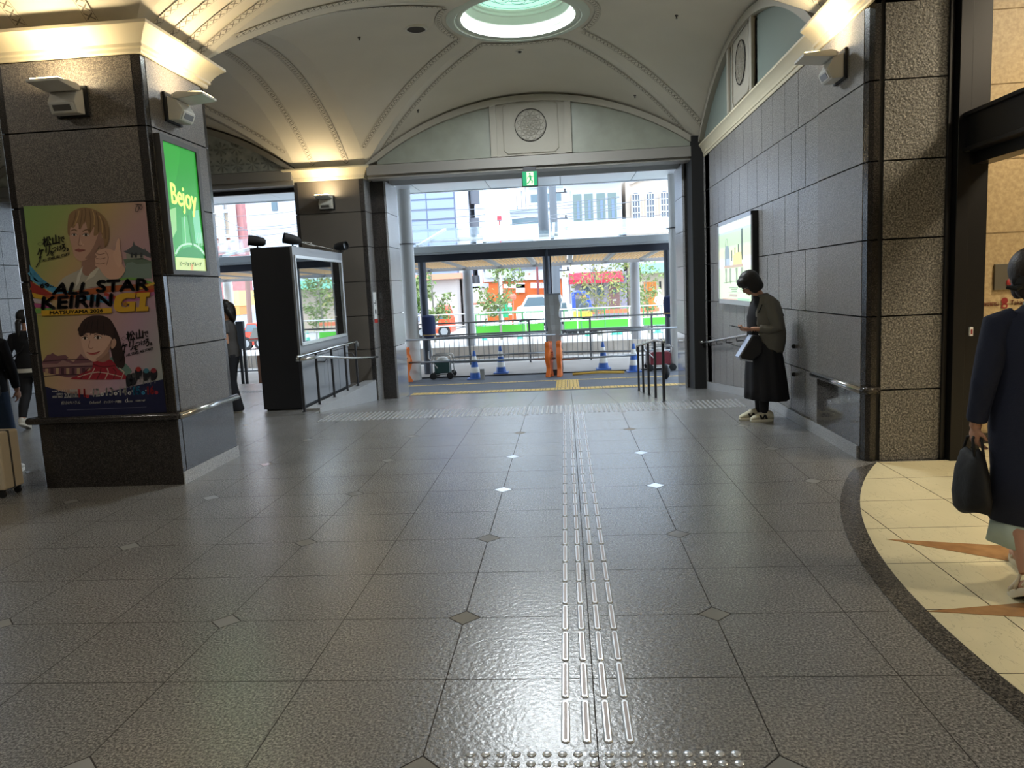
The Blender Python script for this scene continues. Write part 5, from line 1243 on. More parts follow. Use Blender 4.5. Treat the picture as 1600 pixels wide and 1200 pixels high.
# low site wall and safety board
b = MB(); b.box(W(895, 485, 36).x, W(1030, 485, 36).x, 36, 36.1, W(900, 492, 36).z, W(900, 486, 36).z, 0); tag(b.build('safety_tape_rail', mat('orange_rail', '#cf6f4c', .5)), 'long orange guard rail across the building site', 'rail')
t = empty('safety_board', W(788, 500, 38), 'white safety board with a green cross in a red frame', 'safety board')
q0, q1 = W(764, 475, 38), W(800, 492, 38)
b = MB(); b.box(q0.x, q1.x, 38, 38.1, q1.z, q0.z); b.build('panel', M_WHITE, t)
c_ = W(789.5, 484, 37.98); b = MB(); s_ = .13; b.box(c_.x-s_, c_.x+s_, 37.93, 38, c_.z-s_*3, c_.z+s_*3); b.box(c_.x-s_*3, c_.x+s_*3, 37.94, 38, c_.z-s_, c_.z+s_); b.build('green_cross', mat('cross_green', '#1f9c6a', .5), t)
b = MB(); b.tube([(q1.x, 37.9, -.6), (q1.x+.1, 37.9, q0.z+.1), (q1.x-2, 37.9, q0.z+.05)], .06, 6); b.ell((q1.x+.1, 37.9, q0.z+.3), (.16, .16, .2), 8); b.build('frame', mat('frame_red', '#c46a54', .5), t)

# vehicles
def car(px0, px1, Y, ztop_px, colr, label, kind='car', heading=1, z=-.62, L=None):
    x0, x1 = W(px0, 480, Y).x, W(px1, 480, Y).x; w = x1-x0; t = empty(kind, ((x0+x1)/2, Y, z), label, 'car' if kind == 'car' else kind)
    H = W((px0+px1)/2, ztop_px, Y).z-z; mb = MB()
    if kind == 'car': P = [(0, .18), (0, .55), (.04, .62), (.20, .66), (.32, .97), (.40, 1.), (.72, 1.), (.86, .72), (.97, .66), (1, .55), (1, .18)]
    elif kind == 'van': P = [(0, .12), (0, .92), (.03, 1.), (.80, 1.), (.93, .62), (1, .5), (1, .12)]
    else: P = [(0, .14), (0, .30), (.62, .30), (.64, 1.), (.86, 1.), (.98, .55), (1, .14)]
    if heading < 0: P = [(1-a, b_) for a, b_ in reversed(P)]
    mb.loft([[(x0+a*w, yy, z+b_*H) for a, b_ in P] for yy in (Y, Y+.1, Y+1.6, Y+1.7)]) if False else mb.prism([(x0+a*w, Y, z+b_*H) for a, b_ in P], (0, 1.7, 0))
    mb.build('body', mat('car_'+colr.strip('#'), colr, .25), t, bevel=.05)
    g = MB(); gp = {'car': [(.24, .68), (.34, .94), (.70, .94), (.82, .68)], 'van': [(.06, .60), (.06, .90), (.78, .90), (.88, .60)], 'truck': [(.68, .58), (.68, .9), (.84, .9), (.93, .58)]}[kind]
    if heading < 0: gp = [(1-a, b_) for a, b_ in gp]
    g.prism([(x0+a*w, Y-.012, z+b_*H) for a, b_ in gp], (0, 1.724, 0)); g.build('window', mat('car_glass', '#5c6c74', .08), t)
    for a in (.18, .80):
        k = MB(); R = .30 if H < 1.9 else .36; k.lathe((x0+a*w, Y-.02, z+R), [(.1, -.01), (R, 0), (R, .2), (.1, .21)], 18, axis=(0, 1, 0)); wh = k.build('wheel', M_BLACK, t, smooth=40)
        k = MB(); k.lathe((x0+a*w, Y-.04, z+R), [(R*.6, 0), (R*.6, .03)], 14, axis=(0, 1, 0)); k.build('hub', mat('hub_grey', '#85888a', .4), wh)
    return t
car(570, 642, 36, 483, '#e4e8ea', 'white van parked beyond the left white column', 'van')
car(648, 703, 36, 478, '#d8502f', 'small red truck parked beyond the left dark post', 'truck')
car(806, 872, 40, 461, '#e6e9ec', 'white car parked in front of the orange shop', 'car', -1)
car(836, 895, 43, 458, '#c9cfd3', 'silver car parked behind the white car', 'car', -1)
car(872, 890, 35, 470, '#eceee9', 'white hatchback beside the yellow digger', 'car', 1)
# blue-cab digger with driver
t = empty('mini_digger', W(912, 500, 34), 'small digger with a blue cab frame and yellow chassis on the building site', 'digger')
Yd = 34; D = lambda x, y, d=0: W(x, y, Yd)+V((0, d, 0))
for dd, nm in ((0, 'cab_frame'), (1.1, 'cab_frame')): b = MB(); b.tube([D(897, 484, dd), D(896, 458, dd), D(899, 457, dd), D(914, 457, dd), D(918, 462, dd), D(924, 484, dd)], .08, 8); b.build(nm, mat('digger_blue', '#3450b4', .4), t)
b = MB(); q0, q1 = D(896, 487), D(926, 496); b.box(q0.x, q1.x, Yd, Yd+1.2, q1.z, q0.z); b.build('chassis', mat('digger_yellow', '#e0b24a', .4), t, bevel=.05)
b = MB(); q0, q1 = D(899, 468), D(911, 484); b.box(q0.x, q1.x, Yd+1.0, Yd+1.1, q1.z, q0.z); b.build('seat_back', mat('digger_dark', '#4f5a60', .5), t)
b = MB(); q0 = D(897, 500); q1 = D(924, 500); zz = -.62
b.prism([(x_, Yd-.1, z_) for x_, z_ in spline([(q0.x-.3, zz+.1), (q0.x-.3, zz+.5), (q0.x+.2, zz+.62), (q1.x, zz+.62), (q1.x+.3, zz+.4), (q1.x+.1, zz+.0), (q0.x, zz+.0)], 3)], (0, .4, 0)); b.build('track', M_BLACK, t)
# trees
M_BARK = mat('bark', '#8a8578', .8); M_LEAF = mat('leaf_green', '#76874c', .6, var=.2, vscale=3); M_LEAF2 = mat('leaf_yellow', '#8f8c4a', .6, var=.2, vscale=3); M_LEAFD = mat('leaf_dark', '#557232', .6, var=.2, vscale=3)
def tree(px, py_top, py_bot, Y, spread, n, m, label, trunks=1, leaf=.09, seed=1):
    rnd = random.Random(seed); a, c = W(px, py_top, Y), W(px, py_bot, Y); c.z = -.62; H = a.z-c.z; base = V((c.x, Y, c.z))
    t = empty('street_tree', base, label, 'tree'); tb = MB(); tips = []
    for k in range(trunks):
        ang = rnd.uniform(0, 6.28); lean = V((math.cos(ang), math.sin(ang), 0))*spread*.35*(k > 0 or trunks > 1)
        P = [base+lean*.15*k, base+lean*.5+V((0, 0, H*.45)), base+lean+V((0, 0, H*.95))]
        r0 = .05*(H/3)**.5*(1. if trunks == 1 else .7); tb.tube(P, [r0, r0*.7, r0*.2], 6)
        for q_ in range(12):
            f = rnd.uniform(.30, .95); s = P[1]*(1-(f-.45)/.5)+P[2]*((f-.45)/.5) if f > .45 else P[0]*(1-f/.45)+P[1]*(f/.45)
            an = rnd.uniform(0, 6.28); ln = spread*rnd.uniform(.5, 1.)*(1.1-abs(f-.6)); e = s+V((math.cos(an)*ln, math.sin(an)*ln, ln*rnd.uniform(.2, .9)))
            tb.tube([s, s*.5+e*.5+V((0, 0, .05)), e], [r0*.35, r0*.2, r0*.08], 5); tips.append((s, e))
    tb.build('trunk', M_BARK, t, smooth=40)
    lb = MB()
    for _ in range(n):
        s, e = rnd.choice(tips); f = rnd.uniform(.35, 1.1); p = s+(e-s)*f+V([rnd.gauss(0, spread*.12) for _ in range(3)])
        d1 = V([rnd.uniform(-1, 1) for _ in range(3)]).normalized(); d2 = d1.cross(V([rnd.uniform(-1, 1) for _ in range(3)])).normalized(); l = leaf*rnd.uniform(.7, 1.3)
        lb.face([p-d1*l, p+d2*l*.45, p+d1*l, p-d2*l*.45])
    o = lb.build('foliage', m, t, fix=False); return t
tree(678, 408, 500, 29, .85, 900, M_LEAF, 'young green tree left of the left rear post', 1, .085, 3)
tree(783, 405, 520, 29.5, 1.05, 750, M_LEAF, 'young green tree in front of the orange shop', 1, .085, 4)
tree(936, 400, 500, 31, 1.3, 520, M_LEAF2, 'multi-stemmed young tree with yellow-green leaves before the red awning cafe', 4, .085, 5)
tree(984, 395, 495, 31.5, 1.0, 500, M_LEAF, 'slim tree with whitish trunk just left of the right rear post', 2, .085, 6)
tree(1014, 420, 495, 33, .8, 350, M_LEAF, 'slim sparse tree before the cream house with the orange door', 2, .085, 7)
tree(621, 445, 490, 40, 1.5, 2600, M_LEAFD, 'dense round green shrub seen between left jamb and white column', 3, .14, 8)
# ------------------------------------------------------------------ buildings
def bbox(px0, py0, px1, py1, Y, D, m, name='wall', par=None, zb=None):
    a, c = W(px0, py0, Y), W(px1, py1, Y); b = MB(); b.box(a.x, c.x, Y, Y+D, c.z if zb is None else zb, a.z); return b.build(name, m, par)
def flatrect(b, px0, py0, px1, py1, Y, d=.06, mi=0):
    a, c = W(px0, py0, Y), W(px1, py1, Y); b.box(a.x, c.x, Y-d, Y, c.z, a.z, mi)
M_BLUEG = mat('blue_grey_cladding', '#8796b3', .5); M_SEAM = mat('cladding_seam', '#56627a', .6); M_BW = mat('facade_white', '#b4b8c0', .6, var=.03, vscale=.6); M_BC = mat('facade_cream', '#bfae9c', .6); M_WIN = mat('window_glass', '#54656c', .1)
M_WINP = mat('window_frame_white', '#c6c9cc', .5)
# big cladded building
Yb = 62; t = empty('office_building', W(690, 500, Yb), 'large blue-grey clad office building with balconies on its right side', 'building')
a, c = W(560, 230, Yb), W(718, 480, Yb); b = MB(); b.box(a.x, c.x, Yb, Yb+10, -.6, a.z+8, 0)
for py in range(250, 470, 16):
    z = W(640, py, Yb).z; b.box(a.x, c.x+.03, Yb-.04, Yb+.5, z, z+.10, 1)
for px in (668, 712): x = W(px, 350, Yb).x; b.box(x-.04, x+.03, Yb-.03, Yb+.01, -.6, a.z+8, 1)
b.build('clad_wall', [M_BLUEG, M_SEAM], t)
b = MB(); x0, x1 = W(718, 350, Yb).x, W(733, 350, Yb).x; b.box(x0-.8, x1, Yb+.06, Yb+9, -.6, a.z+8); b.build('stair_tower', M_BW, t)
for (p0, p1) in ((290, 317), (340, 365), (388, 412)):
    b = MB(); q0, q1 = W(733, p0, Yb), W(748, p1, Yb); b.box(q0.x, q1.x, Yb+.5, Yb+.9, q1.z, q0.z, 0); b.build('balcony_recess', mat('balcony_grey', '#5a5e66', .6), t)
b = MB(); q0, q1 = W(733, 200, Yb), W(749, 480, Yb); b.box(q0.x, q1.x, Yb+.8, Yb+9, -.6, q0.z); b.build('side_wall', M_BW, t)
# distant low white blocks
for (p, Y, D, lab) in (((752, 368, 835, 420), 80, 12, 'distant low white block with a dark roof line right of the office building'), ((796, 328, 860, 420), 95, 15, 'distant white block with rooftop masts behind the mast'), ((825, 290, 885, 420), 120, 15, 'farthest pale block behind the utility pole')):
    t = empty('distant_building', W(p[0], p[3], Y), lab, 'building', 'distant white blocks'); bbox(*p, Y, D, M_BW, 'wall', t, -.6)
    b = MB(); flatrect(b, p[0]+4, p[1]+14, p[2]-8, p[1]+24, Y); b.build('window_band', M_WIN, t)
    b = MB(); flatrect(b, p[0], p[1], p[2], p[1]+2, Y, .3); b.build('roof_edge', mat('roof_edge', '#8d9499', .5), t)
b = MB(); p = W(807, 312, 95)
for dx in (0, .6, 1.1): b.tube([(p.x+dx, 96, p.z-2), (p.x+dx, 96, p.z+.6+dx)], .06, 5)
tag(b.build('roof_antenna', M_DSTEEL), 'cluster of thin rooftop antenna masts on the distant white block', 'antenna')
p = W(780, 341, 79.5); b = MB(); b.box(p.x-.25, p.x+.25, 79.5, 79.8, p.z-.25, p.z+.25); b.tube([(p.x, 79.7, -.6), (p.x, 79.7, p.z)], .08, 6); tag(b.build('distant_sign', mat('red_sign', '#c2454f', .5)), 'tiny red square sign above the distant white roofs', 'sign')
# white building with four-pane window
Yw = 50; t = empty('white_building', W(925, 440, Yw), 'white rendered building with one wide four-pane window', 'building')
bbox(880, 279, 975, 440, Yw, 12, M_BW, 'wall', t, -.6)
b = MB(); flatrect(b, 892, 299, 966, 348, Yw, .25); b.build('window_surround', mat('surround', '#a5a9b0', .6), t)
for k in range(4):
    x0 = 895+k*17.6+(1.5 if k > 1 else 0); b = MB(); flatrect(b, x0, 304-k*.8, x0+14.5, 345-k*.8, Yw-.25, .05); w_ = b.build('window', mat('curtained_glass', '#5d6d6a', .3), t)
    b = MB(); flatrect(b, x0+6, 314-k*.8, x0+11, 343-k*.8, Yw-.30, .03); b.build('blue_curtain', mat('blue_curtain', '#64768c', .7), w_)
b = MB(); flatrect(b, 880, 276, 975, 281, Yw, .4); b.build('parapet', M_BW, t)
for k in range(5): b = MB(); flatrect(b, 898+k*15, 272-k, 906+k*15, 277-k, Yw+3); b.build('roof_unit', M_DSTEEL, t)
# cream building with arched windows
t = empty('cream_building', W(1015, 440, Yw+1), 'cream building with arched multi-pane windows beside the white one', 'building')
bbox(976, 262, 1150, 396, Yw+1, 12, M_BC, 'wall', t, -.6)
for k in range(4):
    cx = 994+k*22.3; py1 = 342-k*1.2; pz0 = 302-k*1.5
    a, c = W(cx-6.5, pz0+6, Yw+.9), W(cx+6.5, py1, Yw+.9); w_ = c.x-a.x; xc = (a.x+c.x)/2
    def arch(s, y, n=10): return [(xc-w_/2*s, y, c.z), (xc+w_/2*s, y, c.z)]+[(xc+w_/2*s*math.cos(PI*j/n), y, a.z+w_/2*s*math.sin(PI*j/n)) for j in range(n+1)]
    b = MB(); b.prism(arch(1.35, Yw+1), (0, -.12, 0)); su = b.build('arched_window', M_BC, t)
    b = MB(); b.prism(arch(1.0, Yw+.88), (0, -.03, 0)); b.build('pane', mat('pane_grey', '#555c66', .2), su)
    b = MB()
    for j in range(4): b.box(xc-w_/2+j*w_/3-.02, xc-w_/2+j*w_/3+.02, Yw+.80, Yw+.86, c.z, a.z+w_*.3)
    for j in range(5): z = c.z+(a.z-c.z+w_*.3)*j/4; b.box(xc-w_/2, xc+w_/2, Yw+.80, Yw+.86, z-.03, z+.03)
    b.build('glazing_bars', M_WINP, su)
b = MB(); P = [W(x_, y_, Yw+.9) for x_, y_ in spline([(984, 289), (1000, 282), (1020, 278), (1045, 277)], 4, False)]; b.tube(P, .06, 6); b.build('arch_moulding', mat('mould', '#96877a', .6), t)
b = MB(); flatrect(b, 978, 349, 1150, 353, Yw+1, .3); b.build('string_course', M_WINP, t)
# cafe with red awning
Yc = 47; t = empty('cafe_front', W(930, 490, Yc), 'dark brick cafe front with a red awning and a brown door', 'shop')
bbox(886, 428, 981, 500, Yc, 2, mat('cafe_brick', '#8e8690', .7, bump=.4, bscale=8, var=.15, vscale=5), 'brick_wall', t, -.6)
a, c = W(889, 427, Yc), W(972, 434, Yc)
b = MB(); b.loft([[(a.x, Yc, a.z), (c.x, Yc, a.z), (c.x, Yc, a.z-.1), (a.x, Yc, a.z-.1)], [(a.x, Yc-1.2, c.z), (c.x, Yc-1.2, c.z), (c.x, Yc-1.2, c.z-.25), (a.x, Yc-1.2, c.z-.25)]]); b.build('awning', mat('awning_red', '#b01430', .6), t)
b = MB(); flatrect(b, 889, 434, 976, 438, Yc, .5); b.build('lintel', mat('cafe_dark', '#4a4850', .6), t)
b = MB(); flatrect(b, 909, 448, 944, 463, Yc, .05, 0); flatrect(b, 909, 440, 944, 448, Yc, .04, 1); b.build('shop_window', [M_WIN, mat('cafe_brown', '#6a5048', .6)], t)
b = MB(); flatrect(b, 951, 445, 969, 487, Yc, .05, 0); dr = b.build('door', mat('door_brown', '#7c5a54', .5), t)
b = MB(); flatrect(b, 957, 452, 963, 459, Yc-.06, .04); b.build('door_pane', mat('car_glass', '#5c6c74', .08), dr)
b = MB(); flatrect(b, 957, 468, 963, 470, Yc-.06, .04); b.build('letter_plate', M_OFFW, dr)
b = MB(); flatrect(b, 950, 434, 970, 445, Yc, .06); b.build('transom', mat('cafe_green', '#3e5550', .5), t)
# cream house with green eave and orange door
t = empty('cream_house', W(1025, 490, Yc), 'cream shop house with a pale green eave and tall orange timber doors', 'shop')
bbox(998, 398, 1150, 500, Yc+.5, 2, mat('house_cream', '#b5a390', .7), 'wall', t, -.6)
b = MB(); flatrect(b, 998, 413, 1150, 420, Yc+.5, .9); b.build('green_eave', mat('eave_green', '#7fc4a8', .5), t)
b = MB(); flatrect(b, 998, 400, 1150, 410, Yc+.5, .5); b.build('sign_band', M_BW, t)
b = MB(); flatrect(b, 1006, 441, 1026, 482, Yc+.5, .06, 0)
for k in range(1, 8): flatrect(b, 1006+k*2.5, 441, 1006.3+k*2.5, 482, Yc+.44, .02, 1)
b.build('timber_door', [mat('door_orange', '#d9812c', .5), mat('door_groove', '#a85f1e', .6)], t)
b = MB(); flatrect(b, 1030, 440, 1033, 452, Yc+.5, .06); b.build('slit_window', M_BLACK, t)
# orange shop with dark sign
Yo = 52; t = empty('orange_shop', W(810, 490, Yo), 'orange shop front under a dark sign with large white lettering', 'shop')
bbox(753, 407, 880, 500, Yo, 6, mat('shop_orange', '#c95f22', .6), 'wall', t, -.6)
b = MB(); flatrect(b, 755, 407, 880, 418, Yo, .3); b.build('dark_sign', mat('sign_slate', '#5a6168', .5), t)
b = MB(); flatrect(b, 755, 418, 880, 435, Yo, .2); b.build('picture_band', M_BW, t)
F = Flat(lambda x, y, l: W(x, y, Yo-.32-l*.02)); WTB = pm('#f2f2f2')
F.text('質預り', (772, 417), (793, 416), (772, 409), WTB, 1, .3); F.text('&', (798, 416), (804, 416), (798, 410), WTB, 1, .3); F.text('買取り', (810, 416), (831, 415), (810, 408.5), WTB, 1, .3)
F.circ(813, 426, 3, 4.5, pm('#5b5f62'), 0); F.circ(813, 426, 1.6, 2.6, WTB, 1); F.line([(826, 430), (832, 424), (840, 421)], .8, pm('#c49a78'), 1); F.circ(827, 428, 1.6, 1.6, pm('#c9825a'), 1)
F.rect(758, 421, 800, 434, pm('#a7b59c'), 0); F.rect(829, 442, 850, 450, WTB, 0); F.text('のと 質屋', (831, 446), (848, 445), (831, 443), pm('#5b4a48'), 1); F.text('買取専門店', (832, 449.5), (848, 449), (832, 447), pm('#b04a5a'), 1)
F.rect(806, 442, 820, 457, WTB, 0); F.rect(787, 444, 820, 450, pm('#e9d8cc'), 0)
F.build('sign_lettering', t)
# beige brick station shed
Yh = 44; t = empty('brick_shed', W(700, 500, Yh), 'beige brick building with a terracotta eave behind the young tree', 'building')
bbox(652, 434, 716, 500, Yh, 5, mat('beige_brick', '#b9aea8', .7, bump=.3, bscale=10), 'wall', t, -.6)
b = MB(); a, c = W(648, 430, Yh), W(722, 435, Yh); b.box(a.x, c.x, Yh-.5, Yh+5.4, c.z, a.z); b.build('terracotta_eave', mat('terracotta', '#c98a6e', .6), t)
b = MB(); a, c = W(716, 434, Yh), W(722, 500, Yh); b.box(a.x, c.x, Yh+1.5, Yh+5, -.6, a.z); b.build('side_wall', mat('beige_side', '#8f8884', .7), t)
t = empty('white_annex', W(745, 480, 46), 'low white annex with roof units right of the left rear post', 'building')
bbox(737, 448, 752, 500, 46, 4, mat('annex_cream', '#d9d2c6', .6), 'wall', t, -.6); bbox(736, 443, 754, 450, 46, 3.9, M_BW, 'roof', t)
b = MB(); p = W(741, 441, 46.5); b.lathe((p.x, 46.5, p.z-.3), [(.35, 0), (.35, .7)], 14); b.build('roof_unit', M_DSTEEL, t)
t = empty('grey_house', W(622, 470, 55), 'grey-blue house with dark tanks glimpsed between left jamb and white column', 'building')
bbox(600, 427, 642, 500, 55, 6, mat('greyblue', '#a9b3c2', .6), 'wall', t, -.6)
b = MB(); flatrect(b, 619, 445, 632, 470, 55, .5); b.build('tank', mat('tank_dark', '#5f6b7a', .5), t)
# left side buildings seen through the left opening
Yl = 46; t = empty('brick_apartment', W(360, 380, Yl), 'reddish brick building with tall white framed bay windows beyond the left opening', 'building')
M_BR = mat('red_brick', '#a86f6c', .7, bump=.3, bscale=8, var=.1, vscale=4)
bbox(250, 240, 399, 560, Yl, .6, M_BR, 'wall', t, -.6)
for k, (x0, x1) in enumerate(((318, 343), (348, 362))):
    for j, (y0, y1, c_) in enumerate(((285, 329, '#b5aba2'), (334, 368, '#b8a48e'), (372, 388, '#b0775f'))): b = MB(); flatrect(b, x0, y0, x1, y1, Yl, .1); w_ = b.build('window', mat('bay_'+c_.strip('#'), c_, .3), t)
for x in (345, 363): b = MB(); flatrect(b, x-1.6, 250, x+1.6, 395, Yl-.1, .25); b.build('mullion', M_WINP, t)
for y in (331, 370): b = MB(); flatrect(b, 318, y-1.3, 364, y+1.3, Yl-.1, .2); b.build('transom', M_WINP, t)
t = empty('white_tower', W(420, 400, 58), 'plain white apartment block with a small window above the display cabinet', 'building')
bbox(377, 200, 560, 560, 58, 12, M_BW, 'wall', t, -.6)
for (x0, y0, x1, y1) in ((424, 311, 434, 329), (405, 305, 414, 315)): b = MB(); flatrect(b, x0, y0, x1, y1, 58, .1); b.build('window', M_WIN, t)
t = empty('yellow_kiosk', W(368, 480, 38), 'small yellow shop sign and orange counter across the street at the left', 'shop')
bbox(352, 455, 375, 478, 38, 2, mat('kiosk_yellow', '#d9bf78', .6), 'sign_panel', t); bbox(363, 478, 375, 492, 38, 1, mat('kiosk_orange', '#c98a4c', .6), 'counter', t); bbox(350, 492, 378, 520, 38.1, 2, M_BW, 'base', t, -.6)
F = Flat(lambda x, y, l: W(x, y, 37.97)); F.text('び。', (360, 474), (367, 473), (360, 467), pm('#4a4038'), 0); F.build('sign_lettering', t)
b = MB(); q0 = W(383, 430, 36); b.tube([(q0.x, 36, -.6), (q0.x+.1, 36, W(383, 425, 36).z)], .13, 8); tag(b.build('brown_pillar', mat('brown_pillar', '#7d6259', .7)), 'slim brown pillar across the street beyond the left opening', 'pillar')
t = empty('canvas_shelter', W(398, 480, 40), 'small grey canvas shelter with a pointed top beyond the left opening', 'shelter')
bbox(388, 463, 412, 510, 41.2, 1.2, mat('canvas_grey', '#b4b8bc', .7), 'side', t, -.6)
a, c = W(387, 463, 40), W(413, 463, 40); b = MB(); b.loft([[(a.x, 39.8, a.z), (c.x, 39.8, a.z), (c.x, 42.2, a.z), (a.x, 42.2, a.z)], [((a.x+c.x)/2-.05, 40.9, a.z+.7), ((a.x+c.x)/2+.05, 40.9, a.z+.7), ((a.x+c.x)/2+.05, 41.1, a.z+.7), ((a.x+c.x)/2-.05, 41.1, a.z+.7)]]); b.build('roof', mat('canvas_dark', '#7e858c', .7), t)
car(372, 410, 33, 505, '#d2452f', 'red and white car parked beyond the left opening', 'car', -1)
# ================================================================== PEOPLE
M_SKIN = mat('skin', '#b98a70', .55); M_HAIR = mat('hair_black', '#15120f', .5, bump=.3, bscale=90)
def organic(name, parts, m, parent, voxel=.007, smooth_it=4, dec=None):
    """one continuous skin from overlapping lofted limbs"""
    b = MB()
    for p in parts:
        if p[0] == 't': b.tube([V(q) for q in p[1]], list(p[2]), 14)
        elif p[0] == 'e': b.ell(p[1], p[2], 18, basis=p[3] if len(p) > 3 else None)
        elif p[0] == 'l': b.loft(p[1])
    me = bpy.data.meshes.new(name); me.from_pydata([tuple(v) for v in b.v], [], b.f)
    bm = bmesh.new(); bm.from_mesh(me); bmesh.ops.recalc_face_normals(bm, faces=bm.faces[:]); bm.to_mesh(me); bm.free()
    o = bpy.data.objects.new(name, me); COL.objects.link(o)
    r = o.modifiers.new('r', 'REMESH'); r.mode = 'VOXEL'; r.voxel_size = voxel
    s = o.modifiers.new('s', 'SMOOTH'); s.iterations = smooth_it; s.factor = .5
    dg = bpy.context.evaluated_depsgraph_get(); dg.update()
    m2 = bpy.data.meshes.new_from_object(o.evaluated_get(dg)); bpy.data.objects.remove(o); bpy.data.meshes.remove(me)
    m2.name = name; m2.materials.clear(); m2.materials.append(m); m2.shade_smooth()
    o = bpy.data.objects.new(name, m2); COL.objects.link(o); o.parent = parent; return o
def ring(c, rf, rs, n=28, e=1., pl=0, amp=0, ph=0, tilt=0.):
    """ellipse ring; centre c, radii forward/side, optional pleats, tilt lifts the front"""
    out = []
    for k in range(n):
        a = 2*PI*k/n; q = 1+amp*math.cos(pl*a+ph); ca, sa = math.cos(a), math.sin(a)
        ca = math.copysign(abs(ca)**e, ca); sa = math.copysign(abs(sa)**e, sa)
        out.append(V((c[0]+rf*ca*q, c[1]+rs*sa*q, c[2]+tilt*ca)))
    return out
def hand(w, d, nrm, ts, curl=.35, L=1., thumb=.5):
    """palm, four bent fingers of unequal length and a side thumb; d=finger direction, nrm=palm facing, ts=thumb side +-1"""
    w, d, nrm = V(w), V(d).normalized(), V(nrm).normalized(); nrm = (nrm-d*nrm.dot(d)).normalized(); t = d.cross(nrm)*ts; out = []
    out.append(('e', w+d*.045*L, (.052*L, .042*L, .017*L), (d, t, nrm)))
    for i, (off, ln) in enumerate(((.030, .070), (.010, .080), (-.011, .074), (-.030, .058))):
        p = w+d*.082*L+t*off*L; dd = d.copy(); P = [p-d*.02, p]; c_ = curl*(1+.12*i)
        for sgm in (.46, .32, .24):
            dd = (dd*math.cos(c_)+nrm*math.sin(c_)).normalized(); p = p+dd*ln*sgm*L; P.append(p)
        out.append(('t', P, [.0095*L, .009*L, .0085*L, .008*L, .0065*L]))
    p = w+d*.020*L+t*.032*L; dd = (d*.65+t*.65+nrm*thumb).normalized(); P = [p-t*.012, p]; p = p+dd*.036*L; P.append(p); dd = (d*.85+t*.15+nrm*thumb).normalized(); p = p+dd*.030*L; P.append(p)
    out.append(('t', P, [.012*L, .0115*L, .0098*L, .0075*L])); return out
def head(c, f, s, k=1.):
    """c = centre between ears; f = face direction, s = side (left)"""
    c, f, s = V(c), V(f).normalized(), V(s).normalized(); u = f.cross(s).normalized()
    P = lambda a, b_, z: c+f*a*k+s*b_*k+u*z*k
    o = [('e', P(-.008, 0, .035), (.098*k, .076*k, .092*k), (f, s, u)), ('e', P(.026, 0, -.035), (.066*k, .058*k, .075*k), (f, s, u)), ('e', P(.066, 0, -.088), (.026*k, .026*k, .020*k), (f, s, u)),
         ('t', [P(.088, 0, .012), P(.104, 0, -.012), P(.110, 0, -.030), P(.094, 0, -.038)], [.008*k, .011*k, .0135*k, .012*k]),
         ('e', P(.092, 0, -.060), (.010*k, .022*k, .006*k), (f, s, u)), ('e', P(.089, 0, -.069), (.010*k, .019*k, .006*k), (f, s, u)), ('e', P(.080, 0, .030), (.014*k, .05*k, .010*k), (f, s, u))]
    for q in (-1, 1):
        o.append(('e', P(-.005, q*.078, -.008), (.018*k, .007*k, .030*k), (f, s, u))); o.append(('e', P(.062, q*.034, -.028), (.026*k, .022*k, .022*k), (f, s, u)))
    return o, P
def eyes(P, parent, k=1., lay=None):
    for q in (-1, 1):
        b = MB(); b.ell(P(.083, q*.031, .004), (.010*k, .013*k, .006*k), 12, 0); b.ell(P(.0905, q*.031, .003), (.004*k, .006*k, .0055*k), 10, 1); b.build('eye', [mat('eye_white', '#d9d4cc', .2), mat('iris', '#1d130d', .15)], parent, smooth=True)
        b = MB(); b.tube([P(.089, q*.014, .028), P(.092, q*.032, .034), P(.078, q*.052, .028)], [.003*k, .0035*k, .002*k], 6); b.build('eyebrow', M_HAIR, parent)
    b = MB(); b.tube([P(.096, -.022, -.0645), P(.102, 0, -.063), P(.096, .022, -.0645)], [.0015, .003, .0015], 6); b.build('lips', mat('lips', '#8f5148', .4), parent, smooth=True)
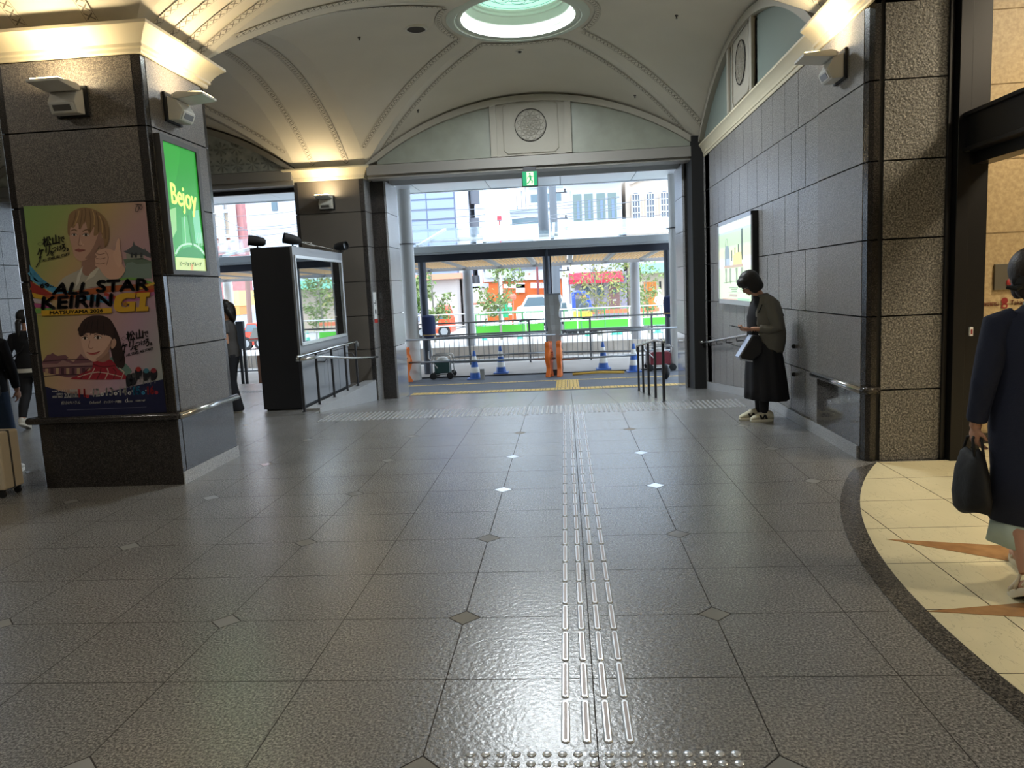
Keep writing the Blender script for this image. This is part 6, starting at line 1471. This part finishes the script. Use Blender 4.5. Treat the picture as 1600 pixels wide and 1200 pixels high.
def shoe(par, x, y, z, ang, m_up, m_sole, L=.25, w=.045, pitch=0., mark=None, name='shoe'):
    """trainer: thick sole, rounded upper, laces; toe along local +x turned by ang"""
    ca, sa = math.cos(ang), math.sin(ang); cp, sp = math.cos(pitch), math.sin(pitch)
    def T(a, b_, c_): a2, c2 = a*cp+c_*sp, -a*sp+c_*cp; return V((x+a2*ca-b_*sa, y+a2*sa+b_*ca, z+c2))
    def outline(k, zz, n=24):
        o = []
        for j in range(n):
            t = 2*PI*j/n; a = L*.5*math.cos(t)*k; ww = w*(1+.10*math.cos(t))*k*(abs(math.sin(t))**.75)*math.copysign(1, math.sin(t)); o.append(T(L*.30+a, ww, zz))
        return o
    b = MB(); b.loft([outline(.97, 0), outline(1.02, .008), outline(1.02, .026), outline(.97, .032)]); so_ = b.build(name, m_sole, par, smooth=50)
    b = MB(); R = []
    for a, h, ww in ((-.49, .030, .6), (-.46, .075, .75), (-.36, .095, .85), (-.2, .10, .85), (-.02, .088, .9), (.18, .062, 1.), (.34, .045, .95), (.45, .030, .6), (.49, .012, .25)):
        R.append([T(L*.30+a*L, w*ww*math.cos(2*PI*j/14), .026+h*(.5+.5*math.sin(2*PI*j/14))) for j in range(14)])
    b.loft(R); up = b.build('upper', m_up, so_, smooth=60)
    b = MB()
    for j in range(4): q = -.02+j*.055; b.tube([T(L*.30+q*L, -w*.55, .026+.088-.05*j*.33), T(L*.30+q*L+.006, 0, .026+.100-.017*j), T(L*.30+q*L, w*.55, .026+.088-.05*j*.33)], .0035, 6)
    b.build('laces', M_WHITE, so_)
    if mark:
        b = MB()
        for side in (-1, 1):
            for pts in mark: b.prism([T(L*.30+a*L, side*(w*.99+.001)-side*max(0, (c_-.055))*.35, c_) for a, c_ in pts], V((-sa, ca, 0))*side*.004)
        b.build('side_mark', M_BLACK, so_)
    return so_

# ---- woman with phone by the right wall -----------------------------------
P0 = (2.15, 8.42, 0); a0 = PI+.10
t = empty('person', P0, 'person with black bob and grey cardigan standing by the right wall looking at a phone', 'person', rz=a0, local=True)
S = 1.0; sk = []
hc = V((.145, .0, 1.505)); hf = V((.80, .05, -.60)).normalized(); hs = V((-.04, 1, 0)).normalized(); hs = (hs-hf*hs.dot(hf)).normalized()
hp, HP = head(hc, hf, hs, .93); sk += hp
sk.append(('t', [(.02, 0, 1.30), (.045, 0, 1.38), (.10, 0, 1.46)], [.065, .052, .055]))
sk.append(('l', [ring((0, 0, .72), .105, .15), ring((0, 0, .85), .12, .165), ring((0, 0, 1.0), .10, .135), ring((-.01, 0, 1.15), .11, .15), ring((-.01, 0, 1.28), .095, .165), ring((.0, 0, 1.35), .06, .10)]))
for q in (-1, 1):
    sh, el, wr = V((-.02, q*.165, 1.285)), V((-.055, q*.21, 1.03)), V((.165, q*.07+.02, 1.02))
    sk.append(('t', [sh+V((0, -q*.03, .02)), sh, sh*.5+el*.5, el, el*.5+wr*.5, wr], [.045, .052, .045, .038, .034, .026]))
    sk += hand(wr, (.9, -q*.25, .02), (0.1, -q*.5, .75), q, .55, .92, .3)
for q in (-1, 1): sk.append(('t', [(0, q*.085, .76), (.01, q*.08, .45), (0.02, q*.07, .12), (.02, q*.065, .05)], [.08, .05, .036, .03]))
body = organic('body', sk, M_SKIN, t, .0065, 3)
eyes(HP, body, .93)
# bob hair: cap with heavy sides and fringe
hb = [('e', HP(-.022, 0, .045), (.118, .098, .108), (hf, hs, hf.cross(hs))), ('e', HP(-.045, 0, -.025), (.088, .098, .085), (hf, hs, hf.cross(hs))), ('e', HP(.052, 0, .078), (.062, .078, .050), (hf, hs, hf.cross(hs)))]
for q in (-1, 1): hb += [('e', HP(.005, q*.070, -.030), (.060, .028, .085), (hf, hs, hf.cross(hs))), ('e', HP(-.05, q*.06, -.07), (.06, .035, .05), (hf, hs, hf.cross(hs))), ('t', [HP(.065, q*.055, .075), HP(.085, q*.045, .045)], [.032, .020])]
hb.append(('t', [HP(.085, -.05, .055), HP(.098, 0, .058), HP(.085, .05, .055)], [.024, .026, .024]))
organic('hair', hb, M_HAIR, t, .007, 4)
b = MB()
for q in (-1, 1):
    b.tube([HP(.108, q*.032+.022*math.cos(j*.524), .0+.017*math.sin(j*.524)) for j in range(13)], .0016, 6, cap=False); b.tube([HP(.106, q*.054, .003), HP(.06, q*.074, .006), HP(.0, q*.08, .004)], .0016, 6)
b.tube([HP(.110, -.011, .003), HP(.113, 0, .005), HP(.110, .011, .003)], .0016, 6); b.build('glasses', mat('glasses_metal', '#c9c9c6', .2, metal=.8), t)
M_TOP = mat('knit_black', '#16171d', .85); M_CARD = mat('cardigan_grey', '#67645c', .9, bump=.35, bscale=160); M_SKIRT = mat('skirt_black', '#121219', .8, var=.1, vscale=8)
b = MB(); b.loft([ring((.02, 0, .86), .155, .18), ring((.02, 0, 1.0), .148, .17), ring((.02, 0, 1.15), .150, .175), ring((.01, 0, 1.27), .120, .175), ring((.02, 0, 1.335), .078, .11), ring((.045, 0, 1.375), .06, .066)]); b.build('black_top', M_TOP, t, smooth=True)
b = MB(); rr = []
for k, (z, rf, rs, cx) in enumerate(((.955, .150, .172, .015), (.85, .178, .195, .0), (.70, .195, .21, -.01), (.50, .215, .235, -.02), (.35, .225, .25, -.028), (.245, .232, .262, -.032), (.24, .222, .252, -.032))): rr.append(ring((cx, 0, z), rf, rs, 64, 1, 11, .012+.03*k/6, k*.05, 0.012*k/6))
b.loft(rr); b.build('skirt', M_SKIRT, t, smooth=True)
# cardigan: open at the front, hanging low at the back
def shell(rows, n0, n1, N=36):
    out = []
    for (cx, z, rf, rs, o0, o1, zf) in rows:
        out.append([V((cx+rf*math.cos(a), rs*math.sin(a), z+zf*math.cos(a))) for a in [o0+(o1-o0)*k/N for k in range(N+1)]])
    return out
b = MB(); rows = []
for (cx, z, rf, rs, gap, zf) in ((.035, 1.39, .075, .075, .9, -.01), (.0, 1.355, .105, .13, .85, 0), (-.015, 1.30, .145, .195, .75, 0), (-.02, 1.20, .175, .205, .62, 0), (-.03, 1.08, .185, .205, .62, .0), (-.04, .98, .195, .205, .75, .01), (-.035, .88, .195, .21, .95, .02), (-.03, .80, .18, .20, 1.35, .03), (-.03, .765, .165, .185, 1.75, .03)):
    rows.append([V((cx+rf*math.cos(a), rs*math.sin(a), z+zf*math.cos(a))) for a in [gap+(2*PI-2*gap)*k/44 for k in range(45)]])
b.loft(rows, cap=False, closed=False); o = b.build('cardigan', M_CARD, t, smooth=True, fix=False); so_ = o.modifiers.new('s', 'SOLIDIFY'); so_.thickness = .008; so_.offset = 0
sl_ = []
for q in (-1, 1):
    sh, el, wr = V((-.02, q*.165, 1.29)), V((-.058, q*.215, 1.03)), V((.165, q*.07+.02, 1.02)); f_ = el*.42+wr*.58
    sl_.append(('t', [V((-.01, q*.09, 1.33)), sh+V((0, q*.005, .015)), sh*.55+el*.45, el+V((-.012, q*.005, 0)), el*.7+wr*.3+V((0, 0, -.008)), f_], [.055, .072, .068, .066, .060, .050]))
    sl_.append(('t', [f_-(wr-el).normalized()*.02, f_+(wr-el).normalized()*.012], [.056, .054]))
organic('cardigan_sleeves', sl_, M_CARD, o, .008, 3)
b = MB()
for q in (-1, 1): b.tube([(.0, q*.07, .42), (.02, q*.065, .20), (.02, q*.065, .085)], [.062, .053, .046], 16)
b.build('leggings', M_TOP, t, smooth=True)
NM = [[(-.20, .035), (-.10, .035), (-.02, .085), (-.12, .085)], [(-.12, .085), (-.05, .085), (.06, .035), (0, .035)], [(.0, .035), (.10, .035), (.17, .078), (.08, .078)]]
M_CREAM = mat('shoe_cream', '#cfc8ae', .7)
for q, dx in ((1, .0), (-1, .085)): shoe(t, dx-.03, q*.075, 0, .0 if q > 0 else .12, M_CREAM, mat('shoe_sole', '#d8d2bf', .6), .255, .046, mark=NM)
# phone
w = V((.285, .015, 1.035)); ph = empty('phone', (0, 0, 0)); bpy.data.objects.remove(ph)
cz_, sz_ = math.cos(a0), math.sin(a0)
def wl(p): return V((P0[0]+p[0]*cz_-p[1]*sz_, P0[1]+p[0]*sz_+p[1]*cz_, P0[2]+p[2]))
pc = wl((.295, .018, 1.050)); fd = V((cz_, sz_, 0)); sd = V((-sz_, cz_, 0)); un = (V((0, 0, 1))-fd*.25).normalized(); fl = (fd+V((0, 0, .25))).normalized()
ph = empty('smartphone', pc, 'dark smartphone held by the person in the grey cardigan', 'phone')
b = MB(); b.obox(pc, fl*.072, sd*.036, un*.0042); b.build('case', mat('phone_case', '#23252b', .3), ph, bevel=.003)
b = MB(); b.obox(pc+un*.0046, fl*.066, sd*.032, un*.0006); b.build('screen', mat('phone_screen', '#8a94a0', .1, emit='#9fb0c4', es=.25), ph)
# hand bag on the forearm: black leather with pale front panel
hb_ = empty('handbag', wl((.20, .10, .72)), 'black handbag with a pale shiny edge hanging from the arm of the person in grey', 'handbag')
def hbp(a, s_, z): return wl((a, s_, z))
b = MB(); P = [(.105, .94), (.14, .965), (.19, .965), (.33, .745), (.315, .715), (.20, .685), (.085, .76), (.075, .86)]
b.loft([[hbp(a, s_, z) for a, z in P] for s_ in (.10, .205)]); b.build('bag_body', mat('bag_leather', '#1a1b1f', .35), hb_, bevel=.02)
b = MB(); P = [(.195, .967), (.205, .955), (.342, .742), (.325, .705), (.195, .676), (.19, .69), (.31, .722), (.322, .748)]
b.loft([[hbp(a, s_, z) for a, z in P] for s_ in (.095, .21)]); b.build('pale_panel', mat('bag_silver', '#b9bfcc', .25, metal=.3), hb_)
b = MB(); b.tube([hbp(.13, .15, .955), hbp(.13, .13, 1.0), hbp(.11, .10, 1.02), hbp(.17, .13, .99), hbp(.18, .15, .955)], .007, 8); b.build('handle', M_BLACK, hb_, smooth=True)
b = MB(); b.lathe(hbp(.115, .207, .965), [(.010, 0), (.012, .006), (.006, .008)], 12, axis=-sd); b.build('clasp', M_STEEL, hb_)
b = MB(); b.tube([hbp(-.02, .115, 1.345), hbp(.07, .165, 1.28), hbp(.115, .18, 1.20)], .006, 8); b.tube([hbp(-.02, .115, 1.345), hbp(-.10, .14, 1.30), hbp(-.19, .10, 1.15)], .006, 8); b.build('shoulder_strap', M_BLACK, hb_, smooth=True)

# ---- walking person cut by the right edge, seen from behind ------------------
P1 = (2.23, 3.72, 0); a1 = PI/2-.12
t = empty('person', P1, 'person in long navy cardigan walking away at the right edge, hair in a black clip', 'person', rz=a1, local=True)
sk = []; hc = V((.03, .045, 1.52)); hf = V((1, -.1, -.05)); hs = V((.1, 1, 0)); hp, HP = head(hc, hf, hs, .95); sk += hp
sk.append(('t', [(-.02, 0, 1.28), (-.01, 0, 1.37), (.02, 0, 1.46)], [.07, .055, .058]))
sk.append(('l', [ring((0, 0, .78), .11, .16), ring((0, 0, .92), .12, .17), ring((0, 0, 1.05), .10, .14), ring((-.01, 0, 1.2), .11, .165), ring((-.01, 0, 1.32), .08, .17), ring((0, 0, 1.37), .055, .09)]))
sh, el, wr = V((-.01, .185, 1.30)), V((-.03, .245, 1.03)), V((.015, .262, .80))
sk.append(('t', [sh+V((0, -.04, .01)), sh, el, wr], [.045, .05, .038, .027])); sk += hand(wr+V((0, 0, .01)), (.05, .02, -1), (.15, -1, 0), 1, .75, .95, .5)
sh2, el2, wr2 = V((-.01, -.185, 1.30)), V((.0, -.24, 1.03)), V((.12, -.24, .82))
sk.append(('t', [sh2+V((0, .04, .01)), sh2, el2, wr2], [.045, .05, .038, .027])); sk += hand(wr2, (.3, 0, -1), (.2, 1, 0), -1, .5, .95, .5)
# left leg pushes off behind, right leg forward
kn, an = V((.02, .09, .46)), V((-.20, .10, .145))
sk.append(('t', [(0, .09, .82), kn, kn*.5+an*.5+V((-.02, 0, 0)), an], [.095, .062, .052, .036])); sk += [('e', (-.245, .10, .115), (.036, .032, .036)), ('e', (-.175, .10, .075), (.085, .036, .030), (V((.86, 0, -.45)), V((0, 1, 0)), V((.45, 0, .86))))]
for j in range(5): sk.append(('t', [(-.11, .075+j*.013, .045), (-.085, .073+j*.014, .03)], [.011, .008+.002*(j == 0)]))
kn2, an2 = V((.15, -.09, .46)), V((.22, -.09, .10)); sk.append(('t', [(0, -.09, .82), kn2, kn2*.5+an2*.5+V((-.03, 0, 0)), an2], [.095, .062, .052, .036])); sk += [('e', (.30, -.09, .05), (.12, .042, .035)), ('e', (.20, -.09, .06), (.04, .035, .045))]
body = organic('body', sk, M_SKIN, t, .0075, 3); eyes(HP, body, .95)
hb = [('e', HP(-.022, 0, .040), (.108, .092, .103), (V((1, -.1, 0)), V((.1, 1, 0)), V((0, 0, 1)))), ('e', HP(-.075, .0, -.05), (.055, .07, .075)), ('e', HP(-.03, .055, -.05), (.04, .03, .06)), ('e', HP(-.10, .04, -.06), (.04, .05, .05))]
organic('hair', hb, mat('hair_brown', '#2b2019', .5, bump=.3, bscale=90), t, .008, 4)
b = MB(); b.ell(HP(-.130, .055, -.035), (.025, .045, .035), 10); b.tube([HP(-.13, .04, -.03), HP(-.145, .10, -.06), HP(-.13, .135, -.05)], [.012, .014, .008], 8); b.ell(HP(-.12, .09, -.02), (.015, .02, .03), 8); b.build('hair_clip', M_BLACK, t)
M_NAVY = mat('navy_knit', '#1d2338', .9, bump=.25, bscale=140)
b = MB(); b.loft([ring((-.005, 0, .355), .175, .195, 48, 1, 7, .02), ring((-.005, 0, .60), .165, .19, 48, 1, 7, .015), ring((0, 0, .80), .155, .205, 48), ring((0, 0, .95), .155, .20, 48), ring((0, 0, 1.1), .145, .185, 48), ring((-.01, 0, 1.25), .140, .205, 48), ring((-.01, 0, 1.33), .10, .185, 48), ring((-.005, 0, 1.37), .075, .10, 48), ring((0, 0, 1.39), .066, .075, 48)]); cd_ = b.build('navy_cardigan', M_NAVY, t, smooth=True)
sl_ = []
for (s0, e0, w0) in ((sh, el, wr), (sh2, el2, wr2)):
    d_ = (w0-e0).normalized(); sl_.append(('t', [s0+V((0, -math.copysign(.07, s0.y), .03)), s0+V((0, 0, .005)), s0*.5+e0*.5, e0, e0*.45+w0*.55, w0-d_*.035], [.055, .072, .066, .058, .050, .048]))
organic('cardigan_sleeves', sl_, M_NAVY, cd_, .009, 4)
b = MB(); b.loft([ring((-.02, .0, .245), .185, .200, 48, 1, 8, .04, .3), ring((-.01, 0, .33), .165, .185, 48, 1, 8, .02, .3), ring((-.01, 0, .5), .135, .16, 48)]); b.build('mint_skirt', mat('mint_cotton', '#bfcfc3', .8), t, smooth=True)
b = MB(); b.loft([ring((0, 0, 1.365), .070, .082), ring((.0, 0, 1.395), .066, .072), ring((.005, 0, 1.41), .062, .068)], cap=False); b.build('collar', mat('mint_cotton', '#bfcfc3', .8), t, smooth=True)
M_SAND = mat('sandal_cream', '#d2c7ae', .6)
def sandal(x, y, z, pitch, L=.25):
    cp, sp = math.cos(pitch), math.sin(pitch); T = lambda a, b_, c_: V((x+a*cp+c_*sp, y+b_, z-a*sp+c_*cp))
    b = MB(); ol = lambda k, zz: [T(L*.34+L*.5*math.cos(2*PI*j/22)*k, .046*math.sin(2*PI*j/22)*k*(1+.1*math.cos(2*PI*j/22)), zz) for j in range(22)]
    b.loft([ol(.96, 0), ol(1., .01), ol(1., .030), ol(.97, .036)], 0); so2 = b.build('sandal', M_SAND, t, smooth=50)
    b = MB(); b.face([p+V((0, 0, 0)) for p in ol(.8, -.001)]); b.build('tread', M_BLACK, so2, fix=False)
    b = MB()
    b.tube([T(-.02, -.04, .04), T(-.045, 0, .095), T(-.02, .04, .04)], .008, 8); b.tube([T(.05, -.045, .035), T(.03, -.02, .10), T(.02, .0, .115), T(.03, .02, .10), T(.05, .045, .035)], .008, 8); b.tube([T(.12, -.045, .035), T(.12, 0, .085), T(.12, .045, .035)], .010, 8)
    b.build('strap', M_SAND, so2, smooth=True)
sandal(-.245, .10, .058, .50); sandal(.20, -.09, .0, 0)
cz_, sz_ = math.cos(a1), math.sin(a1)
def wl1(p): return V((P1[0]+p[0]*cz_-p[1]*sz_, P1[1]+p[0]*sz_+p[1]*cz_, P1[2]+p[2]))
bg_ = empty('tote_bag', wl1((.0, .25, .40)), 'soft black tote bag carried low by the person in the long navy cardigan', 'handbag')
b = MB(); rg = []
for k, (z, rf, rs) in enumerate(((.385, .09, .05), (.40, .155, .062), (.47, .165, .068), (.58, .14, .06), (.66, .10, .042), (.69, .07, .02))): rg.append([wl1((.03+rf*math.cos(a)*(1+.05*math.cos(3*a+k)), .265+rs*math.sin(a)*(1+.06*math.cos(5*a)), z+.012*math.cos(2*a+k))) for a in [2*PI*j/28 for j in range(28)]])
b.loft(rg); b.build('bag_body', mat('bag_black', '#131315', .75, bump=.3, bscale=25), bg_, smooth=True)
b = MB()
for s_ in (-.02, .02): b.tube([wl1((-.05, .265+s_, .67)), wl1((-.02, .265+s_, .75)), wl1((.015, .262, .765)), wl1((.05, .262+s_, .75)), wl1((.10, .265+s_, .66))], .007, 8)
b.build('handle', M_BLACK, bg_, smooth=True)

# ---- helper for the three people at the left ---------------------------------
def walker(P, rz, label, H=1.58, hair='tail', top=None, pants=None, shoes=None, step=.22, arms=None, lean=0., wide=False, look=(1, 0, -.05)):
    t = empty('person', P, label, 'person', rz=rz, local=True); k = H/1.60; sk = []
    hc = V((.02+lean*1.2, 0, 1.475*k)); hf = V(look).normalized(); hs = V((-hf.y, hf.x, 0)).normalized(); hp, HP = head(hc, hf, hs, .95*k); sk += hp
    sk.append(('t', [(lean, 0, 1.26*k), (lean+.005, 0, 1.34*k), (.01+lean*1.1, 0, 1.42*k)], [.062, .05, .053]))
    sk.append(('l', [ring((0, 0, .74*k), .10, .15), ring((0, 0, .88*k), .115, .165), ring((lean*.4, 0, 1.02*k), .09, .13), ring((lean*.8, 0, 1.17*k), .105, .155), ring((lean, 0, 1.28*k), .08, .165), ring((lean, 0, 1.33*k), .055, .09)]))
    A = arms or [((lean, .175, 1.25*k), (lean-.05, .22, 1.0*k), (lean+.02, .24, .79*k)), ((lean, -.175, 1.25*k), (lean+.05, -.22, 1.0*k), (lean+.12, -.22, .80*k))]
    for i, (s0, e0, w0) in enumerate(A):
        s0, e0, w0 = V(s0), V(e0), V(w0); q = 1 if i == 0 else -1; sk.append(('t', [s0+V((0, -q*.04, .01)), s0, e0, w0], [.042, .046, .036, .026])); sk += hand(w0, (w0-e0).normalized(), (.2, -q, .1), q, .5, .92, .4)
    legs = []
    for q, st in ((1, -step), (-1, step)):
        hip = V((0, q*.085, .78*k)); ank = V((st, q*.085, .09 if st >= 0 else .13+abs(st)*.12)); kn = (hip+ank)*.5+V((.05 if st >= 0 else .06, 0, 0)); legs.append((hip, kn, ank, q, st)); sk.append(('t', [hip, kn, kn*.5+ank*.5+V((-.02, 0, 0)), ank, ank+V((.03, 0, -.03))], [.09, .058, .050, .036, .034]))
    body = organic('body', sk, M_SKIN, t, .009, 3); eyes(HP, body, .95*k)
    up = V((0, 0, 1)); hb = [('e', HP(-.022, 0, .042), (.106, .089, .100), (hf, hs, hf.cross(hs)))]
    if hair == 'tail': hb += [('e', HP(-.085, 0, -.01), (.035, .04, .045)), ('t', [HP(-.08, 0, .0), HP(-.115, 0, -.05), HP(-.12, .0, -.16), HP(-.11, 0, -.30)], [.035, .036, .032, .012])]
    else: hb += [('t', [HP(-.03, q*.06, .0), HP(-.03, q*.075, -.10), HP(-.03, q*.07, -.22)], [.05, .045, .02]) for q in (-1, 1)]+[('e', HP(-.06, 0, -.10), (.06, .08, .15)), ('e', HP(.05, 0, .075), (.05, .06, .035))]
    organic('hair', hb, M_HAIR, t, .009, 4)
    tb = [('l', [ring((0, 0, .80*k), .135, .185), ring((0, 0, .92*k), .135, .182), ring((lean*.4, 0, 1.03*k), .118, .155), ring((lean*.8, 0, 1.17*k), .125, .175), ring((lean, 0, 1.28*k), .098, .18), ring((lean, 0, 1.325*k), .068, .10)])]
    for (s0, e0, w0) in A:
        s0, e0, w0 = V(s0), V(e0), V(w0); d_ = (w0-e0).normalized()
        tb.append(('t', [s0*.75+V((lean, 0, 1.3*k))*.25, s0, s0*.5+e0*.5, e0, w0-d_*.03] if top[1] == 'long' else [s0*.75+V((lean, 0, 1.3*k))*.25, s0, s0*.5+e0*.5], [.05, .060, .054, .047, .037][:5 if top[1] == 'long' else 3]))
    organic('top', tb, top[0], t, .010, 3)
    pb = []
    for hip, kn, ank, q, st in legs:
        if wide: pb.append(('l', [ring(tuple(hip+V((0, 0, .06))), .11, .10), ring(tuple(kn), .11, .095), ring((ank.x+.01, ank.y, .05), .125, .10), ring((ank.x+.01, ank.y, .03), .12, .095)]))
        else: pb.append(('t', [hip+V((0, 0, .03)), hip, kn, kn*.5+ank*.5+V((-.02, 0, 0)), ank+(kn-ank).normalized()*.02], [.10, .102, .069, .062, .047]))
    pb.append(('l', [ring((0, 0, .70*k), .115, .165), ring((0, 0, .80*k), .125, .178), ring((0, 0, .92*k), .120, .165)]))
    organic('trousers', pb, pants, t, .011, 3)
    for hip, kn, ank, q, st in legs: shoe(t, ank.x-.035, ank.y, (0 if st >= 0 or step < .05 else .05+abs(st)*.10), 0, shoes, shoes, .25, .044, 0 if st >= 0 or step < .05 else .42)
    return t, HP
M_BK = mat('coat_black', '#141419', .85); M_JEAN = mat('denim_blue', '#34465f', .85, bump=.2, bscale=150); M_WSH = mat('shoe_white', '#d9d6cc', .6)
pw = G(45, 668)+V((.14, 0, 0))
t, HP = walker((pw.x, pw.y, 0), PI/2+.15, 'person in black with a ponytail walking towards the left opening, white trainers', 1.60, 'tail', (M_BK, 'long'), mat('leggings_black', '#17171c', .8), M_WSH, .20, look=(1, -.55, -.05),
     arms=[((0, .175, 1.25), (-.08, .23, 1.02), (-.02, .21, .83)), ((0, -.175, 1.25), (.04, -.23, 1.0), (.10, -.22, .80))])
b = MB(); b.tube([HP(-.095, -.045, -.01), HP(-.125, 0, -.005), HP(-.095, .045, -.01)], .009, 8); b.build('hair_clip', M_STEEL, t, smooth=True)
b = MB(); b.loft([ring((-.01, 0, .765), .142, .19, 28), ring((-.005, 0, .82), .14, .19, 28)], cap=False); b.build('white_shirt_hem', M_WSH, t, smooth=True)
hb_ = empty('shoulder_bag', (pw.x-.25, pw.y-.2, .8), 'small black shoulder bag at the hip of the person with the ponytail', 'bag')
b = MB(); c_ = V((pw.x-.20, pw.y-.14, .82)); b.ell(c_, (.10, .06, .09), 14); b.build('bag_body', M_BLACK, hb_, smooth=True)
b = MB(); b.tube([c_+V((-.05, 0, .08)), V((pw.x-.02, pw.y-.13, 1.05)), V((pw.x+.12, pw.y-.08, 1.30))], .008, 6); b.build('strap', M_BLACK, hb_, smooth=True)
p2 = G(372, 642)
t, HP = walker((-4.80, 10.45, 0), PI+.25, 'person in grey tee and wide black trousers using a phone behind the poster pillar', 1.60, 'long', (mat('tee_grey', '#4d4b4b', .85), 'short'), mat('trousers_navy', '#15171f', .85), M_WSH, .03, wide=True, look=(.85, .1, -.5),
     arms=[((0.02, .175, 1.25), (-.01, .20, 1.02), (.20, .06, 1.06)), ((.02, -.175, 1.25), (0, -.20, 1.02), (.20, -.02, 1.06))])
p3 = (-5.50, 6.72, 0)
t, HP = walker(p3, PI/2+.3, 'person in jeans at the far left edge pulling a suitcase, black bag on the back', 1.66, 'long', (M_BK, 'long'), M_JEAN, M_WSH, .20)
# back bag
bc = V((p3[0]+.10, p3[1]-.22, 1.05)); bk = empty('backpack', bc, 'black bag worn by the person in jeans at the left edge', 'bag')
b = MB(); b.loft([ring((bc.x, bc.y, .80), .17, .09, 24, .6), ring((bc.x, bc.y, .84), .19, .105, 24, .6), ring((bc.x, bc.y, 1.1), .18, .10, 24, .6), ring((bc.x, bc.y, 1.22), .14, .08, 24, .6)]); b.build('bag_body', M_BLACK, bk, smooth=50)
b = MB()
for s_ in (-.08, .08): b.tube([(bc.x+s_, bc.y+.05, 1.2), (bc.x+s_*1.2-.1, bc.y+.18, 1.36), (bc.x+s_*1.2-.1, bc.y+.36, 1.2), (bc.x+s_-.06, bc.y+.2, .9)], .014, 8)
b.build('strap', M_BLACK, bk, smooth=True)
# suitcase
g0 = G(14, 776); sx, sy = g0.x-.12, g0.y+.05
sc = empty('suitcase', (sx, sy, 0), 'ribbed beige hard-shell suitcase rolling at the far left edge', 'suitcase')
M_SUIT = mat('suit_beige', '#c2b49c', .35)
b = MB(); b.box(sx-.24, sx+.15, sy-.12, sy+.12, .07, .57)
for k in range(6): b.box(sx-.215, sx+.125, sy-.128, sy+.128, .10+k*.075, .145+k*.075)
b.build('shell', M_SUIT, sc, bevel=.018)
b = MB(); b.box(sx-.245, sx+.155, sy-.012, sy+.012, .065, .575); b.build('zip_band', mat('zip_dark', '#3a3632', .5), sc, bevel=.01)
for (dx, dy) in ((-.19, -.09), (.10, -.09), (-.19, .09), (.10, .09)):
    b = MB(); b.lathe((sx+dx, sy+dy-.012, .028), [(.028, 0), (.028, .024)], 16, axis=(0, 1, 0)); b.box(sx+dx-.02, sx+dx+.02, sy+dy-.015, sy+dy+.015, .045, .075); b.build('wheel', M_BLACK, sc, smooth=40)
b = MB(); b.tube([(sx-.15, sy, .57), (sx-.15, sy, .92), (sx+.05, sy, .92), (sx+.05, sy, .57)], .009, 8); b.build('pull_handle', M_DSTEEL, sc, smooth=True)

# ---- small figures on the building site ---------------------------------------
def tiny(px, pyb, Y, label, shirt, hat):
    p = W(px, pyb, Y); z0 = -.6; t = empty('person', (p.x, Y, z0), label, 'person')
    parts = [('e', (p.x, Y, z0+1.55), (.10, .10, .12)), ('l', [[v+V((p.x, Y, 0)) for v in ring((0, 0, z0+a), rf, rs, 14)] for a, rf, rs in ((.8, .16, .12), (1.1, .16, .12), (1.35, .2, .12), (1.45, .06, .06))]),
             ('t', [(p.x-.09, Y, z0+.85), (p.x-.1, Y, z0+.05)], [.1, .07]), ('t', [(p.x+.09, Y, z0+.85), (p.x+.1, Y+.1, z0+.05)], [.1, .07]), ('t', [(p.x-.2, Y, z0+1.3), (p.x-.28, Y-.1, z0+1.05), (p.x-.2, Y-.3, z0+.95)], [.06, .05, .04]), ('t', [(p.x+.2, Y, z0+1.3), (p.x+.28, Y-.1, z0+1.05), (p.x+.2, Y-.3, z0+.95)], [.06, .05, .04])]
    for q in parts:
        pass
    o = organic('body', [q if q[0] != 'l' else q for q in parts], shirt, None, .03, 2); o.parent = t; o.matrix_parent_inverse = Matrix.Translation(t.location).inverted()
    b = MB(); b.ell((p.x, Y, z0+1.64), (.12, .13, .08), 12); b.build('helmet', hat, t, smooth=True)
tiny(914, 486, 34.5, 'worker in a dark jacket and orange helmet at the blue digger', mat('worker_dark', '#5a6570', .8), mat('helmet_orange', '#e0935c', .5))
tiny(1031, 482, 44, 'person in white standing beside the orange timber doors', mat('worker_white', '#e0d8d4', .8), M_WHITE)
